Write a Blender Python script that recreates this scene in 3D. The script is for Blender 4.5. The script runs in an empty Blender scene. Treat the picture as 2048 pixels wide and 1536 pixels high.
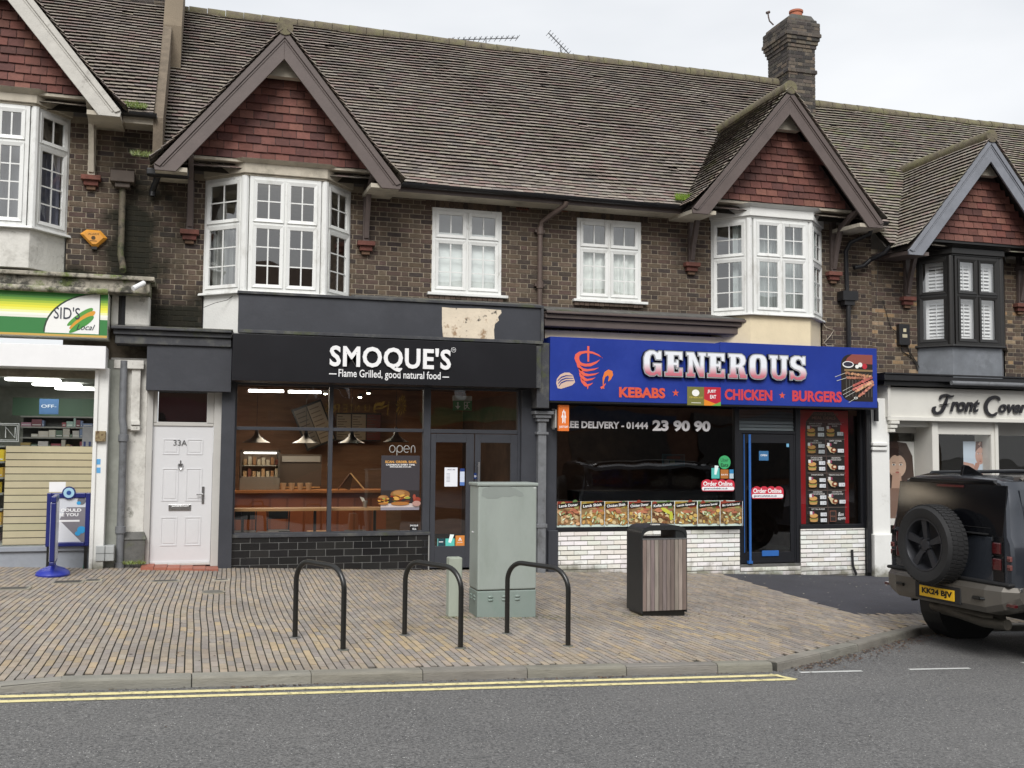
import bpy, math, random
from mathutils import Vector, Matrix
R = math.radians
random.seed(7)
sc = bpy.context.scene
col = sc.collection

# ---------------------------------------------------------------- camera, sky, sun, exposure
CAM = Vector((0.0, -15.5, 1.66)); FPX = 2071.0
YAW, PITCH, ROLL = R(16.5), R(3.64), R(0.48)
fwd = Vector((math.sin(YAW)*math.cos(PITCH), math.cos(YAW)*math.cos(PITCH), math.sin(PITCH)))
rt0 = Vector((math.cos(YAW), -math.sin(YAW), 0)); up0 = rt0.cross(fwd)
rt = rt0*math.cos(ROLL) + up0*math.sin(ROLL); up = -rt0*math.sin(ROLL) + up0*math.cos(ROLL)
cd = bpy.data.cameras.new('camera'); cam = bpy.data.objects.new('camera', cd); col.objects.link(cam)
cd.sensor_width = 36; cd.lens = 36*FPX/2048; cd.clip_start = 0.1; cd.clip_end = 1200
m = Matrix((rt, up, -fwd)).transposed().to_4x4(); m.translation = CAM; cam.matrix_world = m
sc.camera = cam
sc.view_settings.view_transform = 'Standard'; sc.view_settings.look = 'None'
sc.view_settings.gamma = 1; sc.view_settings.exposure = 0.9
sc.cycles.use_denoising = True
sc.cycles.max_bounces = 6; sc.cycles.transparent_max_bounces = 12; sc.cycles.sample_clamp_indirect = 4

SUN_EL, SUN_AZ = R(42), R(200)
w = bpy.data.worlds.new('World'); sc.world = w; w.use_nodes = True
nt = w.node_tree; nt.nodes.clear()
out = nt.nodes.new('ShaderNodeOutputWorld'); bg = nt.nodes.new('ShaderNodeBackground')
sky = nt.nodes.new('ShaderNodeTexSky'); sky.sky_type = 'NISHITA'; sky.sun_disc = False
sky.sun_elevation = SUN_EL; sky.sun_rotation = SUN_AZ; sky.air_density = 1.0; sky.dust_density = 4.0
tc = nt.nodes.new('ShaderNodeTexCoord'); mp = nt.nodes.new('ShaderNodeMapping')
mp.inputs['Scale'].default_value = (1.0, 1.0, 3.2)
nz = nt.nodes.new('ShaderNodeTexNoise'); nz.inputs['Scale'].default_value = 1.7; nz.inputs['Detail'].default_value = 5
nz.inputs['Roughness'].default_value = 0.5
cr = nt.nodes.new('ShaderNodeValToRGB')
cr.color_ramp.elements[0].position = 0.3; cr.color_ramp.elements[0].color = (5.5, 5.7, 5.95, 1)
cr.color_ramp.elements[1].position = 0.7; cr.color_ramp.elements[1].color = (7.9, 7.95, 8.0, 1)
mx = nt.nodes.new('ShaderNodeMix'); mx.data_type = 'RGBA'; mx.inputs['Factor'].default_value = 0.88
nt.links.new(tc.outputs['Generated'], mp.inputs['Vector']); nt.links.new(mp.outputs['Vector'], nz.inputs['Vector'])
nt.links.new(nz.outputs['Fac'], cr.inputs['Fac'])
nt.links.new(sky.outputs['Color'], mx.inputs['A']); nt.links.new(cr.outputs['Color'], mx.inputs['B'])
nt.links.new(mx.outputs['Result'], bg.inputs['Color']); bg.inputs['Strength'].default_value = 0.075
nt.links.new(bg.outputs['Background'], out.inputs['Surface'])
sd = bpy.data.lights.new('sun', 'SUN'); sd.energy = 1.5; sd.angle = R(30); sd.color = (1, 0.985, 0.965)
so = bpy.data.objects.new('sun', sd); col.objects.link(so)
so.rotation_euler = (R(90)-SUN_EL, 0, R(180)-SUN_AZ+R(0))

# ---------------------------------------------------------------- geometry helpers
def ray(px, py):
    return rt*((px-1024)/FPX) + up*(-(py-768)/FPX) + fwd
def at(px, py, Y=0.0):
    """where the ray through a measured photo point meets the upright plane y = Y"""
    d = ray(px, py); return CAM + d*((Y-CAM.y)/d.y)
def X(px, py, Y=0.0): return at(px, py, Y).x
def Z(px, py, Y=0.0): return at(px, py, Y).z
def sm(t):
    t = max(0.0, min(1.0, t)); return t*t*(3-2*t)
def G(x, y):
    """pavement level"""
    x = max(-30, min(40, x)); yy = max(-12, min(0, y))
    return -0.03 - 0.036*x + 0.01*yy - 0.05*sm((-0.9-x)/1.1)*sm((-5.6-y)/1.3)
KERB = 0.078
def GR(x, y):
    x = max(-30, min(40, x)); yy = max(-12, min(0, y))
    return -0.03 - 0.036*x + 0.01*yy - KERB
def gp(px, py, dz=0.0):
    d = ray(px, py); t = (-0.03+dz-0.036*CAM.x+0.01*CAM.y-CAM.z)/(d.z+0.036*d.x-0.01*d.y); return CAM+d*t
def roof_hit(px, py, z0=5.6):
    k = 1.056; d = ray(px, py); t = (z0+k*0.4-(CAM.z-k*CAM.y))/(d.z-k*d.y); return CAM+d*t

def srgb(h):
    h = h.lstrip('#'); c = [int(h[i:i+2], 16)/255 for i in (0, 2, 4)]
    return tuple((v/12.92 if v <= .04045 else ((v+.055)/1.055)**2.4) for v in c)
def vary(c, a=.1, hue=.02):
    k = 1+random.uniform(-a, a); return tuple(max(0, v*k*(1+random.uniform(-hue, hue))) for v in c)

class MB:
    def __init__(s): s.v = []; s.f = []; s.c = []; s.m = []; s.T = None
    def pts(s, P):
        b = len(s.v)
        if s.T is None: s.v += [tuple(p) for p in P]
        else: s.v += [tuple(s.T @ Vector(p)) for p in P]
        return b
    def face(s, P, c=(1, 1, 1), mi=0):
        b = s.pts(P); s.f.append(tuple(range(b, b+len(P)))); s.c.append(c); s.m.append(mi); return s
    def hexa(s, P, c=(1, 1, 1), mi=0, skip=()):
        b = s.pts(P)
        for i, q in enumerate(((0, 3, 2, 1), (4, 5, 6, 7), (0, 1, 5, 4), (1, 2, 6, 5), (2, 3, 7, 6), (3, 0, 4, 7))):
            if i in skip: continue
            s.f.append(tuple(b+k for k in q)); s.c.append(c); s.m.append(mi)
        return s
    def box(s, x0, x1, y0, y1, z0, z1, c=(1, 1, 1), mi=0, skip=()):
        if x0 > x1: x0, x1 = x1, x0
        if y0 > y1: y0, y1 = y1, y0
        if z0 > z1: z0, z1 = z1, z0
        return s.hexa([(x0, y0, z0), (x1, y0, z0), (x1, y1, z0), (x0, y1, z0), (x0, y0, z1), (x1, y0, z1), (x1, y1, z1), (x0, y1, z1)], c, mi, skip)
    def prism(s, P, y0, y1, c=(1, 1, 1), mi=0, ax='y'):
        """outline P of (a, b) extruded along one axis"""
        def q(a, b, t): return (a, t, b) if ax == 'y' else ((t, a, b) if ax == 'x' else (a, b, t))
        n = len(P); b = s.pts([q(p[0], p[1], y0) for p in P]+[q(p[0], p[1], y1) for p in P])
        s.f.append(tuple(range(b, b+n))); s.f.append(tuple(range(b+2*n-1, b+n-1, -1)))
        for i in range(n):
            j = (i+1) % n; s.f.append((b+i, b+n+i, b+n+j, b+j))
        s.c += [c]*(n+2); s.m += [mi]*(n+2); return s
    def tube(s, P, r, n=10, c=(1, 1, 1), mi=0, caps=True):
        P = [Vector(p) for p in P]; rings = []; rr = r if isinstance(r, (list, tuple)) else [r]*len(P)
        prev = None
        for i, p in enumerate(P):
            if i == 0: t = P[1]-p
            elif i == len(P)-1: t = p-P[i-1]
            else: t = (P[i+1]-p).normalized()+(p-P[i-1]).normalized()
            t.normalize()
            if prev is None:
                a = Vector((0, 0, 1)) if abs(t.z) < .9 else Vector((1, 0, 0)); u = t.cross(a).normalized()
            else: u = (prev-t*prev.dot(t)).normalized()
            prev = u; v = t.cross(u)
            rings.append(s.pts([p+(u*math.cos(2*math.pi*k/n)+v*math.sin(2*math.pi*k/n))*rr[i] for k in range(n)]))
        for a, b in zip(rings, rings[1:]):
            for k in range(n):
                l = (k+1) % n; s.f.append((a+k, a+l, b+l, b+k)); s.c.append(c); s.m.append(mi)
        if caps:
            s.f.append(tuple(rings[0]+k for k in range(n))[::-1]); s.f.append(tuple(rings[-1]+k for k in range(n)))
            s.c += [c]*2; s.m += [mi]*2
        return s
    def lathe(s, prof, cen, axis='z', n=28, c=(1, 1, 1), mi=0, sx=1.0, sy=1.0):
        """prof of (radius, height along the axis)"""
        cx, cy, cz = cen; rings = []
        for r, h in prof:
            P = []
            for k in range(n):
                a = 2*math.pi*k/n; ca, sa = math.cos(a)*r*sx, math.sin(a)*r*sy
                P.append((cx+ca, cy+sa, cz+h) if axis == 'z' else ((cx+h, cy+ca, cz+sa) if axis == 'x' else (cx+ca, cy+h, cz+sa)))
            rings.append(s.pts(P))
        for a, b in zip(rings, rings[1:]):
            for k in range(n):
                l = (k+1) % n; s.f.append((a+k, a+l, b+l, b+k)); s.c.append(c); s.m.append(mi)
        for rg, rev in ((rings[0], True), (rings[-1], False)):
            f = tuple(rg+k for k in range(n)); s.f.append(f[::-1] if rev else f); s.c.append(c); s.m.append(mi)
        return s
    def build(s, name, mats, parent=None, smooth=False, bevel=0, bseg=2, angle=40):
        me = bpy.data.meshes.new(name)
        me.from_pydata(s.v, [], s.f); 
        if not isinstance(mats, (list, tuple)): mats = [mats]
        for mt in mats: me.materials.append(mt)
        me.polygons.foreach_set('material_index', s.m)
        ca = me.color_attributes.new('Col', 'FLOAT_COLOR', 'CORNER'); buf = []
        for f, c in zip(s.f, s.c): buf += list((c[0], c[1], c[2], 1.0))*len(f)
        ca.data.foreach_set('color', buf)
        me.update()
        o = bpy.data.objects.new(name, me); col.objects.link(o)
        if parent: o.parent = parent
        if smooth:
            me.polygons.foreach_set('use_smooth', [True]*len(me.polygons))
            md = o.modifiers.new('edges', 'EDGE_SPLIT'); md.split_angle = R(angle)
        if bevel:
            md = o.modifiers.new('bevel', 'BEVEL'); md.width = bevel; md.segments = bseg; md.limit_method = 'ANGLE'; md.angle_limit = R(35)
        return o
def box(name, mt, parent, *a, bevel=0, **k): return MB().box(*a, **k).build(name, mt, parent, bevel=bevel)
def tag(o, label=None, cat=None, group=None, kind=None):
    if label: o['label'] = label
    if cat: o['category'] = cat
    if group: o['group'] = group
    if kind: o['kind'] = kind
    return o
def thing(name, label, cat, group=None, loc=(0, 0, 0)):
    o = bpy.data.objects.new(name, None); col.objects.link(o); o.location = loc; o.empty_display_size = .2
    return tag(o, label, cat, group)
def copy_tree(o, parent=None):
    c = o.copy(); col.objects.link(c)
    if parent: c.parent = parent; c.matrix_parent_inverse = o.matrix_parent_inverse
    for ch in [x for x in KIDS(o)]: copy_tree(ch, c)
    return c
def KIDS(o): return [x for x in bpy.data.objects if x.parent == o]

# ---------------------------------------------------------------- materials
def mat(name, c=(.5, .5, .5), rough=.6, metal=0, attr=False, nv=.12, ns=6.0, bump=0.0, bs=30.0, spec=.5,
        patch=None, coat=0, nscale=(1, 1, 1), emit=None, es=0, grain=None, alpha=1, stain=False):
    """principled with procedural variation: nv = brightness noise, patch = list of (colour, scale, lo, hi, amount)"""
    mt = bpy.data.materials.new(name); mt.use_nodes = True; t = mt.node_tree; N = t.nodes; L = t.links
    b = N['Principled BSDF']; b.inputs['Roughness'].default_value = rough; b.inputs['Metallic'].default_value = metal
    b.inputs['Specular IOR Level'].default_value = spec; b.inputs['Coat Weight'].default_value = coat
    tcn = N.new('ShaderNodeTexCoord'); mpn = N.new('ShaderNodeMapping'); mpn.inputs['Scale'].default_value = nscale
    L.new(tcn.outputs['Object'], mpn.inputs['Vector'])
    if attr:
        a = N.new('ShaderNodeAttribute'); a.attribute_name = 'Col'; src = a.outputs['Color']
        if c != (1, 1, 1):
            mm = N.new('ShaderNodeMix'); mm.data_type = 'RGBA'; mm.blend_type = 'MULTIPLY'; mm.inputs['Factor'].default_value = 1
            L.new(src, mm.inputs['A']); mm.inputs['B'].default_value = (*c, 1); src = mm.outputs['Result']
    else:
        rgb = N.new('ShaderNodeRGB'); rgb.outputs[0].default_value = (*c, 1); src = rgb.outputs[0]
    if nv:
        n1 = N.new('ShaderNodeTexNoise'); n1.inputs['Scale'].default_value = ns; n1.inputs['Detail'].default_value = 6
        n1.inputs['Roughness'].default_value = .65; L.new(mpn.outputs['Vector'], n1.inputs['Vector'])
        mr = N.new('ShaderNodeMapRange'); mr.inputs['From Min'].default_value = .25; mr.inputs['From Max'].default_value = .75
        mr.inputs['To Min'].default_value = 1-nv; mr.inputs['To Max'].default_value = 1+nv; L.new(n1.outputs['Fac'], mr.inputs['Value'])
        hv = N.new('ShaderNodeHueSaturation'); L.new(src, hv.inputs['Color']); L.new(mr.outputs['Result'], hv.inputs['Value']); src = hv.outputs['Color']
    for pc, psc, lo, hi, am in (patch or []):
        n2 = N.new('ShaderNodeTexNoise'); n2.inputs['Scale'].default_value = psc; n2.inputs['Detail'].default_value = 7
        n2.inputs['Roughness'].default_value = .7; L.new(mpn.outputs['Vector'], n2.inputs['Vector'])
        m2 = N.new('ShaderNodeMapRange'); m2.inputs['From Min'].default_value = lo; m2.inputs['From Max'].default_value = hi
        m2.inputs['To Max'].default_value = am; L.new(n2.outputs['Fac'], m2.inputs['Value'])
        x = N.new('ShaderNodeMix'); x.data_type = 'RGBA'; L.new(m2.outputs['Result'], x.inputs['Factor']); L.new(src, x.inputs['A'])
        x.inputs['B'].default_value = (*pc, 1); src = x.outputs['Result']
    if stain == 'foot':
        # splash dirt and algae in the lowest courses above the pavement
        n5 = N.new('ShaderNodeTexNoise'); n5.inputs['Scale'].default_value = 6; n5.inputs['Detail'].default_value = 7; L.new(tcn.outputs['Object'], n5.inputs['Vector'])
        s5 = N.new('ShaderNodeSeparateXYZ'); L.new(tcn.outputs['Object'], s5.inputs[0])
        def mt5(op, a, b_):
            q = N.new('ShaderNodeMath'); q.operation = op
            for i, v in enumerate((a, b_)):
                if isinstance(v, (int, float)): q.inputs[i].default_value = v
                else: L.new(v, q.inputs[i])
            return q.outputs[0]
        h5 = mt5('ADD', mt5('ADD', s5.outputs['Z'], mt5('MULTIPLY', s5.outputs['X'], .036)), .03)
        f5 = N.new('ShaderNodeMapRange'); f5.inputs['From Min'].default_value = .16; f5.inputs['From Max'].default_value = -.02; f5.inputs['To Max'].default_value = .8
        L.new(mt5('SUBTRACT', h5, mt5('MULTIPLY', mt5('SUBTRACT', n5.outputs['Fac'], .5), .5)), f5.inputs['Value'])
        x5 = N.new('ShaderNodeMix'); x5.data_type = 'RGBA'; L.new(f5.outputs[0], x5.inputs['Factor']); L.new(src, x5.inputs['A']); x5.inputs['B'].default_value = (*srgb('#5a5740'), 1); src = x5.outputs['Result']
    elif stain:
        # the damp black growth on the brick round the leaking pipe
        n4 = N.new('ShaderNodeTexNoise'); n4.inputs['Scale'].default_value = 2.2; n4.inputs['Detail'].default_value = 8; L.new(tcn.outputs['Object'], n4.inputs['Vector'])
        sp4 = N.new('ShaderNodeSeparateXYZ'); L.new(tcn.outputs['Object'], sp4.inputs[0])
        def mth(op, a, b_=None):
            q = N.new('ShaderNodeMath'); q.operation = op
            for i, v in enumerate((a, b_)):
                if v is None: continue
                if isinstance(v, (int, float)): q.inputs[i].default_value = v
                else: L.new(v, q.inputs[i])
            return q.outputs[0]
        def blob(bx_, bz_, rx_, rz_):
            dx = mth('DIVIDE', mth('SUBTRACT', sp4.outputs['X'], bx_), rx_); dz = mth('DIVIDE', mth('SUBTRACT', sp4.outputs['Z'], bz_), rz_); return mth('SQRT', mth('ADD', mth('MULTIPLY', dx, dx), mth('MULTIPLY', dz, dz)))
        rr_ = mth('MINIMUM', mth('MINIMUM', blob(-.98, 4.5, .50, 1.15), blob(-.5, 3.4, .62, .62)), blob(-1.9, 4.0, .8, .25))
        fa = N.new('ShaderNodeMapRange'); fa.inputs['From Min'].default_value = .45; fa.inputs['From Max'].default_value = -.5; L.new(mth('SUBTRACT', mth('SUBTRACT', rr_, .95), mth('MULTIPLY', mth('SUBTRACT', n4.outputs['Fac'], .5), 3.0)), fa.inputs['Value'])
        x4 = N.new('ShaderNodeMix'); x4.data_type = 'RGBA'; L.new(mth('MULTIPLY', fa.outputs[0], .92), x4.inputs['Factor']); L.new(src, x4.inputs['A']); x4.inputs['B'].default_value = (.012, .013, .008, 1); src = x4.outputs['Result']
    L.new(src, b.inputs['Base Color'])
    if bump:
        n3 = N.new('ShaderNodeTexNoise'); n3.inputs['Scale'].default_value = bs; n3.inputs['Detail'].default_value = 4
        L.new(mpn.outputs['Vector'], n3.inputs['Vector'])
        bp = N.new('ShaderNodeBump'); bp.inputs['Strength'].default_value = bump; bp.inputs['Distance'].default_value = .01
        L.new(n3.outputs['Fac'], bp.inputs['Height']); L.new(bp.outputs['Normal'], b.inputs['Normal'])
    if emit: b.inputs['Emission Color'].default_value = (*emit, 1); b.inputs['Emission Strength'].default_value = es
    return mt
def glass_mat(name, tint=(.9, .93, .92), ior=1.5, gain=1.0, rough=0.0):
    mt = bpy.data.materials.new(name); mt.use_nodes = True; t = mt.node_tree; N = t.nodes; L = t.links; N.clear()
    o = N.new('ShaderNodeOutputMaterial'); mxs = N.new('ShaderNodeMixShader'); tr = N.new('ShaderNodeBsdfTransparent')
    gl = N.new('ShaderNodeBsdfGlossy'); gl.inputs['Roughness'].default_value = rough; tr.inputs['Color'].default_value = (*tint, 1)
    gl.inputs['Color'].default_value = (1, 1, 1, 1)
    fr = N.new('ShaderNodeFresnel'); fr.inputs['IOR'].default_value = ior; ml = N.new('ShaderNodeMath'); ml.operation = 'MULTIPLY'
    ml.inputs[1].default_value = gain; ml.use_clamp = True; L.new(fr.outputs['Fac'], ml.inputs[0]); mn = N.new('ShaderNodeMath'); mn.operation = 'MINIMUM'; mn.inputs[1].default_value = .34; L.new(ml.outputs[0], mn.inputs[0]); ml = mn
    tcn = N.new('ShaderNodeTexCoord'); n3 = N.new('ShaderNodeTexNoise'); n3.inputs['Scale'].default_value = 1.3; n3.inputs['Detail'].default_value = 1
    bp = N.new('ShaderNodeBump'); bp.inputs['Strength'].default_value = .12; bp.inputs['Distance'].default_value = .05
    L.new(tcn.outputs['Object'], n3.inputs['Vector']); L.new(n3.outputs['Fac'], bp.inputs['Height']); L.new(bp.outputs['Normal'], gl.inputs['Normal'])
    L.new(ml.outputs[0], mxs.inputs['Fac']); L.new(tr.outputs[0], mxs.inputs[1]); L.new(gl.outputs[0], mxs.inputs[2]); L.new(mxs.outputs[0], o.inputs['Surface'])
    return mt
def emis(name, c, s):
    mt = bpy.data.materials.new(name); mt.use_nodes = True; t = mt.node_tree; t.nodes.clear()
    o = t.nodes.new('ShaderNodeOutputMaterial'); e = t.nodes.new('ShaderNodeEmission'); e.inputs['Color'].default_value = (*c, 1); e.inputs['Strength'].default_value = s
    t.links.new(e.outputs[0], o.inputs['Surface']); return mt

MOSS = srgb('#5d6330'); LICHEN = srgb('#9a9a86'); SOOT = (.02, .02, .018)
M = {}
M['brick'] = mat('brickwork', (1, 1, 1), .88, attr=True, nv=.28, ns=16, bump=.5, bs=60, spec=.25, patch=[(SOOT, 1.1, .5, .75, .45), ((.16, .14, .12), 9.0, .6, .78, .3)], stain=True)
M['mortar'] = mat('mortar', srgb('#9a8f7e'), .95, nv=.25, ns=10, bump=.4, bs=90, spec=.2, patch=[(SOOT, 1.1, .5, .75, .6)], stain=True)
M['tile'] = mat('clay_roof_tile', (1, 1, 1), .78, attr=True, nv=.16, ns=9, bump=.35, bs=45, spec=.35, patch=[(LICHEN, 7, .57, .74, .3), (SOOT, 2.2, .5, .75, .5), (srgb('#8d7468'), 1.6, .6, .75, .2)])
M['tile_mossy'] = mat('mossy_roof_tile', (1, 1, 1), .82, attr=True, nv=.28, ns=9, bump=.45, bs=45, spec=.3, patch=[(LICHEN, 8, .5, .7, .55), (srgb('#6f7240'), 2.4, .54, .70, .5)])
M['ridge'] = mat('lichened_ridge', srgb('#6a6252'), .9, nv=.3, ns=8, bump=.6, bs=30, patch=[(srgb('#74734e'), 4, .45, .65, .7), (SOOT, 9, .55, .7, .6)])
M['hung'] = mat('red_hanging_tile', (1, 1, 1), .75, attr=True, nv=.22, ns=12, bump=.3, bs=50, spec=.35, patch=[(srgb('#8d5b50'), 9, .55, .75, .35), (SOOT, 1.6, .55, .8, .5)])
M['upvc'] = mat('white_window_plastic', srgb('#dfe0dd'), .38, nv=.05, ns=5, patch=[(srgb('#8f8a7c'), 3.5, .54, .76, .55), (srgb('#77715f'), 11, .62, .72, .5)], nscale=(1, 1, .4))
M['blackframe'] = mat('black_window_plastic', srgb('#242322'), .4, nv=.1)
M['glass'] = glass_mat('window_glass', tint=(.97, .98, .98), ior=1.55, gain=3.6)
M['shopglass'] = glass_mat('shop_glass', tint=(.82, .84, .83), ior=1.5, gain=2.6)
M['barge'] = mat('brown_painted_board', srgb('#5d524e'), .5, nv=.12, ns=3, bump=.1, bs=20, patch=[(srgb('#473d39'), 2, .5, .7, .4), (srgb('#7a706a'), 13, .64, .72, .5)])
M['barge_white'] = mat('peeling_white_board', srgb('#bdbab2'), .6, nv=.12, ns=4, bump=.5, bs=12, patch=[(srgb('#7b766e'), 5, .56, .66, .6)])
M['barge_grey'] = mat('grey_painted_board', srgb('#7d8087'), .55, nv=.12, ns=3, bump=.2, bs=12, patch=[(srgb('#63666d'), 2, .5, .7, .5)])
M['stucco_old'] = mat('stained_cream_stucco', srgb('#b8b0a0'), .8, nv=.18, ns=4, bump=.3, bs=25, patch=[(srgb('#5a5346'), 2.5, .5, .72, .6)])
M['render_white'] = mat('white_render', srgb('#cfcdc6'), .85, nv=.12, ns=3, bump=.6, bs=25, patch=[(srgb('#6f6a5e'), 2.2, .52, .72, .6), (srgb('#3c3f2a'), 3.4, .60, .70, .75), (srgb('#55504a'), 22, .64, .7, .7)], stain='foot')
M['render_clean'] = mat('clean_white_render', srgb('#dededa'), .75, nv=.06, ns=2, bump=.35, bs=40, patch=[(srgb('#8b877c'), 3, .62, .8, .45)], stain='foot')
M['cream'] = mat('cream_paint', srgb('#dccdae'), .75, nv=.08, ns=3, bump=.25, bs=30, patch=[(srgb('#8b7b60'), 5, .64, .8, .35)])
M['charcoal'] = mat('charcoal_paint', srgb('#34363c'), .5, nv=.14, ns=2.5, bump=.12, bs=20, patch=[(srgb('#4a4c52'), 1.5, .5, .75, .4)])
M['charcoal_dusty'] = mat('weathered_charcoal_paint', srgb('#3b3c40'), .6, nv=.25, ns=4, bump=.4, bs=20, patch=[(srgb('#5d5d56'), 4, .5, .64, .7), (srgb('#454b2a'), 2.4, .56, .66, .75)])
M['signblack'] = mat('black_sign_panel', srgb('#16161a'), .35, nv=.15, ns=1.5, spec=.4, patch=[(srgb('#26262b'), 1, .5, .8, .5)])
M['white'] = mat('white_sign_paint', srgb('#e9e9e9'), .45, nv=.04)
M['blue'] = mat('blue_sign_panel', srgb('#1a3288'), .5, nv=.1, ns=1.2, spec=.3, patch=[(srgb('#2c419a'), 1.3, .45, .7, .6), (srgb('#7f8ab0'), 16, .70, .76, .5)])
M['lead'] = mat('lead_sheet', srgb('#777b80'), .5, metal=.3, nv=.25, ns=3, patch=[(srgb('#a6aab0'), 2, .55, .7, .4)])
M['gutter'] = mat('black_plastic_gutter', srgb('#1d1d1f'), .4, nv=.2, ns=6, patch=[(srgb('#4d4c46'), 5, .62, .75, .5)])
M['pipe_brown'] = mat('brown_painted_pipe', srgb('#584a43'), .55, nv=.2, ns=8)
M['pipe_grey'] = mat('grey_painted_pipe', srgb('#6d6f72'), .55, nv=.25, ns=8, patch=[(srgb('#3d3d38'), 5, .55, .7, .6)])
M['mossy_ledge'] = mat('mossy_ledge', srgb('#a09a8c'), .9, nv=.35, ns=9, bump=.9, bs=25, patch=[(srgb('#5a6a24'), 2.6, .47, .56, .85), (SOOT, 3.3, .5, .6, .85), (srgb('#8a9486'), 14, .6, .68, .7)])
M['ledge'] = mat('grey_ledge', srgb('#5e5d5a'), .85, nv=.3, ns=7, bump=.6, bs=25, patch=[(srgb('#4f5535'), 3, .52, .66, .7), (srgb('#8d8c88'), 6, .6, .7, .5)])
M['blacktile'] = mat('black_glazed_tile', (1, 1, 1), .18, attr=True, nv=.2, ns=2, spec=.5)
M['grout'] = mat('pale_grout', srgb('#8f8f8c'), .9, nv=.15)
M['whitebrick'] = mat('white_painted_brick', (1, 1, 1), .45, attr=True, nv=.05, ns=12, bump=.4, bs=40, patch=[(srgb('#77705c'), 4, .64, .76, .55)], stain='foot')
M['darkjoint'] = mat('dark_joint', srgb('#3b382f'), .95, nv=.3, patch=[(srgb('#4c5030'), 3, .5, .7, .6)])
M['door_white'] = mat('white_door_plastic', srgb('#cfcfd0'), .4, nv=.03, ns=3)
M['door_frame'] = mat('off_white_door_frame', srgb('#b9b7b2'), .5, nv=.08, ns=3)
M['chrome'] = mat('dull_chrome', (.55, .55, .55), .25, metal=1, nv=.1)
M['quarry'] = mat('red_quarry_tile', (1, 1, 1), .6, attr=True, nv=.15)
M['paver'] = mat('clay_paver', (1, 1, 1), .7, attr=True, nv=.15, ns=14, bump=.5, bs=70, spec=.35, patch=[(srgb('#4f4a43'), .55, .46, .74, .5), (srgb('#3c2f28'), 2.6, .62, .74, .55)])
M['sand'] = mat('joint_sand', srgb('#2d2a22'), .95, nv=.3, ns=20, patch=[(srgb('#454a2a'), 2, .5, .7, .6)])
M['kerbstone'] = mat('concrete_kerb', (1, 1, 1), .8, attr=True, nv=.22, ns=5, bump=.5, bs=40, patch=[(srgb('#5b5952'), 3, .5, .7, .6)], nscale=(.5, 1, 2))
M['tarmac'] = mat('pavement_tarmac', srgb('#43434a'), .85, nv=.22, ns=2, bump=1, bs=220, patch=[(srgb('#55555a'), 60, .6, .75, .5), (srgb('#3a3a3c'), .7, .5, .7, .5)])
M['yellow'] = mat('yellow_road_paint', srgb('#dfd39c'), .65, nv=.15, ns=12, bump=.4, bs=120, patch=[(srgb('#6d6850'), 16, .54, .64, .75)])
M['whiteroad'] = mat('white_road_paint', srgb('#c6c7c4'), .65, nv=.1, ns=12, bump=.4, bs=120, patch=[(srgb('#6a6a6a'), 14, .6, .7, .8)])
M['print'] = mat('printed_sheet', (1, 1, 1), .35, attr=True, nv=0, spec=.4)
M['plain'] = mat('painted_piece', (1, 1, 1), .5, attr=True, nv=.06, ns=5)
M['wood'] = mat('warm_wood', srgb('#7a4526'), .5, nv=.3, ns=3, nscale=(1, 1, 8))
M['dark'] = mat('dark_interior', srgb('#2a2520'), .8, nv=.2)
M['curtain'] = mat('net_curtain', srgb('#c9cfca'), .9, nv=.06)
M['roomwall'] = mat('room_wall', srgb('#b5afa3'), .9, nv=.1)
M['steel'] = mat('brushed_steel', (.42, .42, .42), .35, metal=.9, nv=.1)
M['rubber'] = mat('tyre_rubber', srgb('#1b1b1c'), .75, nv=.2, ns=20, bump=.2, bs=80)
M['blackmetal'] = mat('black_painted_steel', srgb('#161614'), .32, nv=.15, ns=9, spec=.6, patch=[(srgb('#3a3a34'), 12, .68, .76, .5)])
# ---------------------------------------------------------------- lettering
_tc = {}
def text_geo(s, weight=0.0, shear=0.0, spacing=1.0, res=3, mirror=False):
    key = (s, weight, shear, spacing, res)
    if key not in _tc:
        cu = bpy.data.curves.new('lettering', 'FONT'); cu.body = s; cu.offset = weight; cu.shear = shear; cu.space_character = spacing
        cu.resolution_u = res; o = bpy.data.objects.new('lettering', cu); col.objects.link(o)
        bpy.context.view_layer.update()
        me = bpy.data.meshes.new_from_object(o.evaluated_get(bpy.context.evaluated_depsgraph_get()))
        V = [(v.co.x, v.co.y) for v in me.vertices]; F = [tuple(p.vertices) for p in me.polygons]
        bpy.data.objects.remove(o); bpy.data.curves.remove(cu); bpy.data.meshes.remove(me)
        xs = [v[0] for v in V]; ys = [v[1] for v in V]; _tc[key] = (V, F, min(xs), max(xs), min(ys), max(ys))
    return _tc[key]
def put_text(mb, s, x0, x1, z0, z1, y, c=(1, 1, 1), depth=0, slope=0.0, fn=None, mi=0, **k):
    """letters stretched to the box x0..x1, z0..z1 on the plane y, facing -y; slope tilts the line"""
    V, F, a0, a1, b0, b1 = text_geo(s, **k)
    P = []
    for vx, vy in V:
        x = x0+(vx-a0)/(a1-a0)*(x1-x0); z = z0+(vy-b0)/(b1-b0)*(z1-z0)+slope*(x-x0); P.append((x, y, z))
    if fn: P = [fn(*p) for p in P]
    b = mb.pts(P)
    for f in F: mb.f.append(tuple(b+i for i in f)); mb.c.append(c); mb.m.append(mi)
    if depth:
        ed = {}
        for f in F:
            for i in range(len(f)):
                e = (f[i], f[(i+1) % len(f)]); ed[e] = 1
        for (i, j) in list(ed):
            if (j, i) not in ed:
                p, q = P[i], P[j]
                mb.face([p, q, (q[0], q[1]+depth, q[2]), (p[0], p[1]+depth, p[2])], c, mi)

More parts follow.
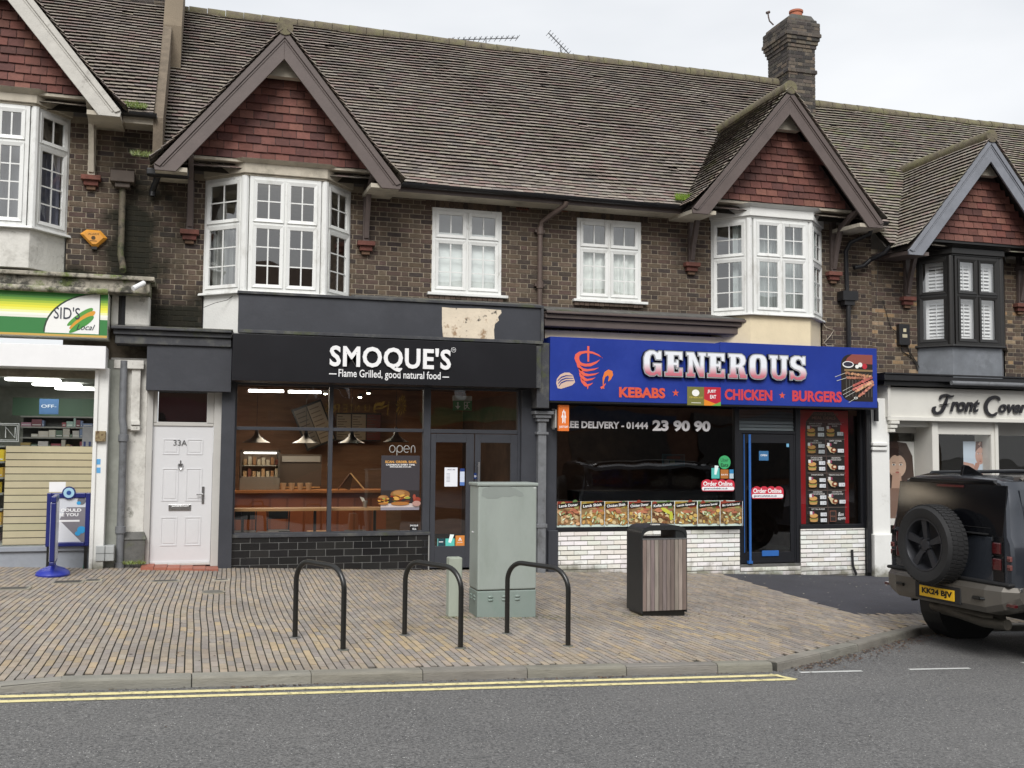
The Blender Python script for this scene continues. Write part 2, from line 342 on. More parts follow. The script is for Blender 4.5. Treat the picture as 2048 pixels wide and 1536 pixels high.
class Pic:
    """flat printed artwork: layers of coloured shapes on a sheet, u, v in 0..1"""
    def __init__(s, x0, x1, z0, z1, y, bg, thick=.004, T=None):
        s.x0, s.x1, s.z0, s.z1, s.y = x0, x1, z0, z1, y; s.mb = MB(); s.mb.T = T
        s.mb.box(x0, x1, y, y+thick, z0, z1, bg); s.k = 0
    def q(s, u, v): return (s.x0+u*(s.x1-s.x0), s.y-.0004*(s.k+1), s.z0+v*(s.z1-s.z0))
    def poly(s, P, c): s.mb.face([s.q(u, v) for u, v in P], c); s.k += 1; return s
    def rect(s, u0, u1, v0, v1, c): return s.poly([(u0, v0), (u1, v0), (u1, v1), (u0, v1)], c)
    def ell(s, cu, cv, ru, rv, c, n=18, rot=0, a0=0, a1=360):
        P = []
        N = n if a1-a0 >= 360 else n+1
        for i in range(N):
            a = R(a0+(a1-a0)*i/n); x, y = math.cos(a)*ru, math.sin(a)*rv
            asp = (s.x1-s.x0)/(s.z1-s.z0); cr, sr = math.cos(R(rot)), math.sin(R(rot))
            P.append((cu+(x*cr*asp-y*sr)/asp, cv+(x*sr*asp+y*cr)))
        return s.poly(P, c)
    def text(s, t, u0, u1, v0, v1, c, **k):
        a, b = s.q(u0, v0), s.q(u1, v1); put_text(s.mb, t, a[0], b[0], a[2], b[2], a[1], c, **k); s.k += 1; return s
    def build(s, name='sheet', parent=None, label=None, cat=None, group=None, mt=None):
        o = s.mb.build(name, mt or M['print'], parent); return tag(o, label, cat, group)

# ---------------------------------------------------------------- the setting: road, pavement, kerb, markings
def asphalt():
    mt = bpy.data.materials.new('asphalt'); mt.use_nodes = True; t = mt.node_tree; N = t.nodes; L = t.links; b = N['Principled BSDF']
    tcn = N.new('ShaderNodeTexCoord')
    def noise(s, d=4, r=.6, sc3=(1, 1, 1)):
        mp = N.new('ShaderNodeMapping'); mp.inputs['Scale'].default_value = sc3; L.new(tcn.outputs['Object'], mp.inputs['Vector'])
        n = N.new('ShaderNodeTexNoise'); n.inputs['Scale'].default_value = s; n.inputs['Detail'].default_value = d; n.inputs['Roughness'].default_value = r
        L.new(mp.outputs['Vector'], n.inputs['Vector']); return n.outputs['Fac']
    def ramp(f, p0, c0, p1, c1):
        r = N.new('ShaderNodeValToRGB'); r.color_ramp.elements[0].position = p0; r.color_ramp.elements[0].color = (*c0, 1)
        r.color_ramp.elements[1].position = p1; r.color_ramp.elements[1].color = (*c1, 1); L.new(f, r.inputs['Fac']); return r.outputs['Color']
    def mix(f, a, bb, mode='MIX'):
        x = N.new('ShaderNodeMix'); x.data_type = 'RGBA'; x.blend_type = mode
        if isinstance(f, float): x.inputs['Factor'].default_value = f
        else: L.new(f, x.inputs['Factor'])
        L.new(a, x.inputs['A']); L.new(bb, x.inputs['B']); return x.outputs['Result']
    base = ramp(noise(48, 5, .8), .38, (.018, .018, .019), .62, (.27, .265, .255))
    base = mix(.42, base, ramp(noise(.45, 5, .6, (1, 2.5, 1)), .3, (.075, .075, .078), .7, (.13, .128, .125)))
    sp = ramp(noise(85, 2, .5), .69, (0, 0, 0), .73, (.6, .6, .57))
    base = mix(1.0, base, sp, 'ADD')
    # fine surface cracks, confined to patches
    vo = N.new('ShaderNodeTexVoronoi'); vo.feature = 'DISTANCE_TO_EDGE'; vo.inputs['Scale'].default_value = 8
    wv = N.new('ShaderNodeMixRGB'); wv.blend_type = 'ADD'; wv.inputs['Fac'].default_value = .12
    nn = N.new('ShaderNodeTexNoise'); nn.inputs['Scale'].default_value = 5; nn.inputs['Detail'].default_value = 6; L.new(tcn.outputs['Object'], nn.inputs['Vector'])
    L.new(tcn.outputs['Object'], wv.inputs['Color1']); L.new(nn.outputs['Color'], wv.inputs['Color2']); L.new(wv.outputs[0], vo.inputs['Vector'])
    ck = N.new('ShaderNodeMapRange'); ck.inputs['From Min'].default_value = .01; ck.inputs['From Max'].default_value = .05; ck.inputs['To Min'].default_value = .55; ck.inputs['To Max'].default_value = 0
    L.new(vo.outputs['Distance'], ck.inputs['Value'])
    reg = N.new('ShaderNodeMapRange'); reg.inputs['From Min'].default_value = .52; reg.inputs['From Max'].default_value = .62; L.new(noise(.8, 4), reg.inputs['Value'])
    sep = N.new('ShaderNodeSeparateXYZ'); L.new(tcn.outputs['Object'], sep.inputs['Vector'])
    yr = N.new('ShaderNodeMapRange'); yr.inputs['From Min'].default_value = -8.5; yr.inputs['From Max'].default_value = -9.2; L.new(sep.outputs['Y'], yr.inputs['Value'])
    mu = N.new('ShaderNodeMath'); mu.operation = 'MULTIPLY'; L.new(ck.outputs[0], mu.inputs[0]); L.new(reg.outputs[0], mu.inputs[1])
    mu2 = N.new('ShaderNodeMath'); mu2.operation = 'MULTIPLY'; L.new(mu.outputs[0], mu2.inputs[0]); L.new(yr.outputs[0], mu2.inputs[1])
    dk = N.new('ShaderNodeRGB'); dk.outputs[0].default_value = (.015, .015, .015, 1)
    base = mix(mu2.outputs[0], base, dk.outputs[0])
    L.new(base, b.inputs['Base Color']); 
    rr = N.new('ShaderNodeMapRange'); rr.inputs['To Min'].default_value = .62; rr.inputs['To Max'].default_value = .85; L.new(noise(.6, 4), rr.inputs['Value']); L.new(rr.outputs[0], b.inputs['Roughness'])
    bp = N.new('ShaderNodeBump'); bp.inputs['Strength'].default_value = 1; bp.inputs['Distance'].default_value = .006; L.new(noise(110, 3), bp.inputs['Height']); L.new(bp.outputs[0], b.inputs['Normal'])
    return mt
M['asphalt'] = asphalt()
def sheet(name, xs, ys, fn, mt, hole=None):
    mb = MB()
    for i in range(len(xs)-1):
        for j in range(len(ys)-1):
            P = [(xs[i], ys[j]), (xs[i+1], ys[j]), (xs[i+1], ys[j+1]), (xs[i], ys[j+1])]
            mb.face([(x, y, fn(x, y)) for x, y in P])
    return mb.build(name, mt)
tag(sheet('road', [-400, -60, -30, 0, 20, 40, 80, 400], [-400, -60, -30, -12, -8, -4, 0, 60, 400], lambda x, y: GR(x, y)-(.12 if y > -1 else 0), M['asphalt']), kind='structure')

BACK = [(-6, -7.12), (-1.38, -7.02), (-.98, -6.97), (-.05, -6.94), (.79, -6.90), (5.07, -6.775), (6.5, -5.96), (7.17, -5.53), (8.02, -5.02), (8.9, -4.82), (12, -4.80), (40, -4.8)]
def kerb_y(x):
    for a, b in zip(BACK, BACK[1:]):
        if x <= b[0]: return a[1]+(b[1]-a[1])*(x-a[0])/(b[0]-a[0])
    return BACK[-1][1]
def kerb():
    # stones of about 0.9 m with a rounded top edge and a thin joint
    mb = MB(); P = [Vector((x, y, 0)) for x, y in BACK]
    cuts = [(-6, -4.9, -3.9, -2.9, -1.9), None]
    pts = []
    seg = [(-2.4, -1.40), (-1.40, -.98), (-.98, -.05), (-.05, .86), (.86, 1.77), (1.77, 2.68), (2.68, 3.6), (3.6, 4.5), (4.5, 5.07), (5.07, 5.8), (5.8, 6.5), (6.5, 7.17), (7.17, 7.6), (7.6, 8.02), (8.02, 8.9)]
    x = -2.4
    while x > -10: seg.insert(0, (x-.915, x)); x -= .915
    x = 8.9
    while x < 32: seg.append((x, x+.915)); x += .915
    seg = [(a+.0, b) for a, b in seg]
    W = .13
    for a, b in seg:
        A, B = Vector((a, kerb_y(a))), Vector((b, kerb_y(b))); d = (B-A).normalized(); n = Vector((d.y, -d.x))
        A2, B2 = A+d*.004, B-d*.004; c = vary(srgb('#837f76'), .13, .03); j = random.uniform(-.003, .003)
        prof = [(0, 0), (W-.03, 0), (W-.012, -.006), (W-.003, -.02), (W, -.045), (W+.012, -.25), (0, -.25)]
        ra = []
        for Q in (A2, B2):
            q = [(Q.x+n.x*o, Q.y+n.y*o) for o, h in prof]
            ra.append(mb.pts([(q[k][0], q[k][1], G(Q.x, Q.y)+.004+j+prof[k][1]) for k in range(len(prof))]))
        n_ = len(prof)
        for k in range(n_):
            l = (k+1) % n_; mb.f.append((ra[0]+k, ra[0]+l, ra[1]+l, ra[1]+k)); mb.c.append(c); mb.m.append(0)
        mb.f.append(tuple(ra[0]+k for k in range(n_))); mb.f.append(tuple(ra[1]+k for k in range(n_))[::-1]); mb.c += [c, c]; mb.m += [0, 0]
    # dark mortar between and under the stones
    for (a, ya), (b, yb) in zip(BACK, BACK[1:]):
        A, B = Vector((a, ya)), Vector((b, yb)); d = (B-A).normalized(); n = Vector((d.y, -d.x))
        z0 = [G(a, ya), G(b, yb)]; o = W-.008
        P8 = [(a, ya, z0[0]-.3), (b, yb, z0[1]-.3), (b+n.x*o, yb+n.y*o, z0[1]-.3), (a+n.x*o, ya+n.y*o, z0[0]-.3)]
        P8 += [(p[0], p[1], p[2]+.292) for p in P8]
        mb.hexa(P8, (.05, .048, .04))
    return tag(mb.build('kerb', M['kerbstone']), kind='structure')
kerb()
# bedding under the pavers, cut to the kerb line
mb = MB(); xs = [-12, -6, -4, -2.5, -1.38, -.98, -.05, .79, 3, 5.07, 6.5, 7.17, 8.02, 8.9, 12, 32]
for a, b in zip(xs, xs[1:]):
    for t0, t1 in ((0, .5), (.5, .8), (.8, 1)):
        ya, yb = kerb_y(a), kerb_y(b); q = lambda x, yk, t: (x, .3+(yk-.3)*t, G(x, .3+(yk-.3)*t)-.009)
        mb.face([q(a, ya, t1), q(b, yb, t1), q(b, yb, t0), q(a, ya, t0)])
tag(mb.build('pavement_bedding', M['sand']), kind='structure')
def in_tarmac(x, y): return x > 8.10-(y+.25)/(-3.9)*.24 and y > -4.15
PCOL = [srgb(h) for h in ('#a1978a', '#9a9188', '#958d85', '#a39684', '#a69886', '#948d85', '#9d9388', '#918a84', '#a19486')]
def pavers():
    mb = MB(); pw, pl, g = .064, .200, .006
    nrow = int(17/pw); x0r = -4.2
    for r in range(nrow):
        y = .02; off = (.5 if r % 2 else 0)*pl+random.uniform(-.02, .02); y -= 0; yy = y+off
        tone = random.uniform(.98, 1.02)
        while yy > -7.3:
            y1, y0 = yy-.0065, yy-pl+.0065
            def px(i, yv):
                xb = x0r+i*pw
                wob = .018*math.sin(yv*.8+1.0)+.004*math.sin(yv*3.1+i*.07)+.035*max(0, -yv-3.4)*.5
                return 2+(xb-2)*(1+.011*(-yv-3.4))+wob
            cx, cy = px(r+.5, (y0+y1)/2), (y0+y1)/2
            ky = kerb_y(cx)
            if cy > ky and not in_tarmac(cx, cy) and cy < .02:
                y0c = max(y0, ky+.004)
                if y1-y0c > .02:
                    u = random.random()
                    c = random.choice(PCOL); warm = math.sin(cx*1.7+cy*.8)*math.sin(cy*1.3-cx*.4)
                    if -6.6 < cy < -4.6 and random.random() < .12+.14*warm: c = srgb('#ae9c80')
                    c = vary(c, .06, .01); c = tuple(v*tone for v in c)
                    g2 = .0058; P = [(px(r, y0c)+g2, y0c), (px(r+1, y0c)-g2, y0c), (px(r+1, y1)-g2, y1), (px(r, y1)+g2, y1)]
                    dz = random.uniform(-.0015, .0015); tx, ty = random.uniform(-.0012, .0012), random.uniform(-.001, .001)
                    top = [(x, yv, G(x, yv)+dz+(tx if k in (0, 3) else -tx)+(ty if k < 2 else -ty)) for k, (x, yv) in enumerate(P)]
                    mb.hexa([(x, yv, z-.012) for x, yv, z in top]+top, c, skip=(0,))
            yy -= pl
    return tag(mb.build('pavement', M['paver']), kind='structure')
pavers()
mb = MB(); T = [(8.10, -.0), (7.86, -4.15), (12, -4.15), (32, -4.15), (32, 0)]
mb.face([(x, y, G(x, y)) for x, y in [(8.11, .3), (7.86, -4.155), (32, -4.155), (32, .3)]])
tag(mb.build('tarmac_pavement', M['tarmac']), kind='structure')

def strip(P, w0, mt, name, dz=.004, closed_end=False):
    mb = MB()
    for A, B in zip(P, P[1:]):
        A, B = Vector(A), Vector(B); n_ = max(1, int((B-A).length/1.5)); d = (B-A).normalized(); n = Vector((-d.y, d.x))*w0/2
        for i in range(n_):
            a, b = A+(B-A)*i/n_, A+(B-A)*(i+1)/n_
            mb.face([(q.x, q.y, GR(q.x, q.y)+dz) for q in (a-n, b-n, b+n, a+n)])
    return mb
ya = gp(0, 1394, -KERB); yb = gp(1560, 1351, -KERB); yc = gp(0, 1404, -KERB); yd = gp(1588, 1359, -KERB)
def ext(a, b, k): return (a.x+(a.x-b.x)*k, a.y+(a.y-b.y)*k)
mb = strip([ext(ya, yb, 1.2), (yb.x, yb.y)], .076, M['yellow'], '')
m2 = strip([ext(yc, yd, 1.2), (yd.x, yd.y)], .070, M['yellow'], '')
m3 = strip([(gp(1545, 1352, -KERB).x, gp(1545, 1352, -KERB).y+.05), (yd.x+.01, yd.y-.02)], .06, M['yellow'], '', dz=.006)
b_ = len(mb.v)
for o in (m2, m3):
    b_ = len(mb.v); mb.v += o.v; mb.f += [tuple(i+b_ for i in f) for f in o.f]; mb.c += o.c; mb.m += o.m
tag(mb.build('yellow_lines', M['yellow']), kind='structure')
mb = MB()
for i, (a, b) in enumerate([((1600, 1345.5), (1724, 1342.5)), ((1818, 1339.5), (1940, 1337))]):
    a, b = gp(*a, -KERB), gp(*b, -KERB); s = strip([(a.x, a.y), (b.x, b.y)], .05, None, ''); k = len(mb.v); mb.v += s.v; mb.f += [tuple(i+k for i in f) for f in s.f]; mb.c += s.c; mb.m += s.m
for k_ in range(6):
    x = 8.05+1.28*k_; s = strip([(x, -6.71), (x+.68, -6.69)], .05, None, ''); k = len(mb.v); mb.v += s.v; mb.f += [tuple(i+k for i in f) for f in s.f]; mb.c += s.c; mb.m += s.m
tag(mb.build('white_road_marking', M['whiteroad']), kind='structure')

# the far side of the street, behind the camera, which the glass reflects
mb = MB()
mb.box(-30, 40, -26, -14.0, -.6, .02); tag(mb.build('opposite_pavement', M['tarmac']), kind='structure')

# fallen leaves and grit: along the walls, around the bin, in the lay-by and gutter
def litter():
    mb = MB(); LC = [srgb(h) for h in ('#4a3022', '#5b3a26', '#3a2a20', '#6b4a30', '#2f2722', '#7b6a50')]
    def leaf(x, y, z, s, c=None):
        a = random.uniform(0, 6.28); c = c or vary(random.choice(LC), .2); n = random.choice((5, 6))
        P = []
        for k in range(n):
            t = a+2*math.pi*k/n; r = s*random.uniform(.5, 1)*(1.6 if k % 3 == 0 else .8); P.append((x+math.cos(t)*r, y+math.sin(t)*r, z+random.uniform(.001, .006)))
        mb.face(P, c)
    def gut(x, y): return GR(x, y)+.004
    for _ in range(900):                                   # lay-by corner drift
        t = random.random(); x = 5.3+t*3.6; ky = kerb_y(x)-.14; y = ky-abs(random.gauss(0, .11+.08*t)); leaf(x+random.uniform(0, .1), y, gut(x, y), random.uniform(.006, .017))
    for _ in range(150):
        x = random.uniform(-1.3, 5.2); y = kerb_y(x)-.145-abs(random.gauss(0, .04)); leaf(x, y, gut(x, y), random.uniform(.004, .012))
    for cx in (.35, .6, 3.5):
        for _ in range(16):
            x = random.gauss(cx, .08); y = kerb_y(x)-.16-abs(random.gauss(0, .03)); leaf(x, y, gut(x, y), random.uniform(.008, .018))
    for _ in range(420):                                   # pavement scatter
        x = random.uniform(-1.7, 8.4); y = random.uniform(-6.6, -.5)
        if random.random() < .35: x = random.gauss(6.6, .9); y = random.gauss(-4.0, .8)
        if y < kerb_y(x)+.1: continue
        leaf(x, y, G(x, y)+.002, random.uniform(.005, .015))
    for _ in range(380):                                   # along the foot of the shop fronts
        x = random.uniform(-1.4, 11); y = -.12-abs(random.gauss(0, .06))-(.35 if x < .4 and x > -.9 else 0)-(.25 if x < -.7 else 0); leaf(x, y, G(x, y)+.003, random.uniform(.005, .014))
    for _ in range(60):
        x = random.uniform(4.8, 6.2); y = random.gauss(-4.35, .12); leaf(x, y, G(x, y)+.003, random.uniform(.005, .012))
    for _ in range(120):
        x = random.uniform(8, 11.5); y = random.uniform(-4.3, -.3); leaf(x, y, G(x, y)+.003, random.uniform(.006, .018), random.choice([None, srgb('#b5ad98')]))
    for _ in range(70):
        x = random.uniform(-1.5, 8); y = random.uniform(-6.7, -.5)
        if y > kerb_y(x)+.1: leaf(x, y, G(x, y)+.002, random.uniform(.004, .009), srgb('#cfcbbf'))
    for _ in range(40):
        x = random.uniform(-1.5, 8); y = random.uniform(-11, -7.4); leaf(x, y, gut(x, y), random.uniform(.003, .01), random.choice([srgb('#bdb8ac'), srgb('#4a3a2c')]))
    for _ in range(170):                                   # trodden gum and drip spots
        x = random.uniform(-1.6, 8); y = random.uniform(-6.6, -.6)
        if y > kerb_y(x)+.1 and not in_tarmac(x, y):
            r_ = random.uniform(.008, .02); c = random.choice([srgb('#5b554d'), srgb('#4f4a44'), srgb('#a9a398')]); mb.face([(x+math.cos(k)*r_*random.uniform(.8, 1.2), y+math.sin(k)*r_, G(x, y)+.0022) for k in (0, .9, 1.8, 2.7, 3.6, 4.5, 5.4)], c)
    o = mb.build('leaf_litter', M['plain']); return tag(o, 'small brown leaves and grit scattered over the pavement and gutter', 'leaf litter', kind='stuff')
litter()
def moss():
    mb = MB()
    def fl(x, y):
        if in_tarmac(x, y): return
        s = random.uniform(.003, .009); z = G(x, y)+.003; a = random.uniform(0, 6); mb.face([(x+math.cos(a+k*1.26)*s*random.uniform(.6, 1.5), y+math.sin(a+k*1.26)*s, z) for k in range(5)], vary(srgb(random.choice(['#5d6a2e', '#6c7636', '#4b5528'])), .25))
    for _ in range(420): fl(random.gauss(3.5, .45), random.gauss(-4.36, .09))
    for _ in range(160): fl(random.gauss(2.68, .14), random.gauss(-4.38, .05))
    for _ in range(500): fl(random.uniform(-.4, 8.0), -.13-abs(random.gauss(0, .08)))
    for _ in range(120): fl(random.gauss(4.85, .1), random.gauss(-4.2, .12))
    tag(mb.build('moss', M['plain']), 'thin green moss in the paving joints by the cabinet and the shop walls', 'moss', kind='stuff')
moss()
# ---------------------------------------------------------------- masonry, tiles, windows
BR = [srgb(h) for h in ('#584c43', '#51453d', '#5d5044', '#49403b', '#605346', '#564a41', '#433b38', '#594a43', '#63564a')]
def bricks(mb, x0, x1, z0, z1, holes=(), y=0.0, L=.215, H=.1025, hz=.061, j=.014, bond='flemish', pal=BR, dep=.02, amp=.09, zjit=.0015):
    """individual bricks over x0..x1, z0..z1 on the plane y (facing -y), leaving the holes open"""
    n = int(math.ceil((z1-z0)/(hz+j))); 
    for r in range(n):
        a = z0+r*(hz+j); b = min(a+hz, z1)
        if b-a < .012: continue
        iv = [(x0, x1)]
        for hx0, hx1, h0, h1 in holes:
            if h0 < (a+b)/2 < h1:
                nw = []
                for p, q in iv:
                    if hx1 <= p or hx0 >= q: nw.append((p, q)); continue
                    if hx0 > p: nw.append((p, hx0))
                    if hx1 < q: nw.append((hx1, q))
                iv = nw
        per = (L+H+2*j) if bond == 'flemish' else (L+j)
        for p, q in iv:
            off = (r % 2)*per/2; x = math.floor((p-off)/per)*per+off; k = 0
            while x < q:
                for ln in ((L, H) if bond == 'flemish' else (L,)):
                    u, v = max(p, x), min(q, x+ln)
                    if v-u > .015:
                        d = random.uniform(0, .003); zz = random.uniform(-zjit, zjit)
                        mb.box(u, v, y-d, y+dep, a+zz, b+zz, vary(random.choice(pal), amp, .03), skip=(3, 1))
                    x += ln+j
def sheet_xz(mb, x0, x1, z0, z1, y, holes=(), mi=0, c=(1, 1, 1)):
    """flat wall sheet with rectangular openings"""
    xs = sorted({x0, x1, *[max(x0, min(x1, h[i])) for h in holes for i in (0, 1)]}); zs = sorted({z0, z1, *[max(z0, min(z1, h[i])) for h in holes for i in (2, 3)]})
    for a, b in zip(xs, xs[1:]):
        for p, q in zip(zs, zs[1:]):
            cx, cz = (a+b)/2, (p+q)/2
            if any(h[0] < cx < h[1] and h[2] < cz < h[3] for h in holes): continue
            mb.face([(a, y, p), (b, y, p), (b, y, q), (a, y, q)], c, mi)
TP = [srgb(h) for h in ('#8c8279', '#91877b', '#867c74', '#968c83', '#8a7d76', '#8e867b', '#827a74', '#9a9187', '#8b7a73')]
HP = [srgb(h) for h in ('#6e453d', '#663f38', '#744c43', '#613e38', '#5b3b36', '#7b5348')]
EDGE = srgb('#352f2a')     # lower tile edges painted dark as the shadow line under each course
def tiles(mb, O, U, V, N, u0, u1, v0, v1, keep, tw=.168, ga=.1, th=.014, pal=TP, warp=None, amp=.09, xl=None, lip=1.0, gapx=.002, bell=0, edge_grow=0, jit=.003, stain=None):
    """courses of plain tiles: O origin, U along the eaves, V up the slope, N outward"""
    O, U, V, N = map(Vector, (O, U, V, N)); n = int((v1-v0)/ga)
    for r in range(n):
        v = v0+r*ga; ox = (tw/2 if r % 2 else 0)+random.uniform(-.01, .01); x = u0-ox; rowj = random.uniform(-.006, .006)
        while x < u1:
            a, b = x+gapx, x+tw-gapx
            if xl: a, b = max(a, xl[0]), min(b, xl[1])
            if b-a < .01: x += tw; continue
            pm = O+U*((a+b)/2)+V*(v+ga/2)
            if keep(pm, (a+b)/2, v+ga/2):
                wv = warp(x, v) if warp else 0
                wv += bell*max(0, 1-(v-v0)/.7)**2 if bell else 0
                j1, j2 = random.uniform(0, jit), random.uniform(0, jit); vv = v+rowj+random.uniform(-jit, jit)
                if lip > 1.1 and random.random() < .006: vv -= random.uniform(.015, .04); j1 += random.uniform(.004, .02)
                lo1, lo2 = O+U*a+V*vv+N*(th*2*lip+wv+j1), O+U*b+V*vv+N*(th*2*lip+wv+j2)
                hi1, hi2 = O+U*a+V*(vv+ga*1.25)+N*(.002+wv), O+U*b+V*(vv+ga*1.25)+N*(.002+wv)
                bl1, bl2 = lo1-N*th*lip*.8+V*.002, lo2-N*th*lip*.8+V*.002
                c = vary(random.choice(pal), amp, .03)
                if stain: c = stain(pm, c)
                k = mb.pts([lo1, lo2, hi2, hi1, bl1, bl2])
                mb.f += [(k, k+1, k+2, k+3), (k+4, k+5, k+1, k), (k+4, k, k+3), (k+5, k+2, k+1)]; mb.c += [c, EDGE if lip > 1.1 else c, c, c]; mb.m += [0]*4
            x += tw

def casement(F, B, Gl, T, w, h, rows, cols=2, gr=None, fw=.055, cw=.05, dark=False, y=0.0, bars=True):
    """window unit in local coordinates (x 0..w, z 0..h, outward -y): F frame, B glazing bars, Gl glass.
    rows = list of (z0, z1, panes down) fractions of the height"""
    for m_ in (F, B, Gl): m_.T = T
    F.box(0, fw, y-.0, y+.07, 0, h); F.box(w-fw, w, y-.0, y+.07, 0, h); F.box(fw, w-fw, y, y+.07, 0, fw); F.box(fw, w-fw, y, y+.07, h-fw, h)
    cwid = (w-2*fw)/cols
    for ci in range(cols):
        xa = fw+ci*cwid; xb = xa+cwid
        if ci: F.box(xa-.022, xa+.022, y+.003, y+.066, fw, h-fw)
        xa += .022 if ci else 0; xb -= .022 if ci < cols-1 else 0
        for ri, (f0, f1, nd) in enumerate(rows):
            za, zb = max(fw, f0*h), min(h-fw, f1*h)
            if ri: F.box(xa, xb, y+.003, y+.066, za-.022, za+.022)
            za += .022 if ri else 0; zb -= .022 if ri < len(rows)-1 else 0
            # opening casement: mitred raised frame
            o, i = y-.016, y-.004
            q = [(xa, za), (xb, za), (xb, zb), (xa, zb)]; r_ = [(xa+cw, za+cw), (xb-cw, za+cw), (xb-cw, zb-cw), (xa+cw, zb-cw)]
            for k in range(4):
                l = (k+1) % 4
                F.face([(q[k][0], o, q[k][1]), (q[l][0], o, q[l][1]), (r_[l][0], i, r_[l][1]), (r_[k][0], i, r_[k][1])])
                F.face([(q[k][0], y+.01, q[k][1]), (q[l][0], y+.01, q[l][1]), (q[l][0], o, q[l][1]), (q[k][0], o, q[k][1])])
                F.face([(r_[k][0], i, r_[k][1]), (r_[l][0], i, r_[l][1]), (r_[l][0], y+.03, r_[l][1]), (r_[k][0], y+.03, r_[k][1])])
            Gl.face([(xa+cw, y+.014, za+cw), (xb-cw, y+.014, za+cw), (xb-cw, y+.014, zb-cw), (xa+cw, y+.014, zb-cw)])
            if bars:
                xm = (xa+xb)/2; B.box(xm-.010, xm+.010, y+.004, y+.010, za+cw, zb-cw)
                for k in range(1, nd):
                    zz = za+cw+(zb-za-2*cw)*k/nd; B.box(xa+cw, xb-cw, y+.0035, y+.0105, zz-.009, zz+.009)
    for m_ in (F, B, Gl): m_.T = None
def face_T(ax, ay, bx, by, z):
    """local frame whose x axis runs from (ax, ay) to (bx, by)"""
    a = math.atan2(by-ay, bx-ax); return Matrix.Translation((ax, ay, z)) @ Matrix.Rotation(a, 4, 'Z')
def bay(bld, P, z0, z1, frame, rows, barm, cols=(1, 2, 1), sill_m=None, apron=None, apron_m=None, cornice=None, cornice_m=None, gmat=None, post=.06, name='bay_window', bars=True, sillw=.07):
    """canted bay: P four plan points from wall to wall"""
    root = bpy.data.objects.new(name, None); col.objects.link(root); root.parent = bld; root.location = (0, 0, 0)
    F, B, Gl = MB(), MB(), MB()
    for k in range(3):
        (ax, ay), (bx, by) = P[k], P[k+1]; L = math.hypot(bx-ax, by-ay); e = post*(1 if k == 1 else .75); u = ((bx-ax)/L, (by-ay)/L)
        T = face_T(ax+u[0]*(e if k else .0), ay+u[1]*(e if k else 0), bx, by, z0); wd = L-(e if k else 0)-(e if k < 2 else 0)
        casement(F, B, Gl, T, wd, z1-z0, rows, cols[k], bars=bars)
    for k in (1, 2):
        x, y = P[k]; F.lathe([(post*.95, 0), (post*.95, z1-z0)], (x, y+.05, z0), n=10)
    for m_ in (F,): m_.build('frame', frame, root, bevel=.004)
    if bars: B.build('glazing_bars', barm, root)
    Gl.build('glass', gmat or M['glass'], root)
    def band(za, zb, o0, o1, m_, nm, bev=.006, endo=0):
        q = MB(); I, O_ = [], []
        Q = offs(P, o0, endo); Q2 = offs(P, o1, endo)
        n = 4; b = q.pts([(x, y, za) for x, y in Q]+[(x, y, zb) for x, y in Q2]+[(P[0][0], .12, za), (P[3][0], .12, za), (P[0][0], .12, zb), (P[3][0], .12, zb)])
        for k in range(3): q.f.append((b+k, b+k+1, b+n+k+1, b+n+k))
        q.f.append((b+3, b+9, b+11, b+7)); q.f.append((b+8, b, b+4, b+10)); q.f.append((b+8, b+9, b+3, b+2, b+1, b)); q.f.append((b+4, b+5, b+6, b+7, b+11, b+10))
        q.c += [(1, 1, 1)]*7; q.m += [0]*7; return q.build(nm, m_, root, bevel=bev)
    band(z0-.035, z0, .05, .04, sill_m or frame, 'sill', endo=.05)
    if cornice: 
        za, zb, zc = cornice
        band(z1, za, .01, .01, cornice_m, 'head_panel'); band(za, zb, .045, .045, cornice_m, 'moulding'); band(zb, zc, .045, .14, cornice_m, 'cornice')
    if apron: band(apron, z0-.035, -.03, -.03, apron_m, 'apron')
    return root
def offs(P, o, endo=0):
    """offset the plan outline outward by o"""
    P = [Vector(p) for p in P]; E = []
    for a, b in zip(P, P[1:]):
        d = (b-a).normalized(); n = Vector((d.y, -d.x)); E.append((a+n*o, d))
    r = [E[0][0]-E[0][1]*endo]
    for (p, d), (q, e) in zip(E, E[1:]):
        c = d.x*e.y-d.y*e.x; t = ((q.x-p.x)*e.y-(q.y-p.y)*e.x)/c; r.append(p+d*t)
    d = E[-1][1]; r.append(P[3]+Vector((d.y, -d.x))*o+d*endo); return [(v.x, v.y) for v in r]

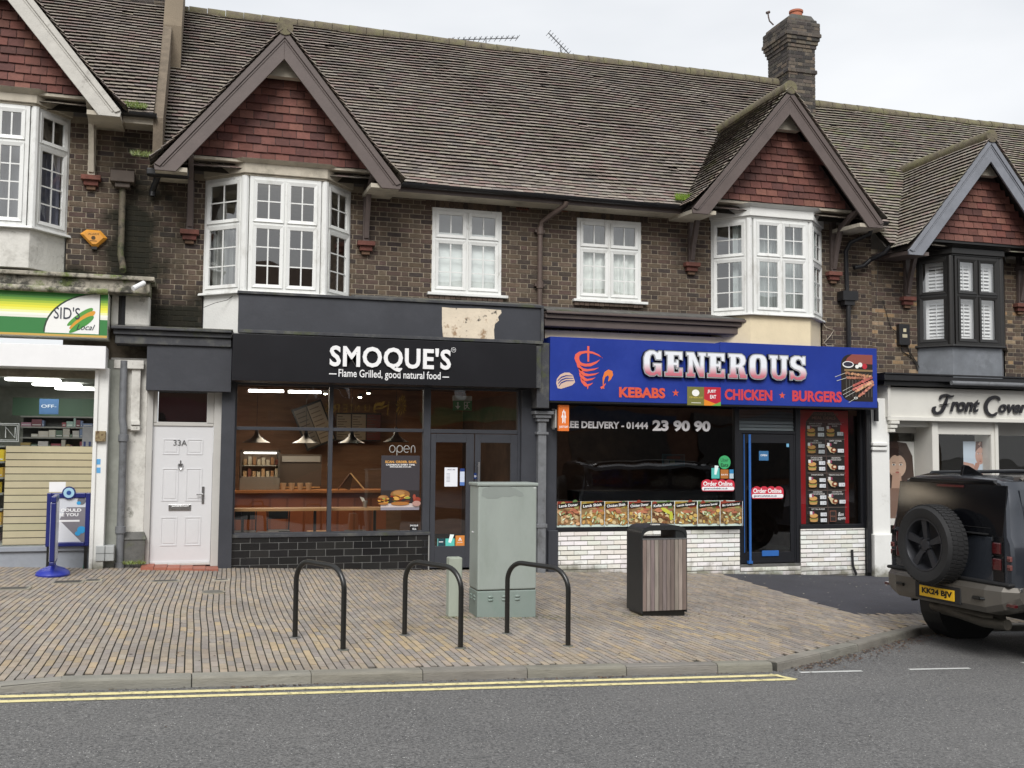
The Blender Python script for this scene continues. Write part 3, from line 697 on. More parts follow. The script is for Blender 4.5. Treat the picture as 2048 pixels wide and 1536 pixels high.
KP = 1.056
def main_roof(bld, x0, x1, ze, name='roof', mt=None, pal=TP, seed=0, ridge=True, vtop=None, keepf=None, holes=()):
    """main slope rising from the eaves at y = -.4"""
    c = 1/math.hypot(1, KP); V = Vector((0, c, KP*c)); N = Vector((0, -KP*c, c)); O = Vector((0, -.44, ze-.042)); ridge_y = 3.1
    vl = (ridge_y+.44)/c
    warp = lambda x, v: .018*math.sin(x*.8+seed)*math.sin(v*1.1+.5)+.008*math.sin(x*2.9+v*2+seed)
    mb = MB()
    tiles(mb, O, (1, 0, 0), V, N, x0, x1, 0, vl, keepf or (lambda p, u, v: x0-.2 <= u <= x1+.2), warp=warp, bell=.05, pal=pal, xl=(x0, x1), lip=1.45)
    o = mb.build(name, mt or M['tile'], bld)
    b = MB(); yb = ridge_y; zb = ze+KP*(yb+.4)
    b.face([(x0, -.36, ze-.03), (x1, -.36, ze-.03), (x1, yb, zb-.03), (x0, yb, zb-.03)], (.05, .045, .04))
    b.face([(x0, yb, zb-.03), (x1, yb, zb-.03), (x1, 2*yb+.4, ze), (x0, 2*yb+.4, ze)], (.2, .17, .15))
    b.build('roof_underlay', M['plain'], bld)
    if ridge:
        r = MB(); x = x0
        while x < x1-.05:
            L = min(.31, x1-x); dz = .018*math.sin(x*.8+seed)*.6+random.uniform(-.004, .004)
            r.tube([(x, yb, zb+dz-.045), (x+L-.008, yb, zb+dz-.045+random.uniform(-.003, .003))], [.125, .118], n=12); x += L
        r.build('ridge_tiles', M['ridge'], bld, smooth=True)
    return o
def gable(bld, cx, apex, hw, yf, ze, drop, barge, zb, tile_m, side_pal=TP, face_y=-.55, bw=.265, innerw=None, ridge=True, sides=(1, 1)):
    """cross gable: cx centre, apex = height of the roof surface at the ridge, hw half width, drop = fall to the eaves"""
    sl = drop/hw; ln = math.hypot(1, sl); g = bpy.data.objects.new('gable', None); col.objects.link(g); g.parent = bld
    # tiled slopes, one per side; they end where they meet the main slope
    for s in (-1, 1):
        if not sides[0 if s < 0 else 1]: continue
        U = Vector((0, 1, 0)); V = Vector((-s/ln, 0, sl/ln)); N = Vector((s*sl/ln, 0, 1/ln)); O = Vector((cx+s*hw, yf-.05, apex-drop))
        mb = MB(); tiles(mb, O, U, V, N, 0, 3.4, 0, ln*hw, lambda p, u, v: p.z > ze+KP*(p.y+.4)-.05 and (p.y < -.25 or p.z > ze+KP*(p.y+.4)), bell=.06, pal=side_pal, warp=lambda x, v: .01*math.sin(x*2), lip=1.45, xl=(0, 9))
        mb.build('gable_roof', tile_m, g)
        q = MB(); yb_ = lambda z: max(-.3, (z-ze)/KP-.4)
        q.face([(cx+s*hw, yf, apex-drop-.012), (cx, yf, apex-.012), (cx, yb_(apex)+.1, apex-.012), (cx+s*hw, yb_(apex-drop)+.1, apex-drop-.012)], (.06, .05, .045)); q.build('gable_underlay', M['plain'], g)
        # bargeboard: wide board following the slope, a moulded top edge, cut square at the foot
        o = MB(); d = Vector((s/ln, 0, -sl/ln)); nn = Vector((s*sl/ln, 0, 1/ln))
        def q2(t, off): p = Vector((cx, 0, apex-.02))+d*t+nn*off; return p.x, p.z
        L = ln*hw; th = bw
        tin = th*sl     # inner mitre on the centre line
        A = [(cx, apex-.03), q2(L-.02, 0), q2(L+.02, -.06), (q2(L-.02, -.16)), ]
        foot = q2(L-.10, -th)
        vert = apex-.03-th*ln
        mb2 = [(cx, vert), foot, (q2(L+.03, -.1)[0]-s*.0, foot[1]+.0), q2(L+.02, 0), (cx, apex-.03)]
        mb2[2] = (q2(L, 0)[0]+s*.0, foot[1])
        if s > 0: mb2 = mb2[::-1]
        o.prism(mb2, yf, yf+.035)
        # upper moulding strip
        tp = [(cx, apex-.028), q2(L+.01, 0), q2(L-.01, -.075), (cx, apex-.028-.075*ln)]
        if s < 0: tp = tp[::-1]
        o.prism(tp, yf-.022, yf-.001)
        tp = [(cx, apex-.03-.085*ln), q2(L-.03, -.085), q2(L-.04, -.105), (cx, apex-.03-.105*ln)]
        if s < 0: tp = tp[::-1]
        o.prism(tp, yf-.010, yf-.0005)
        o.build('bargeboard', barge, g, bevel=.006)
        # boxed foot of the eaves behind the board
        f = MB(); xo = cx+s*hw; xi = cx+s*(hw-.42)
        f.hexa([(min(xo, xi), yf+.04, foot[1]+.01), (max(xo, xi), yf+.04, foot[1]+.01), (max(xo, xi), .0, foot[1]+.06), (min(xo, xi), .0, foot[1]+.06),
                (min(xo, xi), yf+.04, foot[1]+.07), (max(xo, xi), yf+.04, foot[1]+.07), (max(xo, xi), .0, foot[1]+.12), (min(xo, xi), .0, foot[1]+.12)])
        f.build('eaves_box', M['stucco_old'] if barge != M['barge_grey'] else M['barge'], g)
    if ridge:
        r = MB(); y = yf-.04; ye = (apex-ze)/KP-.4+.15
        while y < ye: r.tube([(cx, y, apex-.005), (cx, min(y+.30, ye), apex-.01+random.uniform(-.004, .004))], [.115, .11], n=12); y += .305
        r.build('ridge_tiles', M['ridge'], g, smooth=True)
    # tile-hung face and its backing
    mb = MB(); zt = apex-.16; top = zt
    inside = lambda p, m_=0: abs(p.x-cx) < (zt-p.z)/sl*1.0-m_
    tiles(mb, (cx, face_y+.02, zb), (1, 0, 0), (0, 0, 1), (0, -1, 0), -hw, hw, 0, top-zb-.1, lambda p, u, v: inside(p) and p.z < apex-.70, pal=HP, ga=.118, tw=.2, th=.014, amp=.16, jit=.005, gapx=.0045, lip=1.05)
    mb.build('tile_hanging', M['hung'], g)
    w_ = (zt-zb)/sl
    k = MB(); k.prism([(cx-w_, zb), (cx+w_, zb), (cx, zt)], face_y+.02, face_y+.03, (.08, .05, .045)); k.build('gable_backing', M['plain'], g)
    # soffit under the overhanging face
    s_ = MB(); s_.box(cx-w_+.0, cx+w_-.0, face_y+.01, -.01, zb-.05, zb-.01); s_.build('soffit', M['stucco_old'] if barge != M['barge_grey'] else M['blackframe'], g)
    s_ = MB(); s_.prism([(cx-.30, apex-.64), (cx+.30, apex-.64), (cx, apex-.64+.30*sl)], face_y-.16, face_y-.03); s_.build('apex_panel', M['stucco_old'], g)
    return g
def bracket(bld, x, z0, z1, yf, mt, w_=.095):
    """curved timber bracket on a red corbel brick, carrying the gable"""
    b = bpy.data.objects.new('bracket', None); col.objects.link(b); b.parent = bld
    mb = MB(); mb.box(x-w_/2, x+w_/2, -.075, -.005, z0, z1)
    P = [(-.075, z0+.04), (-.1, z0+.04), (-.16, z0+.28), (-.30, z1-.25), (yf+.12, z1-.02), (yf+.12, z1), (yf+.26, z1), (-.26, z1-.15), (-.12, z0+.42), (-.075, z0+.30)]
    mb.prism(P, x-w_/2+.012, x+w_/2-.012, ax='x'); mb.build('brace', mt, b, bevel=.004)
    c = MB()
    c.box(x-.13, x+.13, -.13, 0, z0-.07, z0-.004, vary(HP[2], .1)); c.box(x-.095, x+.095, -.09, 0, z0-.145, z0-.072, vary(HP[1], .1)); c.box(x-.06, x+.06, -.06, 0, z0-.20, z0-.147, srgb('#6a5343'))
    c.build('corbel', M['brick'], b, bevel=.004); return b
def RC(x0, y0, x1, y1, Y):
    """x and z limits of a rectangle on the plane Y, averaged over its measured corners"""
    my, mx_ = (y0+y1)/2, (x0+x1)/2
    return X(x0, my, Y), X(x1, my, Y), Z(mx_, y1, Y), Z(mx_, y0, Y)
def CG(x0, y0, x1, y1, Y, m_, name, parent, d=.03, bevel=0, c=(1, 1, 1)):
    a = RC(x0, y0, x1, y1, Y); return MB().box(a[0], a[1], Y, Y+d, a[2], a[3], c).build(name, m_, parent, bevel=bevel)
def small_window(bld, x0, x1, z0, z1, sill=True, name='window'):
    root = bpy.data.objects.new(name, None); col.objects.link(root); root.parent = bld
    F, B, Gl = MB(), MB(), MB(); casement(F, B, Gl, Matrix.Translation((x0, -.02, z0)), x1-x0, z1-z0, [(0, .635, 3), (.635, 1, 1)], 2)
    F.build('frame', M['upvc'], root, bevel=.004); B.build('glazing_bars', M['upvc'], root); Gl.build('glass', M['glass'], root)
    if sill:
        s = MB(); s.box(x0-.07, x1+.10, -.09, 0, z0-.045, z0-.002); s.build('sill', M['upvc'], root, bevel=.006)
        s = MB(); 
        for k in range(int((x1-x0+.12)/.085)): s.box(x0-.05+k*.085, x0-.05+k*.085+.078, -.06, -.0, z0-.10+random.uniform(-.006, .006), z0-.048, vary(BR[5], .2))
        s.build('creasing_tiles', M['brick'], root)
    return root
def pilaster_cap(mb, x0, x1, y, z, n=3, h=.045, st=.03):
    for k in range(n): mb.box(x0-st*(n-k), x1+st*(n-k), y-st*(n-k), .0, z-h*(k+1), z-h*k-.003)
def gutter(bld, x0, x1, y, z, r=.06):
    mb = MB(); n = 8; P = [(y+math.cos(math.pi+math.pi*k/n)*r, z+math.sin(math.pi+math.pi*k/n)*r) for k in range(n+1)]
    P2 = [(y+math.cos(math.pi+math.pi*k/n)*(r-.006), z+math.sin(math.pi+math.pi*k/n)*(r-.006)) for k in range(n+1)][::-1]
    mb.prism(P+P2, x0, x1, ax='x'); x = x0+.4
    while x < x1: mb.prism([(a*1.0, b-.004) for a, b in P]+[(y+r, z+.012), (y-r, z+.012)], x, x+.05, ax='x'); x += 1.9
    return mb.build('gutter', M['gutter'], bld, smooth=True)

# ================================================================ the middle terrace block
Bd = thing('brick_terrace', 'brown brick block in the middle with two gabled white bays and brown bargeboards', 'building')
XL, XR = -.78, 11.16; ZE = 5.6
w1 = RC(864, 419, 1003, 588, -.02); w2 = RC(1154, 440, 1282, 601, -.02)
bay1 = [(-.08, 0), (.47, -.5), (1.595, -.5), (2.03, 0)]; bay2 = [(8.04, 0), (8.50, -.5), (9.64, -.5), (10.16, 0)]
b1z = (3.875, 5.53); b2z = (3.93, 5.50)
holes = [w1, w2, (bay1[0][0], bay1[3][0], 3.2, 5.75), (bay2[0][0], bay2[3][0], 3.2, 5.75)]
mb = MB(); bricks(mb, XL, XR, 2.72, 5.52, holes=holes); mb.build('brickwork', M['brick'], Bd)
mb = MB(); sheet_xz(mb, XL-.0, XR, 2.72, 5.62, .006, holes); mb.build('mortar', M['mortar'], Bd)
# reveals, rooms behind
mb = MB()
for h in holes[:2]:
    for (a, b) in (((h[0], h[2]), (h[1], h[2])), ((h[1], h[2]), (h[1], h[3])), ((h[1], h[3]), (h[0], h[3])), ((h[0], h[3]), (h[0], h[2]))):
        mb.face([(a[0], .006, a[1]), (b[0], .006, b[1]), (b[0], .25, b[1]), (a[0], .25, a[1])])
mb.build('window_reveal', M['mortar'], Bd)
def room(bld, x0, x1, y1, z0, z1, m_=None, y0=.26, name='room', front=()):
    q = MB()
    q.face([(x0, y1, z0), (x1, y1, z0), (x1, y1, z1), (x0, y1, z1)]); q.face([(x0, y0, z0), (x1, y0, z0), (x1, y1, z0), (x0, y1, z0)])
    q.face([(x0, y0, z1), (x1, y0, z1), (x1, y1, z1), (x0, y1, z1)]); q.face([(x0, y0, z0), (x0, y1, z0), (x0, y1, z1), (x0, y0, z1)])
    q.face([(x1, y0, z0), (x1, y1, z0), (x1, y1, z1), (x1, y0, z1)]); sheet_xz(q, x0, x1, z0, z1, y0, front)
    return q.build(name, m_ or M['roomwall'], bld)
room(Bd, XL, 2.6, 4.2, 3.5, 5.62, front=[holes[2]]); room(Bd, 2.65, 4.5, 3.2, 3.5, 5.62, front=[w1]); room(Bd, 4.6, 7.0, 3.2, 3.5, 5.62, front=[w2]); room(Bd, 7.1, XR, 4.2, 3.5, 5.62, front=[holes[3]])
# soldier arches over the two small windows
for h in (w1, w2):
    mb = MB(); x = h[0]-.1
    while x < h[1]+.1: mb.box(x, x+.065, -.006, .004, h[3]+.004, h[3]+.205, vary(random.choice(BR[:5]), .2), skip=(3,)); x += .075
    mb.build('flat_arch', M['brick'], Bd)
small_window(Bd, *w1); small_window(Bd, *w2)
rows = [(0, .59, 3), (.59, 1, 2)]
bay(Bd, bay1, *b1z, M['upvc'], rows, M['upvc'], apron=3.22, apron_m=M['render_clean'], cornice=(b1z[1]+.03, b1z[1]+.17, b1z[1]+.22), cornice_m=M['stucco_old'])
bay(Bd, bay2, *b2z, M['upvc'], rows, M['upvc'], apron=3.18, apron_m=M['cream'], cornice=(b2z[1]+.03, b2z[1]+.17, b2z[1]+.22), cornice_m=M['render_clean'])
main_roof(Bd, XL+.02, XR+.02, ZE)
gable(Bd, .94, 7.58, 1.68, -.9, ZE, 2.07, M['barge'], 5.755, M['tile'])
gable(Bd, 9.01, 7.60, 1.74, -.9, ZE, 2.09, M['barge'], 5.76, M['tile_mossy'])
for x, pz in ((-.28, 426), (2.26, 455), (7.66, 505), (10.36, 520)):
    bracket(Bd, x, 4.78, 5.70, -.9, M['barge'])
# eaves between the gables: soffit, fascia board, gutter
for a, b in ((2.62, 7.35), (10.72, XR)): MB().box(a, b, -.42, -.012, 5.50, 5.52).build('eaves_soffit', M['stucco_old'], Bd)
mb = MB(); mb.box(2.60, 7.37, -.44, -.422, 5.49, 5.61); mb.build('fascia_board', M['barge'], Bd)
gutter(Bd, 2.60, 7.40, -.505, 5.60); gutter(Bd, 10.74, 11.12, -.505, 5.60)
mb = MB(); mb.box(2.57, 2.66, -.60, -.40, 5.52, 5.66); mb.box(7.36, 7.44, -.60, -.40, 5.52, 5.66); mb.build('gutter_end', M['gutter'], Bd, bevel=.01)
# rainwater pipes
def pipe(bld, P, r, m_, name='drainpipe', collars=(), n=12):
    mb = MB(); mb.tube(P, r, n)
    for z in collars:
        x = P[-1][0]; y = P[-1][1]
        mb.lathe([(r*1.05, -.06), (r*1.35, -.055), (r*1.35, .055), (r*1.05, .06)], (x, y, z), n=n); mb.box(x-r*1.9, x+r*1.9, y, 0, z-.02, z+.02)
    return mb.build(name, m_, bld, smooth=True)
px_ = X(1080, 540, -.09)
pipe(Bd, [(px_+.30, -.48, 5.53), (px_+.29, -.46, 5.47), (px_+.14, -.25, 5.36), (px_+.02, -.10, 5.26), (px_, -.09, 5.15), (px_, -.09, 3.55)], .042, M['pipe_brown'], collars=(5.12, 4.26))
xr = X(1738, 600, -.12)
mb = MB(); mb.tube([(10.82, -.5, 5.56), (10.82, -.46, 5.40), (10.6, -.2, 5.28), (10.56, -.13, 5.14), (10.58, -.12, 4.4)], .038, 10)
mb.box(10.45, 10.75, -.20, -.02, 4.28, 4.44); mb.box(10.50, 10.70, -.17, -.03, 4.20, 4.28)
mb.tube([(10.6, -.12, 4.2), (10.6, -.12, 2.85), (10.70, -.14, 2.72), (10.95, -.3, 2.62), (11.0, -.3, 2.5), (11.0, -.3, 2.2)], .042, 10); mb.build('black_drainpipe', M['gutter'], Bd, smooth=True)
mb = MB(); mb.tube([(-.72, -.30, 5.48), (-.80, -.1, 5.3), (-.80, -.10, 5.22)], .045, 10)
mb.build('short_downpipe', M['gutter'], Bd, smooth=True)
mb = MB(); mb.box(-.86, -.30, -.62, -.48, 5.40, 5.50); mb.build('gutter_stub', M['gutter'], Bd, bevel=.02)
# air bricks
for a in ((1033, 409, 1058, 420), (1110, 412, 1135, 423)):
    r = RC(*a, -.006); mb = MB(); mb.box(r[0], r[1], -.008, 0, r[2], r[3], srgb('#6d4536'))
    for i in range(5):
        for j in range(2): mb.box(r[0]+.02+i*.04, r[0]+.045+i*.04, -.011, -.0085, r[2]+.015+j*.035, r[2]+.035+j*.035, (.01, .01, .01))
    mb.build('air_brick', M['brick'], Bd)
# chimney
def chimney(bld, x0, x1, y0, y1, z0, z1, lead=True):
    g = bpy.data.objects.new('chimney', None); col.objects.link(g); g.parent = bld; mb = MB()
    pal = [srgb(h) for h in ('#57524c', '#4c4744', '#635b52', '#403d3b', '#6b6156')]
    def ring(a, b, o, rows_c):
        X0, X1, Y0, Y1 = x0-o, x1+o, y0-o, y1+o
        mb.T = None; bricks(mb, X0, X1, a, b, y=Y0, pal=pal, dep=.03)
        mb.T = Matrix.Translation((X0, Y1, 0)) @ Matrix.Rotation(-math.pi/2, 4, 'Z'); bricks(mb, 0, Y1-Y0, a, b, pal=pal, dep=.03)
        mb.T = Matrix.Translation((X1, Y0, 0)) @ Matrix.Rotation(math.pi/2, 4, 'Z'); bricks(mb, 0, Y1-Y0, a, b, pal=pal, dep=.03)
        mb.T = None; mb.box(X0+.006, X1-.006, Y0+.006, Y1-.006, a, b+.002, (.12, .11, .10))
    c = .075; zc = z1-8*c
    ring(z0, zc-3*c-4*c, 0, 1); ring(zc-7*c, zc-6*c, .03, 1); ring(zc-6*c, zc, 0, 1)
    for k, o in enumerate((.02, .045, .07, .095)): ring(zc+k*c, zc+(k+1)*c, o, 1)
    ring(zc+4*c, zc+7*c, .075, 1); ring(zc+7*c, z1, .03, 1)
    mb.build('stack', M['brick'], g)
    q = MB(); q.prism([(x0-.01, z1), (x1+.01, z1), (x1-.08, z1+.09), (x0+.08, z1+.09)], y0, y1); q.build('flaunching', M['ledge'], g)
    q = MB(); q.lathe([(.13, 0), (.125, .2), (.145, .21), (.145, .25), (.11, .26)], ((x0+x1)/2+.05, (y0+y1)/2-.12, z1+.04), n=20); q.build('chimney_pot', mat('terracotta', srgb('#a8654c'), .8), g, smooth=True)
    if lead:
        q = MB(); zf = ZE+KP*(y0+.4)
        q.hexa([(x0-.012, y0-.012, z0+.44), (x1+.012, y0-.012, z0+.36), (x1+.012, y1, z0+.5), (x0-.012, y1, z0+.62), (x0-.012, y0-.012, z0+.465), (x1+.012, y0-.012, z0+.385), (x1+.012, y1, z0+.52), (x0-.012, y1, z0+.65)])
        q.build('flashing', M['lead'], g)
    return g
chimney(Bd, 11.24, 11.86, 2.75, 3.55, 8.1, 10.55)

# ---- shop 1, the charcoal front with the black sign ------------------------------------------
YS = -.10
SF = M['charcoal']
g = RC(472, 770, 656, 1068, YS); g2 = RC(667, 772, 844, 1064, YS)
sx0, sx1 = X(440, 950, -.2), X(1075, 950, -.2)
def part(name, parent=Bd):
    o = bpy.data.objects.new(name, None); col.objects.link(o); o.parent = parent; return o
sf1 = part('charcoal_shopfront')
xa, xm, xb = X(472, 900, YS), X(661, 900, YS), X(846, 900, YS); xd0, xd1 = X(860, 900, YS), X(1035, 900, YS)
zs, zt, zh = .41, 1.94, 2.565
mb = MB()
mb.box(sx0, X(468, 900, YS), -.2, .0, -.3, 2.62)                      # left post
mb.box(X(468, 900, YS), xa, YS-.0, .0, zs, 2.62)
mb.box(xm-.03, xm+.03, YS, 0, zs, zh); mb.box(xb, xb+.11, YS-.02, 0, -.3, 2.62)
mb.box(xa, xm-.03, YS+.003, 0, zt-.025, zt+.025); mb.box(xm+.03, xb, YS+.003, 0, zt-.025, zt+.025)
mb.box(xa, xb, YS+.002, 0, zh, 2.8); mb.box(xa, xb, YS-.03, 0, zs-.03, zs+.03)
mb.box(xd0-.0, xd1, YS+.002, 0, 1.905, 1.965); mb.box(xd0, xd1, YS+.002, 0, zh, 2.8); mb.box(xd1, X(1043, 900, YS), YS-.01, 0, -.4, 2.62)
mb.box(X(1043, 900, -.2), X(1076, 900, -.2), -.2, 0, -.4, 2.62)
mb.build('frame', SF, sf1, bevel=.004)
mb = MB(); 
for a, b, p, q in ((xa, xm-.03, zs+.03, zt-.025), (xm+.03, xb, zs+.03, zt-.025), (xa, xm-.03, zt+.025, zh), (xm+.03, xb, zt+.025, zh), (xd0, xd1, 1.965, zh)):
    mb.face([(a, YS+.03, p), (b, YS+.03, p), (b, YS+.03, q), (a, YS+.03, q)])
mb.build('glass', M['shopglass'], sf1)
mb = MB(); bricks(mb, X(456, 1100, YS), xb+.10, -.22, zs-.035, L=.262, hz=.098, j=.006, y=YS-.02, bond='s', pal=[(.012, .012, .013), (.016, .016, .016), (.01, .01, .011)], zjit=0, dep=.015)
mb.build('stall_riser_tiles', M['blacktile'], sf1, bevel=0)
MB().box(X(456, 1100, YS), xb+.10, YS-.017, 0, -.3, zs-.03).build('grout', M['grout'], sf1)
MB().box(X(456, 1072, YS), xb+.115, YS-.045, -.1, zs-.035, zs+.012).build('window_board', M['charcoal_dusty'], sf1, bevel=.004)
MB().box(xb+.095, xb+.112, YS-.03, YS+.02, -.3, zs-.036).build('tile_edge', M['grout'], sf1)
# double doors
for k, (a, b) in enumerate(((860, 948), (949, 1036))):
    dr = part('shop_door'); q = MB(); x0, x1 = X(a, 990, YS), X(b, 990, YS); gx0, gx1 = (X(871, 990, YS), X(932, 990, YS)) if k == 0 else (X(961, 990, YS), X(1021, 990, YS))
    z0, z1 = G(x0, 0)+.02, 1.895; g0, g1 = .20, 1.765
    q.box(x0+.004, gx0, YS+.01, YS+.05, z0, z1); q.box(gx1, x1-.004, YS+.01, YS+.05, z0, z1); q.box(gx0, gx1, YS+.01, YS+.05, z0, g0); q.box(gx0, gx1, YS+.01, YS+.05, g1, z1); q.build('leaf', SF, dr, bevel=.005)
    q = MB(); q.face([(gx0, YS+.03, g0), (gx1, YS+.03, g0), (gx1, YS+.03, g1), (gx0, YS+.03, g1)]); q.build('glass', M['shopglass'], dr)
    if k == 1: q = MB(); hx = X(956, 940, YS); q.box(hx-.015, hx+.015, YS-.06, YS-.035, .80, 1.47); q.box(hx-.012, hx+.012, YS-.04, YS+.01, .85, .88); q.box(hx-.012, hx+.012, YS-.04, YS+.01, 1.39, 1.42); q.build('handle', M['steel'], dr)
# fascias over shop 1
r = RC(477, 585, 1085, 661, -.55)
zt1, zb1 = (Z(480, 585, -.55)+Z(1084, 619, -.55))/2, (Z(480, 661, -.55)+Z(1084, 686, -.55))/2
xf0, xf1 = X(477, 620, -.55), X(1085, 650, -.55)
uf = part('upper_fascia'); 
MB().box(xf0, xf1, -.55, 0, zb1, zt1).build('board', SF, uf, bevel=.006)
mb = MB(); mb.box(xf0-.02, xf1+.01, -.585, .0, zt1+.002, zt1+.04); mb.box(xf0, xf1, -.585, -.55, zb1-.025, zb1+.022); mb.box(xf1-.03, xf1+.012, -.58, -.551, zb1+.024, zt1); mb.build('trim', M['charcoal_dusty'], uf, bevel=.004)
mb = MB(); mb.hexa([(2.06, -.50, zt1+.05), (xf1, -.50, zt1+.05), (xf1, .0, zt1+.13), (2.06, .0, zt1+.13), (2.06, -.50, zt1+.06), (xf1, -.50, zt1+.06), (xf1, .0, zt1+.15), (2.06, .0, zt1+.15)]); mb.build('mortar_flaunching', M['ledge'], uf)
pp = [(884, 614), (905, 616), (960, 617), (1002, 620), (1003, 626), (996, 634), (998, 641), (990, 648), (988, 660), (989, 678), (970, 679), (930, 676), (886, 674), (884, 650)]
mb = MB(); P_ = [(X(a, b, -.552), Z(a, b, -.552)) for a, b in pp]; mb.prism(P_[::-1], -.5515, -.5505); mb.build('peeled_patch', mat('peeled_cream_paint', srgb('#d6c9b4'), .85, nv=.1, bump=.5, bs=30, patch=[(srgb('#8a6a48'), 5, .55, .62, .8), (srgb('#2a2622'), 8, .6, .65, .9)]), uf)
# cornice over the flat door, and the blank panel
zc1, zc0 = Z(350, 658, -.45), Z(350, 690, -.45)
cx0, cx1 = X(222, 670, -.45), X(463, 675, -.45)
cn = part('cornice')
mb = MB(); mb.box(cx0, cx1, -.52, 0, zc1-.03, zc1); mb.box(cx0+.03, cx1, -.46, 0, zc1-.10, zc1-.033); mb.box(cx0+.05, cx1, -.42, 0, zc0, zc1-.103); mb.build('moulding', M['charcoal_dusty'], cn, bevel=.008)
MB().box(cx0, cx1+.02, -.50, 0, zc1+.002, zc1+.02).build('lead_cap', M['ledge'], cn, bevel=.004)
r = RC(293, 690, 463, 782, -.38); MB().box(r[0], r[1], -.38, 0, r[2], zc0).build('blank_panel', SF, cn, bevel=.004)
# flat door
dr = part('front_door'); YD = -.05
x0, x1 = X(303, 950, YD), X(425, 950, YD); fx0, fx1 = X(290, 950, YD), X(441, 950, YD)
z0, z1 = Z(360, 1126, YD), Z(360, 852, YD); ztl0, ztl1 = Z(360, 847, YD), Z(360, 786, YD)
mb = MB(); mb.box(fx0, x0, YD-.06, 0, -.02, 2.75); mb.box(x1, fx1, YD-.06, 0, -.02, 2.75); mb.box(x0, x1, YD-.02, 0, z1, ztl0+.02); mb.box(x0, X(315, 820, YD), YD-.02, 0, ztl0, 2.6); mb.box(X(414, 820, YD), x1, YD-.02, 0, ztl0, 2.6); mb.box(x0, x1, YD-.04, 0, z0-.03, z0)
mb.build('frame', M['door_frame'], dr, bevel=.006)
mb = MB(); mb.box(x0+.004, x1-.004, YD, YD+.05, z0, z1)
W_, H_ = x1-x0, z1-z0
for (u0, u1, v0, v1) in ((.17, .44, .125, .335), (.56, .83, .125, .335), (.17, .44, .45, .69), (.56, .83, .45, .69), (.17, .44, .79, .905), (.56, .83, .79, .905)):
    a, b, c_, d_ = x0+u0*W_, x0+u1*W_, z0+v0*H_, z0+v1*H_; e = .016
    for (p, q, s_, t_) in ((a, b, c_, c_+e), (a, b, d_-e, d_), (a, a+e, c_+e, d_-e), (b-e, b, c_+e, d_-e)): mb.box(p, q, YD-.007, YD, s_, t_)
    mb.box(a+.035, b-.035, YD-.005, YD, c_+.035, d_-.035)
mb.box(x0+.012, x1-.012, YD-.012, YD, z0, z0+.03)
mb.build('leaf', M['door_white'], dr, bevel=.004)
mb = MB(); mb.face([(X(315, 820, YD), YD+.01, ztl0), (X(414, 820, YD), YD+.01, ztl0), (X(414, 820, YD), YD+.01, ztl1+.02), (X(315, 820, YD), YD+.01, ztl1+.02)]); mb.build('top_light', M['glass'], dr)
MB().box(X(315, 820, YD), X(414, 820, YD), YD+.3, YD+.31, ztl0-.1, 2.6).build('hall', M['blackmetal'], dr)
mb = MB(); put_text(mb, '33A', X(347, 886, YD), X(374, 886, YD), Z(360, 891, YD), Z(360, 880, YD), YD-.012, srgb('#5b5b5b'), depth=.008); mb.build('house_number', M['plain'], dr)
mb = MB(); r = RC(337, 1009, 382, 1021, YD); mb.box(r[0], r[1], YD-.014, YD, r[2], r[3]); mb.box(r[0]+.03, r[1]-.03, YD-.02, YD-.014, r[2]+.018, r[3]-.018, c=(.3, .3, .3)); mb.build('letterbox', M['chrome'], dr, bevel=.004)
mb = MB(); hx, hz_ = X(406, 990, YD), Z(406, 990, YD); mb.box(hx-.017, hx+.017, YD-.014, YD, hz_-.12, hz_+.12); mb.tube([(hx, YD-.01, hz_+.01), (hx, YD-.05, hz_+.01), (hx-.09, YD-.055, hz_+.01)], .01, 8); mb.build('handle', M['chrome'], dr, smooth=True)
mb = MB(); kx, kz = X(361, 932, YD), Z(361, 932, YD); mb.tube([(kx-.03, YD-.02, kz+.02), (kx-.026, YD-.022, kz-.03), (kx, YD-.024, kz-.05), (kx+.026, YD-.022, kz-.03), (kx+.03, YD-.02, kz+.02)], .007, 8); mb.box(kx-.03, kx+.03, YD-.018, YD, kz+.0, kz+.035); mb.box(kx-.008, kx+.008, YD-.012, YD, kz+.04, kz+.08); mb.build('knocker', M['chrome'], dr, smooth=True)
mb = MB(); xq = X(296, 1140, -.3)
for i in range(6):
    for j in range(3):
        a = fx0+i*(fx1-fx0)/6; mb.box(a+.003, a+(fx1-fx0)/6-.003, -.06-.145*(j+1)+.006, -.06-.145*j, G(a, -.3)-.02, G(a, -.3)+.035-.004*i, vary(srgb('#a0614e'), .12))
mb.build('tiled_step', M['quarry'], dr)
# stucco pier with the grey pipe, left of the flat door
pr = part('stucco_pier'); px0, px1 = X(216, 900, -.12), X(292, 900, -.12)
mb = MB(); mb.box(px0, px1, -.12, .05, -.1, 2.9); mb.box(px0+.22, px1-.18, -.17, -.12, 1.9, 2.75)
mb.build('shaft', M['render_white'], pr, bevel=.01)
mb = MB(); c0, c1 = X(236, 740, -.2), X(282, 740, -.2)
mb.box(c0, c0+.10, -.22, -.17, 2.0, 2.78); mb.box(c1-.12, c1, -.22, -.17, 2.0, 2.78); mb.box(c0-.05, c1+.04, -.26, -.17, 2.74, 2.86)
for k in range(2): mb.box(c0-.01, c0+.09, -.235+.02*k, -.17, 1.96-.075*k, 2.02-.075*k); mb.box(c1-.11, c1+.01, -.235+.02*k, -.17, 1.96-.075*k, 2.02-.075*k)
mb.build('console', M['render_white'], pr, bevel=.008)
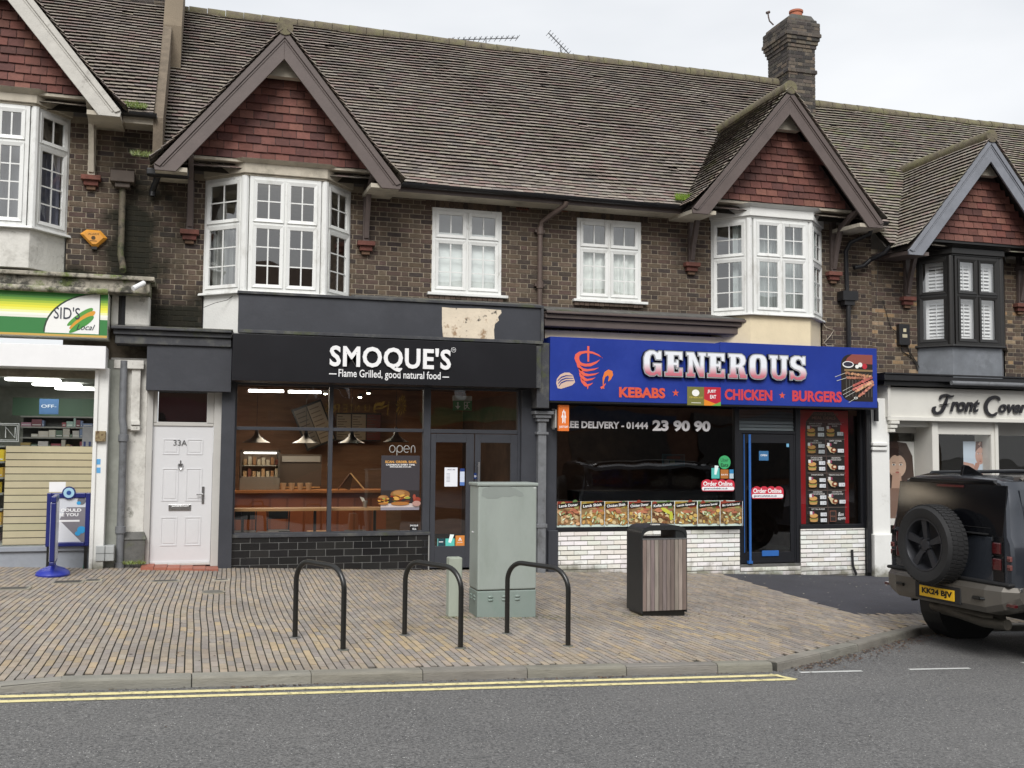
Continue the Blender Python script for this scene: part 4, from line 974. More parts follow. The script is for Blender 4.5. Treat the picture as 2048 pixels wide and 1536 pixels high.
mb = MB(); mb.box(px0, px1+.03, -.22, .0, -.12, .38); mb.hexa([(px0-.02, -.24, .38), (px1+.05, -.24, .38), (px1+.05, 0, .38), (px0-.02, 0, .38), (px0, -.13, .48), (px1+.01, -.13, .48), (px1+.01, 0, .48), (px0, 0, .48)]); mb.build('plinth', M['ledge'], pr, bevel=.01)
pxx = X(246, 900, -.24)
mb = MB(); mb.tube([(X(249, 700, -.24), -.24, 2.85), (X(249, 700, -.24), -.24, 2.05), (pxx+.0, -.27, 1.92), (pxx, -.24, 1.8), (pxx, -.24, -.05)], .05, 12)
for z in (1.78, .52, .02): mb.lathe([(.052, -.05), (.068, -.045), (.068, .045), (.052, .05)], (pxx, -.24, z), n=12)
mb.build('drainpipe', M['pipe_grey'], pr, smooth=True)

# ---- pier between the shops ------------------------------------------------------------------
pr = part('grey_pier'); a0, a1 = X(1076, 950, -.14), X(1113, 950, -.14)
MB().box(a0, a1, -.14, 0, -.4, 2.62).build('shaft', M['charcoal'], pr, bevel=.008)
mb = MB(); mb.box(a0+.16, a1+.02, -.19, -.14, -.4, .42); mb.build('plinth', M['charcoal'], pr, bevel=.01)
p0, p1 = X(1074, 950, -.24), X(1090, 950, -.24)
mb = MB(); mb.box(p0, p1, -.30, -.20, -.35, 2.2)
for k in range(3): mb.box(p0-.03*(3-k), p1+.03*(3-k), -.30-.03*(3-k), -.14, 2.26-.055*k-.05, 2.26-.055*k)
mb.box(p0-.02, p1+.02, -.315, -.14, .47, .53); mb.box(p0-.03, p1+.03, -.32, -.14, 1.90, 1.94)
mb.build('box_pipe', M['pipe_grey'], pr, bevel=.006)
mb = MB(); mb.box(X(1074, 730, -.5), X(1099, 730, -.5), -.5, 0, 2.30, 3.3); mb.build('end_block', M['charcoal_dusty'], pr, bevel=.01)

# ---- shop 2, black frames over white painted brick -----------------------------------------
sf2 = part('black_shopfront'); BK = mat('black_frame_paint', srgb('#1b1c20'), .4, nv=.15, ns=3)
x0, x1 = X(1114, 950, YS), X(1473, 950, YS); dx0, dx1 = X(1476, 950, YS), X(1598, 950, YS); rx1 = X(1726, 950, YS)
zs2 = .455; zh2 = 2.39
mb = MB(); mb.box(x0-.05, x0, YS, 0, zs2, 2.5); mb.box(x1-.02, x1+.06, YS, 0, -.35, 2.5); mb.box(dx1-.06, dx1+.03, YS-.01, 0, -.4, 2.5); mb.box(rx1-.04, rx1+.0, YS-.01, 0, .38, 2.5)
mb.box(x0, x1-.02, YS+.003, 0, zh2, 2.5); mb.box(x1+.06, dx1-.06, YS+.003, 0, zh2+.02, 2.5); mb.box(dx1+.03, rx1-.04, YS+.003, 0, zh2, 2.5)
mb.box(x0-.06, x1+.0, YS-.03, 0, zs2-.065, zs2); mb.box(dx1+.0, rx1+.02, YS-.03, 0, zs2-.075, zs2-.01); mb.box(x1+.06, dx1-.06, YS+.003, 0, 1.965, 2.01); mb.box(x1+.06, x1+.10, YS+.003, 0, -.2, 1.965); mb.box(dx1-.09, dx1-.06, YS+.003, 0, -.2, 1.965)
mb.box(rx1, X(1744, 950, -.2), -.2, 0, -.5, 2.5)
mb.build('frame', BK, sf2, bevel=.004)
mb = MB()
for a, b, p, q in ((x0, x1-.02, zs2, zh2), (dx1+.03, rx1-.04, zs2-.01, zh2), (x1+.06, dx1-.06, 2.01, zh2+.02)): mb.face([(a, YS+.03, p), (b, YS+.03, p), (b, YS+.03, q), (a, YS+.03, q)])
mb.build('glass', M['shopglass'], sf2)
WB = [srgb(h) for h in ('#eae9e5', '#e6e4de', '#efeeeb', '#e2dfd6')]
mb = MB(); bricks(mb, x0-.05, x1+.03, -.42, zs2-.07, y=YS-.04, L=.215, hz=.066, j=.0085, bond='s', pal=WB, amp=.04, dep=.03)
bricks(mb, x1+.03, dx1, -.45, -.235, y=YS-.04, hz=.066, j=.0085, bond='s', pal=WB, amp=.06, dep=.03); bricks(mb, dx1, rx1-.01, -.47, zs2-.08, y=YS-.04, hz=.066, j=.0085, bond='s', pal=WB, amp=.05, dep=.03)
mb.build('stall_riser_bricks', M['whitebrick'], sf2, bevel=.006, bseg=1)
mb = MB(); mb.box(x0-.05, x1+.03, YS-.028, 0, -.5, zs2-.067); mb.box(x1+.03, dx1, YS-.028, 0, -.5, -.23); mb.box(dx1, rx1-.01, YS-.028, 0, -.5, zs2-.077); mb.build('joint', mat('grey_joint', srgb('#77746b'), .9, nv=.25, patch=[(srgb('#3b3a2c'), 1.5, .55, .75, .7)]), sf2)
MB().box(x1+.03, dx1, YS-.03, .0, -.228, -.19).build('threshold', M['ledge'], sf2)
dr = part('kebab_shop_door'); q = MB(); a, b = x1+.10, dx1-.09; z0_, z1_ = -.175, 1.955; ga, gb, gc, gd = a+.09, b-.07, .0, 1.81
q.box(a, ga, YS+.01, YS+.05, z0_, z1_); q.box(gb, b, YS+.01, YS+.05, z0_, z1_); q.box(ga, gb, YS+.01, YS+.05, z0_, gc); q.box(ga, gb, YS+.01, YS+.05, gd, z1_); q.build('leaf', BK, dr, bevel=.004)
q = MB(); q.face([(ga, YS+.03, gc), (gb, YS+.03, gc), (gb, YS+.03, gd), (ga, YS+.03, gd)]); q.build('glass', M['shopglass'], dr)
BLU = mat('blue_paint', srgb('#2d62a8'), .45, nv=.1)
hx = X(1500, 990, YS-.05); q = MB(); q.tube([(hx, YS-.05, -.17), (hx, YS-.05, 1.95)], .021, 10); q.box(hx-.035, hx+.04, YS-.06, YS, -.175, -.13); q.box(hx-.085, hx-.075, YS-.01, YS+.0, 0, 1.95); q.build('pull_bar', BLU, dr)
r = RC(1524, 1101, 1557, 1112, YS); MB().box(r[0], r[1], YS-.012, YS+.01, r[2], r[3]).build('letterbox', BLU, dr, bevel=.003)
q = MB()
for k in range(7):
    zz = 2.02+k*.054; q.hexa([(x1+.065, YS+.045, zz), (dx1-.065, YS+.045, zz), (dx1-.065, YS+.075, zz+.052), (x1+.065, YS+.075, zz+.052), (x1+.065, YS+.05, zz), (dx1-.065, YS+.05, zz), (dx1-.065, YS+.08, zz+.052), (x1+.065, YS+.08, zz+.052)], srgb('#a3abb0') if k < 3 else srgb('#5c6064'))
q.build('louvre', M['plain'], sf2)
mb = MB(); mb.tube([(X(1706, 1095, -.2), -.17, .02), (X(1706, 1095, -.2), -.19, -.25), (X(1706, 1095, -.2)+.05, -.22, -.40)], .022, 8); mb.tube([(X(1736, 900, -.24), -.24, 2.3), (X(1736, 900, -.24), -.24, -.36)], .04, 10); mb.build('waste_pipe', M['gutter'], sf2, smooth=True)
# cream band and brown cornice above the blue sign
cb = part('cornice_band')
zz1 = Z(1290, 660, -.12); MB().box(X(1090, 660, -.12), X(1488, 660, -.12), -.12, 0, 2.9, Z(1290, 668, -.12)).build('cream_band', M['cream'], cb)
zt2, zb2 = Z(1290, 632, -.3), Z(1290, 658, -.3); e0, e1 = X(1089, 640, -.3), X(1486, 655, -.3)
mb = MB(); mb.box(e0, e1, -.42, 0, zt2-.04, zt2); mb.box(e0, e1-.02, -.36, 0, zt2-.11, zt2-.043); mb.box(e0, e1-.04, -.31, 0, zb2-.02, zt2-.113); mb.build('moulding', M['barge'], cb, bevel=.01)
mb = MB(); mb.hexa([(e0, -.40, zt2+.003), (e1+.1, -.40, zt2+.003), (e1+.1, .0, zt2+.10), (e0, .0, zt2+.10), (e0, -.40, zt2+.02), (e1+.1, -.40, zt2+.02), (e1+.1, .0, zt2+.12), (e0, .0, zt2+.12)]); mb.build('lead_cap', M['ledge'], cb)
# ================================================================ left building (corner convenience shop)
Lb = thing('left_terrace_building', 'brick building at the left edge with a white bargeboard and mossy ledge', 'building')
UP = .68
L0 = -9.0
lbay = [(-4.1+.3, 0), (-3.35+.1, -.5), (X(66, 330, -.5), -.5), (X(138, 340, 0), 0)]
lz0, lz1 = 4.60, 6.24
mb = MB(); bricks(mb, -6.6, XL, 3.3, 5.52+UP, holes=[(lbay[0][0], lbay[3][0], 3.0, 6.4)]); mb.build('brickwork', M['brick'], Lb)
mb = MB(); sheet_xz(mb, L0, XL, 2.6, 5.62+UP, .006, [(lbay[0][0], lbay[3][0], 3.0, 6.4)]); mb.face([(XL, .006, 3), (XL, 6, 3), (XL, 6, 6.3), (XL, .006, 6.3)]); mb.build('mortar', M['mortar'], Lb)
room(Lb, L0, XL-.1, 4.2, 4.2, 6.28, front=[(lbay[0][0], lbay[3][0], 3.0, 6.6)])
bay(Lb, lbay, lz0, lz1, M['upvc'], [(0, .70, 4), (.70, 1, 1)], M['upvc'], apron=4.04, apron_m=M['render_white'], cornice=(lz1+.03, lz1+.14, lz1+.20), cornice_m=M['stucco_old'])
LR = -.80
main_roof(Lb, -8.5, LR, ZE+UP, seed=2, keepf=None)
gable(Lb, -2.88, 7.58+UP, 1.68, -.9, ZE+UP, 2.07, M['barge_white'], 5.755+UP, M['tile'])
bracket(Lb, -1.62, 4.80+UP-.02, 5.70+UP, -.9, M['stucco_old'])
mb = MB(); mb.box(-1.2, LR, -.42, -.012, 5.50+UP, 5.52+UP); mb.box(-1.2, LR, -.44, -.42, 5.47+UP, 5.58+UP); mb.build('eaves_board', M['stucco_old'], Lb)
gutter(Lb, -1.25, LR+.05, -.505, 5.60+UP)
mb = MB(); mb.box(-1.34, -1.2, -.62, -.42, 5.50+UP, 5.72+UP); mb.build('gutter_end', M['gutter'], Lb, bevel=.015)
# exposed party wall between the two roof levels, rendered, with a ragged mortar edge
mb = MB(); pts = [(y, ZE+KP*(y+.4)) for y in (-.44, 3.1)]
mb.prism([(pts[0][0], pts[0][1]-.15), (pts[1][0], pts[1][1]-.15), (pts[1][0], pts[1][1]+UP+.02), (pts[0][0], pts[0][1]+UP+.02)], LR, LR+.13, ax='x'); mb.build('party_wall', mat('old_mortar_fillet', srgb('#6e6355'), .9, nv=.3, ns=8, bump=.6), Lb)
mb = MB(); mb.prism([(1.55, ZE+KP*1.95-.02), (3.1, ZE+KP*3.5-.02), (3.1, ZE+KP*3.5+UP+.5), (2.1, ZE+KP*2.5+UP+.3), (1.55, ZE+KP*1.95+UP+.05)], LR+.0, LR+.28, ax='x'); mb.build('rendered_upstand', mat('dirty_render', srgb('#776b5a'), .85, nv=.15, bump=.4, patch=[(srgb('#5d5346'), 3, .5, .7, .6)]), Lb)
mb = MB(); v = 0
while v < 4.3:
    y = -.4+v/math.hypot(1, KP); mb.box(LR-.02+random.uniform(-.008, .008), LR+.15+random.uniform(-.02, .01), y, y+.09, ZE+KP*(y+.4)-.02, ZE+KP*(y+.4)+.035+random.uniform(0, .02)); v += .12
mb.build('verge_mortar', M['ridge'], Lb)
chimney(Lb, -1.45, -.62, 2.1, 3.1, 8.4, 12.2, lead=True)
# rainwater hopper and pipe
hx, hz_ = X(246, 357, -.15), Z(246, 357, -.15); mb = MB()
mb.box(hx-.16, hx+.16, -.26, -.02, hz_-.07, hz_+.09); mb.box(hx-.10, hx+.10, -.22, -.03, hz_-.14, hz_-.07); mb.build('rainwater_hopper', mat('old_brown_hopper', srgb('#4a4038'), .7, nv=.3), Lb, bevel=.01)
mb = MB(); mb.tube([(hx, -.12, hz_-.1), (hx, -.12, 4.35), (hx+.04, -.2, 4.18), (hx+.05, -.3, 4.1)], .045, 10); mb.build('upper_drainpipe', mat('mossy_iron_pipe', srgb('#5e5648'), .8, nv=.35, ns=9, patch=[(srgb('#3f4a24'), 4, .5, .62, .8), (SOOT, 6, .5, .6, .8)]), Lb, smooth=True)
MB().tube([(hx+.05, -.2, 3.75), (hx+.05, -.2, 3.1)], .07, 10).build('soil_stub', M['gutter'], Lb)
# shop front: ledge, roller housing, pilaster, window
cn = part('mossy_ledge', Lb); zt_, zb_ = Z(150, 549, -.6), Z(150, 575, -.6)
mb = MB(); mb.box(-6.5, X(309, 560, -.62), -.62, 0, zt_-.035, zt_+.02); mb.box(-6.5, X(300, 560, -.55), -.55, 0, zb_-.03, zt_-.038); mb.build('moulding', M['mossy_ledge'], cn, bevel=.012)
MB().box(X(222, 620, -.25), X(300, 620, -.25), -.25, 0, Z(250, 652, -.25), zb_-.02).build('stucco_block', M['render_white'], cn, bevel=.03)
mb = MB(); mb.tube([(-6.5, -.66, Z(100, 578, -.66)), (X(216, 590, -.66), -.66, Z(100, 578, -.66))], .045, 10); mb.build('awning_tube', M['mossy_ledge'], Lb, smooth=True)
lf = part('shopfront', Lb); YL = -.30
sfr = mat('grey_shop_sill', srgb('#8f949c'), .6, nv=.15, bump=.2, patch=[(srgb('#5c5f5a'), 3, .5, .75, .5)])
wx1 = X(186, 920, YL); px1_ = X(213, 920, YL-.08)
mb = MB(); mb.box(wx1, px1_-.0, YL-.10, -.0, -.05, Z(200, 737, YL)); mb.box(wx1-.0, wx1+.05, YL-.13, YL-.1, -.0, 2.7); mb.build('side_post', M['render_clean'], lf, bevel=.008)
zsl = Z(100, 1094, YL); ztl = 2.70
mb = MB(); mb.box(-6.5, wx1, YL-.02, 0, -.2, zsl-.0); mb.box(-6.5, wx1, YL-.06, YL, zsl-.05, zsl+.015); mb.build('stall_riser', sfr, lf, bevel=.006)
mb = MB(); mb.box(-6.5, wx1, YL-.0, YL+.05, ztl, ztl+.16); mb.build('head_rail', M['render_white'], lf)
mb = MB(); mb.face([(-6.5, YL+.02, zsl), (wx1, YL+.02, zsl), (wx1, YL+.02, ztl), (-6.5, YL+.02, ztl)]); mb.build('glass', glass_mat('corner_shop_glass', gain=.9), lf)
# inside the corner shop
room(Lb, -6.5, wx1+.35, 8.0, -.1, 2.86, m_=mat('shop_wall', srgb('#8a8c84'), .9, nv=.2), y0=YL+.06, name='shop_interior', front=[(-6.5, wx1, -.2, 3)])
mb = MB(); gx = X(8, 1000, YL+.35); a1_ = wx1-.01
zt3, zb3 = Z(90, 892, YL+.35), zsl; n = 14
for k in range(n):
    a, b = zb3+(zt3-zb3)*k/n, zb3+(zt3-zb3)*(k+1)/n
    mb.box(gx, a1_+.1, YL+.35, YL+.38, a+.008, b-.004, vary(srgb('#dccbab'), .04))
mb.box(gx, a1_+.1, YL+.36, YL+.37, zb3, zt3, srgb('#3c3a30')); 
tag(mb.build('slatwall_panel', M['plain']), 'pale wooden slatwall panel standing behind the corner shop window', 'display panel')
def lamp_panel(x0, x1, y0, y1, z, m_, label, group, name='ceiling_light', cat='ceiling light'):
    q = MB(); q.box(x0, x1, y0, y1, z, z+.03); return tag(q.build(name, m_), label, cat, group)
EW = emis('lit_panel', (1, .98, .95), 5.0)
for a, b, wd in ((50, 759, .30), (105, 760, .12), (115, 769.5, .42), (150, 777.5, .36), (155, 784, .1), (40, 790, .4), (53, 795.5, .45), (85, 801.5, .5), (152, 796, .12), (2, 783, .2)):
    d = ray(a, b); p = CAM+d*((2.82-CAM.z)/d.z); a, y = p.x, p.y
    lamp_panel(a-wd, a+wd, y-.16, y+.16, 2.80, EW, 'long bright panel light on the corner shop ceiling', 'lit ceiling panels in the corner shop')
def shelf_unit(x0, x1, y, z0, z1, rows, pal, name, label, seed=1, frame='#4a4c4a'):
    rnd = random.Random(seed); t = thing(name, label, 'shelf unit'); q = MB(); q.box(x0, x1, y+.3, y+.32, z0, z1, srgb(frame))
    for r in range(rows+1): q.box(x0, x1, y, y+.3, z0+(z1-z0)*r/rows-.012, z0+(z1-z0)*r/rows+.012, srgb('#8d8d88'))
    q.build('rack', M['plain'], t); q = MB()
    for r in range(rows):
        x = x0+.01; zz = z0+(z1-z0)*r/rows+.013; hmax = (z1-z0)/rows*.85
        while x < x1-.05:
            w_ = rnd.choice((.04, .07, .11, .16)); c = vary(srgb(rnd.choice(pal)), .2); w_ = min(w_, x1-x)
            if rnd.random() > .15: q.box(x, x+w_-.006, y+.02, y+.2, zz, zz+hmax*rnd.uniform(.3, 1), c); q.box(x+.01, x+w_-.016, y+.017, y+.02, zz+.02, zz+.035, vary((.6, .6, .58), .3))
            x += w_
    tag(q.build('goods', M['plain'], t), kind='stuff'); return t
pal = ['#8f4a52', '#b5b0a6', '#6a7a98', '#a08a58', '#6f3f48', '#8fa59c', '#c2c2c0', '#5a6b5c', '#9a7080', '#b8b4b0']
shelf_unit(-2.95, -1.75, 3.4, .2, 2.15, 11, pal, 'goods_shelf', 'shelves of small red and pale packets far inside the corner shop', 3)
shelf_unit(-1.7, -1.25, 3.0, .2, 2.0, 9, ['#6f2f3a', '#3c3f44', '#7c7f84'], 'dark_goods_shelf', 'dark shelving beside the right wall inside the corner shop', 5)
shelf_unit(-3.6, gx-.03, YL+.4, .35, 1.65, 6, ['#3c1d22', '#e3c52e', '#c9a13a', '#5874a8', '#e6d23a', '#2a2a30'], 'snack_shelf', 'packed snack shelf cut by the left edge of the photograph', 8)
q = MB(); q.box(-3.6, -1.2, 6.6, 6.62, 2.25, 2.6, srgb('#3d5a44')); tag(q.build('green_wall_board', M['plain']), 'green board on the back wall of the corner shop', 'board')
q = MB(); q.box(-2.5, -2.22, 2.2, 2.22, 2.16, 2.40, srgb('#35587f')); put_text(q, 'OFF-', -2.47, -2.25, 2.26, 2.31, 2.195, (.55, .6, .65)); tag(q.build('blue_hanging_card', M['plain']), 'blue promotion card hanging inside the corner shop', 'card')
q = MB(); q.box(-1.72, -1.58, .9, .94, 1.2, 1.95, srgb('#c9cbd8')); 
for k in range(4):
    for j in range(2): q.box(-1.70+j*.07, -1.67+j*.07, .893, .9, 1.25+k*.13, 1.34+k*.13, srgb('#4a5a9a'))
tag(q.build('tall_display_stand', M['plain']), 'tall white display stand with blue slots inside the corner shop', 'display stand')
q = MB(); q.tube([(X(70, 870, YL+.3)-.02*0, YL+.3, 1.7), (X(70, 870, YL+.3), YL+.3, 1.86), (-6, YL+.3, 1.86)], .01, 6)
sg = thing('window_neon_sign', 'unlit outlined neon sign with the letter N in the corner shop window', 'neon sign')
q = MB(); a, b = X(-60, 870, YL+.12), X(34, 870, YL+.12); zz0, zz1 = Z(10, 880, YL+.12), Z(10, 850, YL+.12)
for rr in (0, .02): q.tube([(a, YL+.12, zz0-rr), (b+rr, YL+.12, zz0-rr), (b+rr, YL+.12, zz1+rr), (a, YL+.12, zz1+rr)], .005, 6)
q.build('tube_border', M['white'], sg); q = MB(); n0, n1 = X(11, 870, YL+.12), X(30, 870, YL+.12); q.tube([(n0, YL+.12, zz0+.03), (n0, YL+.12, zz1-.03), (n1, YL+.12, zz0+.03), (n1, YL+.12, zz1-.03)], .006, 6); q.build('tube_letter', M['white'], sg)
# small bits on the post
r = RC(191, 862, 212, 883, YL-.11); mb = MB(); mb.box(r[0], r[1], YL-.16, YL-.10, r[2], r[3]); mb.build('junction_box', mat('rusty_box', srgb('#8a7a5a'), .8, nv=.3, patch=[(srgb('#4a2f1c'), 30, .5, .6, .9)]), lf, bevel=.008)
for yy in (918, 935): r = RC(193, yy, 201, yy+11, YL-.105); MB().box(r[0], r[1], YL-.1025, YL-.1, r[2], r[3], srgb('#5a9fd0')).build('post_sticker', M['plain'], lf)
mb = MB(); 
P_ = [(X(a, b, -.38), -.38, Z(a, b, -.38)) for a, b in ((170, 1130), (168, 1138), (176, 1146), (192, 1146), (206, 1138))]; mb.tube(P_, .022, 8); tag(mb.build('green_hose', mat('green_hose', srgb('#2f7f63'), .5)), 'short green hose lying at the foot of the white shop post', 'hose')
r = RC(193, 1090, 229, 1121, -.32); g_ = thing('gas_meter_box', 'pale grey gas meter box fixed low at the foot of the white pier', 'meter box'); MB().box(r[0], r[1], -.42, -.24, r[2], r[3]).build('case', mat('pale_grey_plastic', srgb('#a9acab'), .5), g_, bevel=.01)
mb = MB(); xm_ = (r[0]+r[1])/2; mb.tube([(xm_, -.43, r[3]), (xm_, -.43, r[2])], .003, 5); mb.box(r[0], r[1], -.423, -.421, (r[2]+r[3])/2-.002, (r[2]+r[3])/2+.002); mb.build('strap', M['blackmetal'], g_)

# ================================================================ right building (hair salon)
Rb = thing('right_terrace_building', 'brick building at the right edge with grey bargeboards and a black framed bay', 'building')
DN = -.36; RX = 24.0
rbay = [(12.09, 0), (12.44, -.5), (13.50, -.5), (13.98, 0)]; rz0, rz1 = 3.56, 5.12
mb = MB(); bricks(mb, XR, 20.0, 2.55, 5.52+DN, holes=[(rbay[0][0], rbay[3][0], 2.9, 5.5)], pal=BR+[srgb('#8f7c66'), srgb('#957b5e')]); mb.build('brickwork', M['brick'], Rb)
mb = MB(); sheet_xz(mb, XR, RX, 2.4, 5.6+DN, .006, [(rbay[0][0], rbay[3][0], 2.9, 5.5)]); mb.build('mortar', M['mortar'], Rb)
room(Rb, XR+.05, RX, 4.2, 3.0, 5.24, front=[(rbay[0][0], rbay[3][0], 2.9, 5.5)])
bay(Rb, rbay, rz0, rz1, M['blackframe'], [(0, .56, 1), (.56, 1, 1)], M['blackframe'], cols=(1, 2, 1), bars=False, sill_m=M['blackframe'], apron=2.98, apron_m=M['lead'], cornice=(rz1+.03, rz1+.13, rz1+.17), cornice_m=M['blackframe'])
main_roof(Rb, XR+.03, RX, ZE+DN, seed=5, pal=TP+[srgb('#8d8a70'), srgb('#8f8c7c')], mt=M['tile_mossy'])
gable(Rb, 12.96, 7.53+DN, 1.70, -.9, ZE+DN, 2.07, M['barge_grey'], 5.74+DN, M['tile_mossy'])
bracket(Rb, 11.86, 4.42, 5.70+DN, -.9, M['barge']); bracket(Rb, 14.3, 4.42, 5.70+DN, -.9, M['barge'])
mb = MB(); mb.box(XR, 11.3, -.44, -.012, 5.46+DN, 5.5+DN); mb.box(14.6, RX, -.44, -.012, 5.46+DN, 5.5+DN); mb.build('eaves_board', M['barge'], Rb)
gutter(Rb, XR+.06, 11.34, -.505, 5.58+DN)
mb = MB(); mb.tube([(11.2, -.48, 5.2), (11.15, -.4, 5.1), (11.05, -.14, 5.02), (10.9, -.13, 4.9), (10.72, -.13, 4.86)], .04, 10); mb.build('branch_pipe', M['gutter'], Rb, smooth=True)
# shutters behind the black bay
mb = MB()
def shutter(T, w_, z0, z1):
    mb.T = T; e = .055; mb.box(0, e, 0, .03, z0, z1); mb.box(w_-e, w_, 0, .03, z0, z1); mb.box(e, w_-e, 0, .03, z0, z0+.07); mb.box(e, w_-e, 0, .03, z1-.07, z1); z = z0+.10
    while z < z1-.09:
        mb.hexa([(e, -.004, z-.016), (w_-e, -.004, z-.016), (w_-e, .034, z+.022), (e, .034, z+.022), (e, -.004, z-.008), (w_-e, -.004, z-.008), (w_-e, .034, z+.03), (e, .034, z+.03)]); z += .062
    mb.box(w_/2-.006, w_/2+.006, -.02, -.008, z0+.08, z1-.08); mb.T = None
for k, nn in ((0, 1), (1, 2), (2, 1)):
    (ax, ay), (bx, by) = rbay[k], rbay[k+1]; L_ = math.hypot(bx-ax, by-ay); d_ = Vector((bx-ax, by-ay))/L_; nrm = Vector((d_.y, -d_.x))
    for j in range(nn):
        e_ = .10; ws = (L_-2*e_)/nn; o = Vector((ax, ay))-nrm*.12+d_*(e_+j*ws+.02); T = face_T(o.x, o.y, o.x+d_.x, o.y+d_.y, rz0)
        shutter(T, ws-.04, .08, .84); shutter(T, ws-.04, .90, 1.48)
tag(mb.build('window_shutters', mat('white_shutter_paint', (.93, .93, .92), .5, nv=.02)), 'white louvred shutters behind the black framed bay window', 'shutters')
# salon shop front
SW = mat('salon_cream_paint', srgb('#d2d0c8'), .55, nv=.06, ns=2)
f = part('shopfront', Rb); YR = -.15; yw = -.12
q0, q1 = X(1743, 900, -.2), X(1776, 900, -.2)
mb = MB(); mb.box(q0-.0, q1+.02, -.22, 0, -.5, 2.6); mb.box(q0-.03, q1+.12, -.30, 0, -.6, .28)
for k in range(2): mb.box(q0-.02, q0+.28, -.28+.02*k, -.2, 1.78-.08*k, 1.84-.08*k)
mb.build('white_pier', M['render_clean'], f, bevel=.015)
zfa, zfb = Z(1900, 788, -.3), Z(1900, 832, -.3)
mb = MB(); mb.box(q1, RX, -.26, 0, 2.27, 2.80); mb.box(q1-.06, RX, -.30, -.26, 2.22, 2.29); mb.box(q1-.06, q1+.0, -.30, 0, 2.27, 2.85)
for k in range(3): mb.box(q1-.02, q1+.15-.03*k, -.33+.02*k, -.2, 2.16-.07*k, 2.215-.07*k)
mb.build('fascia', SW, f, bevel=.008)
mb = MB(); mb.box(XR-.1, RX, -.46, 0, 2.90, 3.0); mb.box(XR-.05, RX, -.38, 0, 2.82, 2.898); mb.box(XR-.1, RX, -.48, 0, 3.0, 3.03); mb.build('cornice', M['gutter'], f, bevel=.008)
MB().tube([(X(1903, 770, -.52), -.52, 2.88), (RX, -.52, 2.88)], .04, 10).build('awning_tube', M['pipe_grey'], f)
g0, g1 = X(1776, 900, .25), X(1838, 900, .25); m0, m1 = X(1862, 900, YR), X(1874, 900, YR); s0, s1 = X(1878, 900, YR), X(1983, 900, YR); t0_ = X(1996, 900, YR)
mb = MB()
mb.box(q1, m0+.02, -.10, .35, 2.12, 2.27); mb.box(m0, m0+.12, YR-.04, .35, -.5, 2.22); mb.box(s0-.05, s0, YR, .1, -.5, 2.05); mb.box(s1, s1+.07, YR, .1, -.5, 2.05); mb.box(m0+.1, t0_, YR+.01, .1, 2.0, 2.25); mb.box(s1+.07, t0_, YR-.02, .35, -.5, 2.25)
mb.box(g1, g1+.05, .22, .30, -.3, 2.1); mb.box(g0-.3, g1, .24, .30, 2.02, 2.14); mb.box(g1+.05, m0, .30, .36, -.5, 2.2); mb.box(s0, s1, YR, .1, -.5, .3); mb.box(t0_, RX, .30, .40, 2.0, 2.3); mb.box(t0_+.15, t0_+.21, .28, .36, -.4, 2.0)
mb.build('joinery', SW, f, bevel=.005)
mb = MB(); mb.face([(g0-.5, .27, -.4), (g1, .27, -.4), (g1, .27, 2.02), (g0-.5, .27, 2.02)]); mb.face([(s0, YR+.04, .3), (s1, YR+.04, .3), (s1, YR+.04, 2.0), (s0, YR+.04, 2.0)]); mb.face([(t0_+.21, .32, -.4), (RX, .32, -.4), (RX, .32, 2.0), (t0_+.21, .32, 2.0)]); mb.build('glass', glass_mat('salon_glass', tint=(.96, .97, .97), gain=1.2), f)
room(Rb, XR+.1, RX, 5, -.7, 2.5, m_=mat('salon_wall', srgb('#4b483f'), .9), y0=.41, name='shop_interior', front=[(XR, RX, -1, 3)])

# ================================================================ interior of shop 1
RW = mat('warm_plank_wall', srgb('#8a6344'), .6, nv=.25, ns=2, nscale=(1, 1, 6), patch=[(srgb('#6b3d22'), 1.2, .45, .7, .6)])
def room2(x0, x1, y0, y1, z0, z1, mw, mf, mc, parent, name):
    o = part(name, parent); q = MB(); q.face([(x0, y1, z0), (x1, y1, z0), (x1, y1, z1), (x0, y1, z1)]); q.face([(x0, y0, z0), (x0, y1, z0), (x0, y1, z1), (x0, y0, z1)]); q.face([(x1, y0, z0), (x1, y1, z0), (x1, y1, z1), (x1, y0, z1)]); q.build('walls', mw, o)
    q = MB(); q.face([(x0, y0, z0), (x1, y0, z0), (x1, y1, z0), (x0, y1, z0)]); q.build('floor', mf, o)
    q = MB(); q.face([(x0, y0, z1), (x1, y0, z1), (x1, y1, z1), (x0, y1, z1)]); q.build('ceiling', mc, o)
DC = mat('dark_ceiling', srgb('#26231f'), .8)
room2(sx0+.05, sx1+.1, .02, 5.2, -.05, 2.84, RW, M['dark'], DC, Bd, 'grill_interior')
room2(x0-.4, 11.1, .02, 4.5, -.2, 2.6, mat('kebab_wall', srgb('#57463c'), .8, nv=.2, patch=[(srgb('#2b1f1b'), 1, .4, .6, .7)]), M['dark'], DC, Bd, 'kebab_interior')
T_ = thing('service_counter', 'wooden panelled service counter inside the grill shop', 'counter'); cx1_ = 3.05
mb = MB(); mb.box(.5, cx1_, 2.5, 3.1, -.05, .90, srgb('#8a4c28'))
for k in range(9): a = .52+k*.285; mb.box(a+.02, a+.265, 2.485, 2.5, .05, .80, vary(srgb('#96532c'), .12))
mb.build('front', M['plain'], T_); MB().box(.48, cx1_+.03, 2.44, 3.15, .90, .945, srgb('#a86f42')).build('top', M['plain'], T_)
T_ = thing('window_bar', 'long narrow wooden bar along the grill shop window', 'bar shelf'); MB().box(xa-.0, X(765, 1016, .3), .12, .48, .735, .77, srgb('#b98b5c')).build('top', M['plain'], T_)
for xx in (.55, 1.6, 2.5): MB().box(xx, xx+.04, .3, .34, -.05, .735).build('leg', M['blackmetal'], T_)
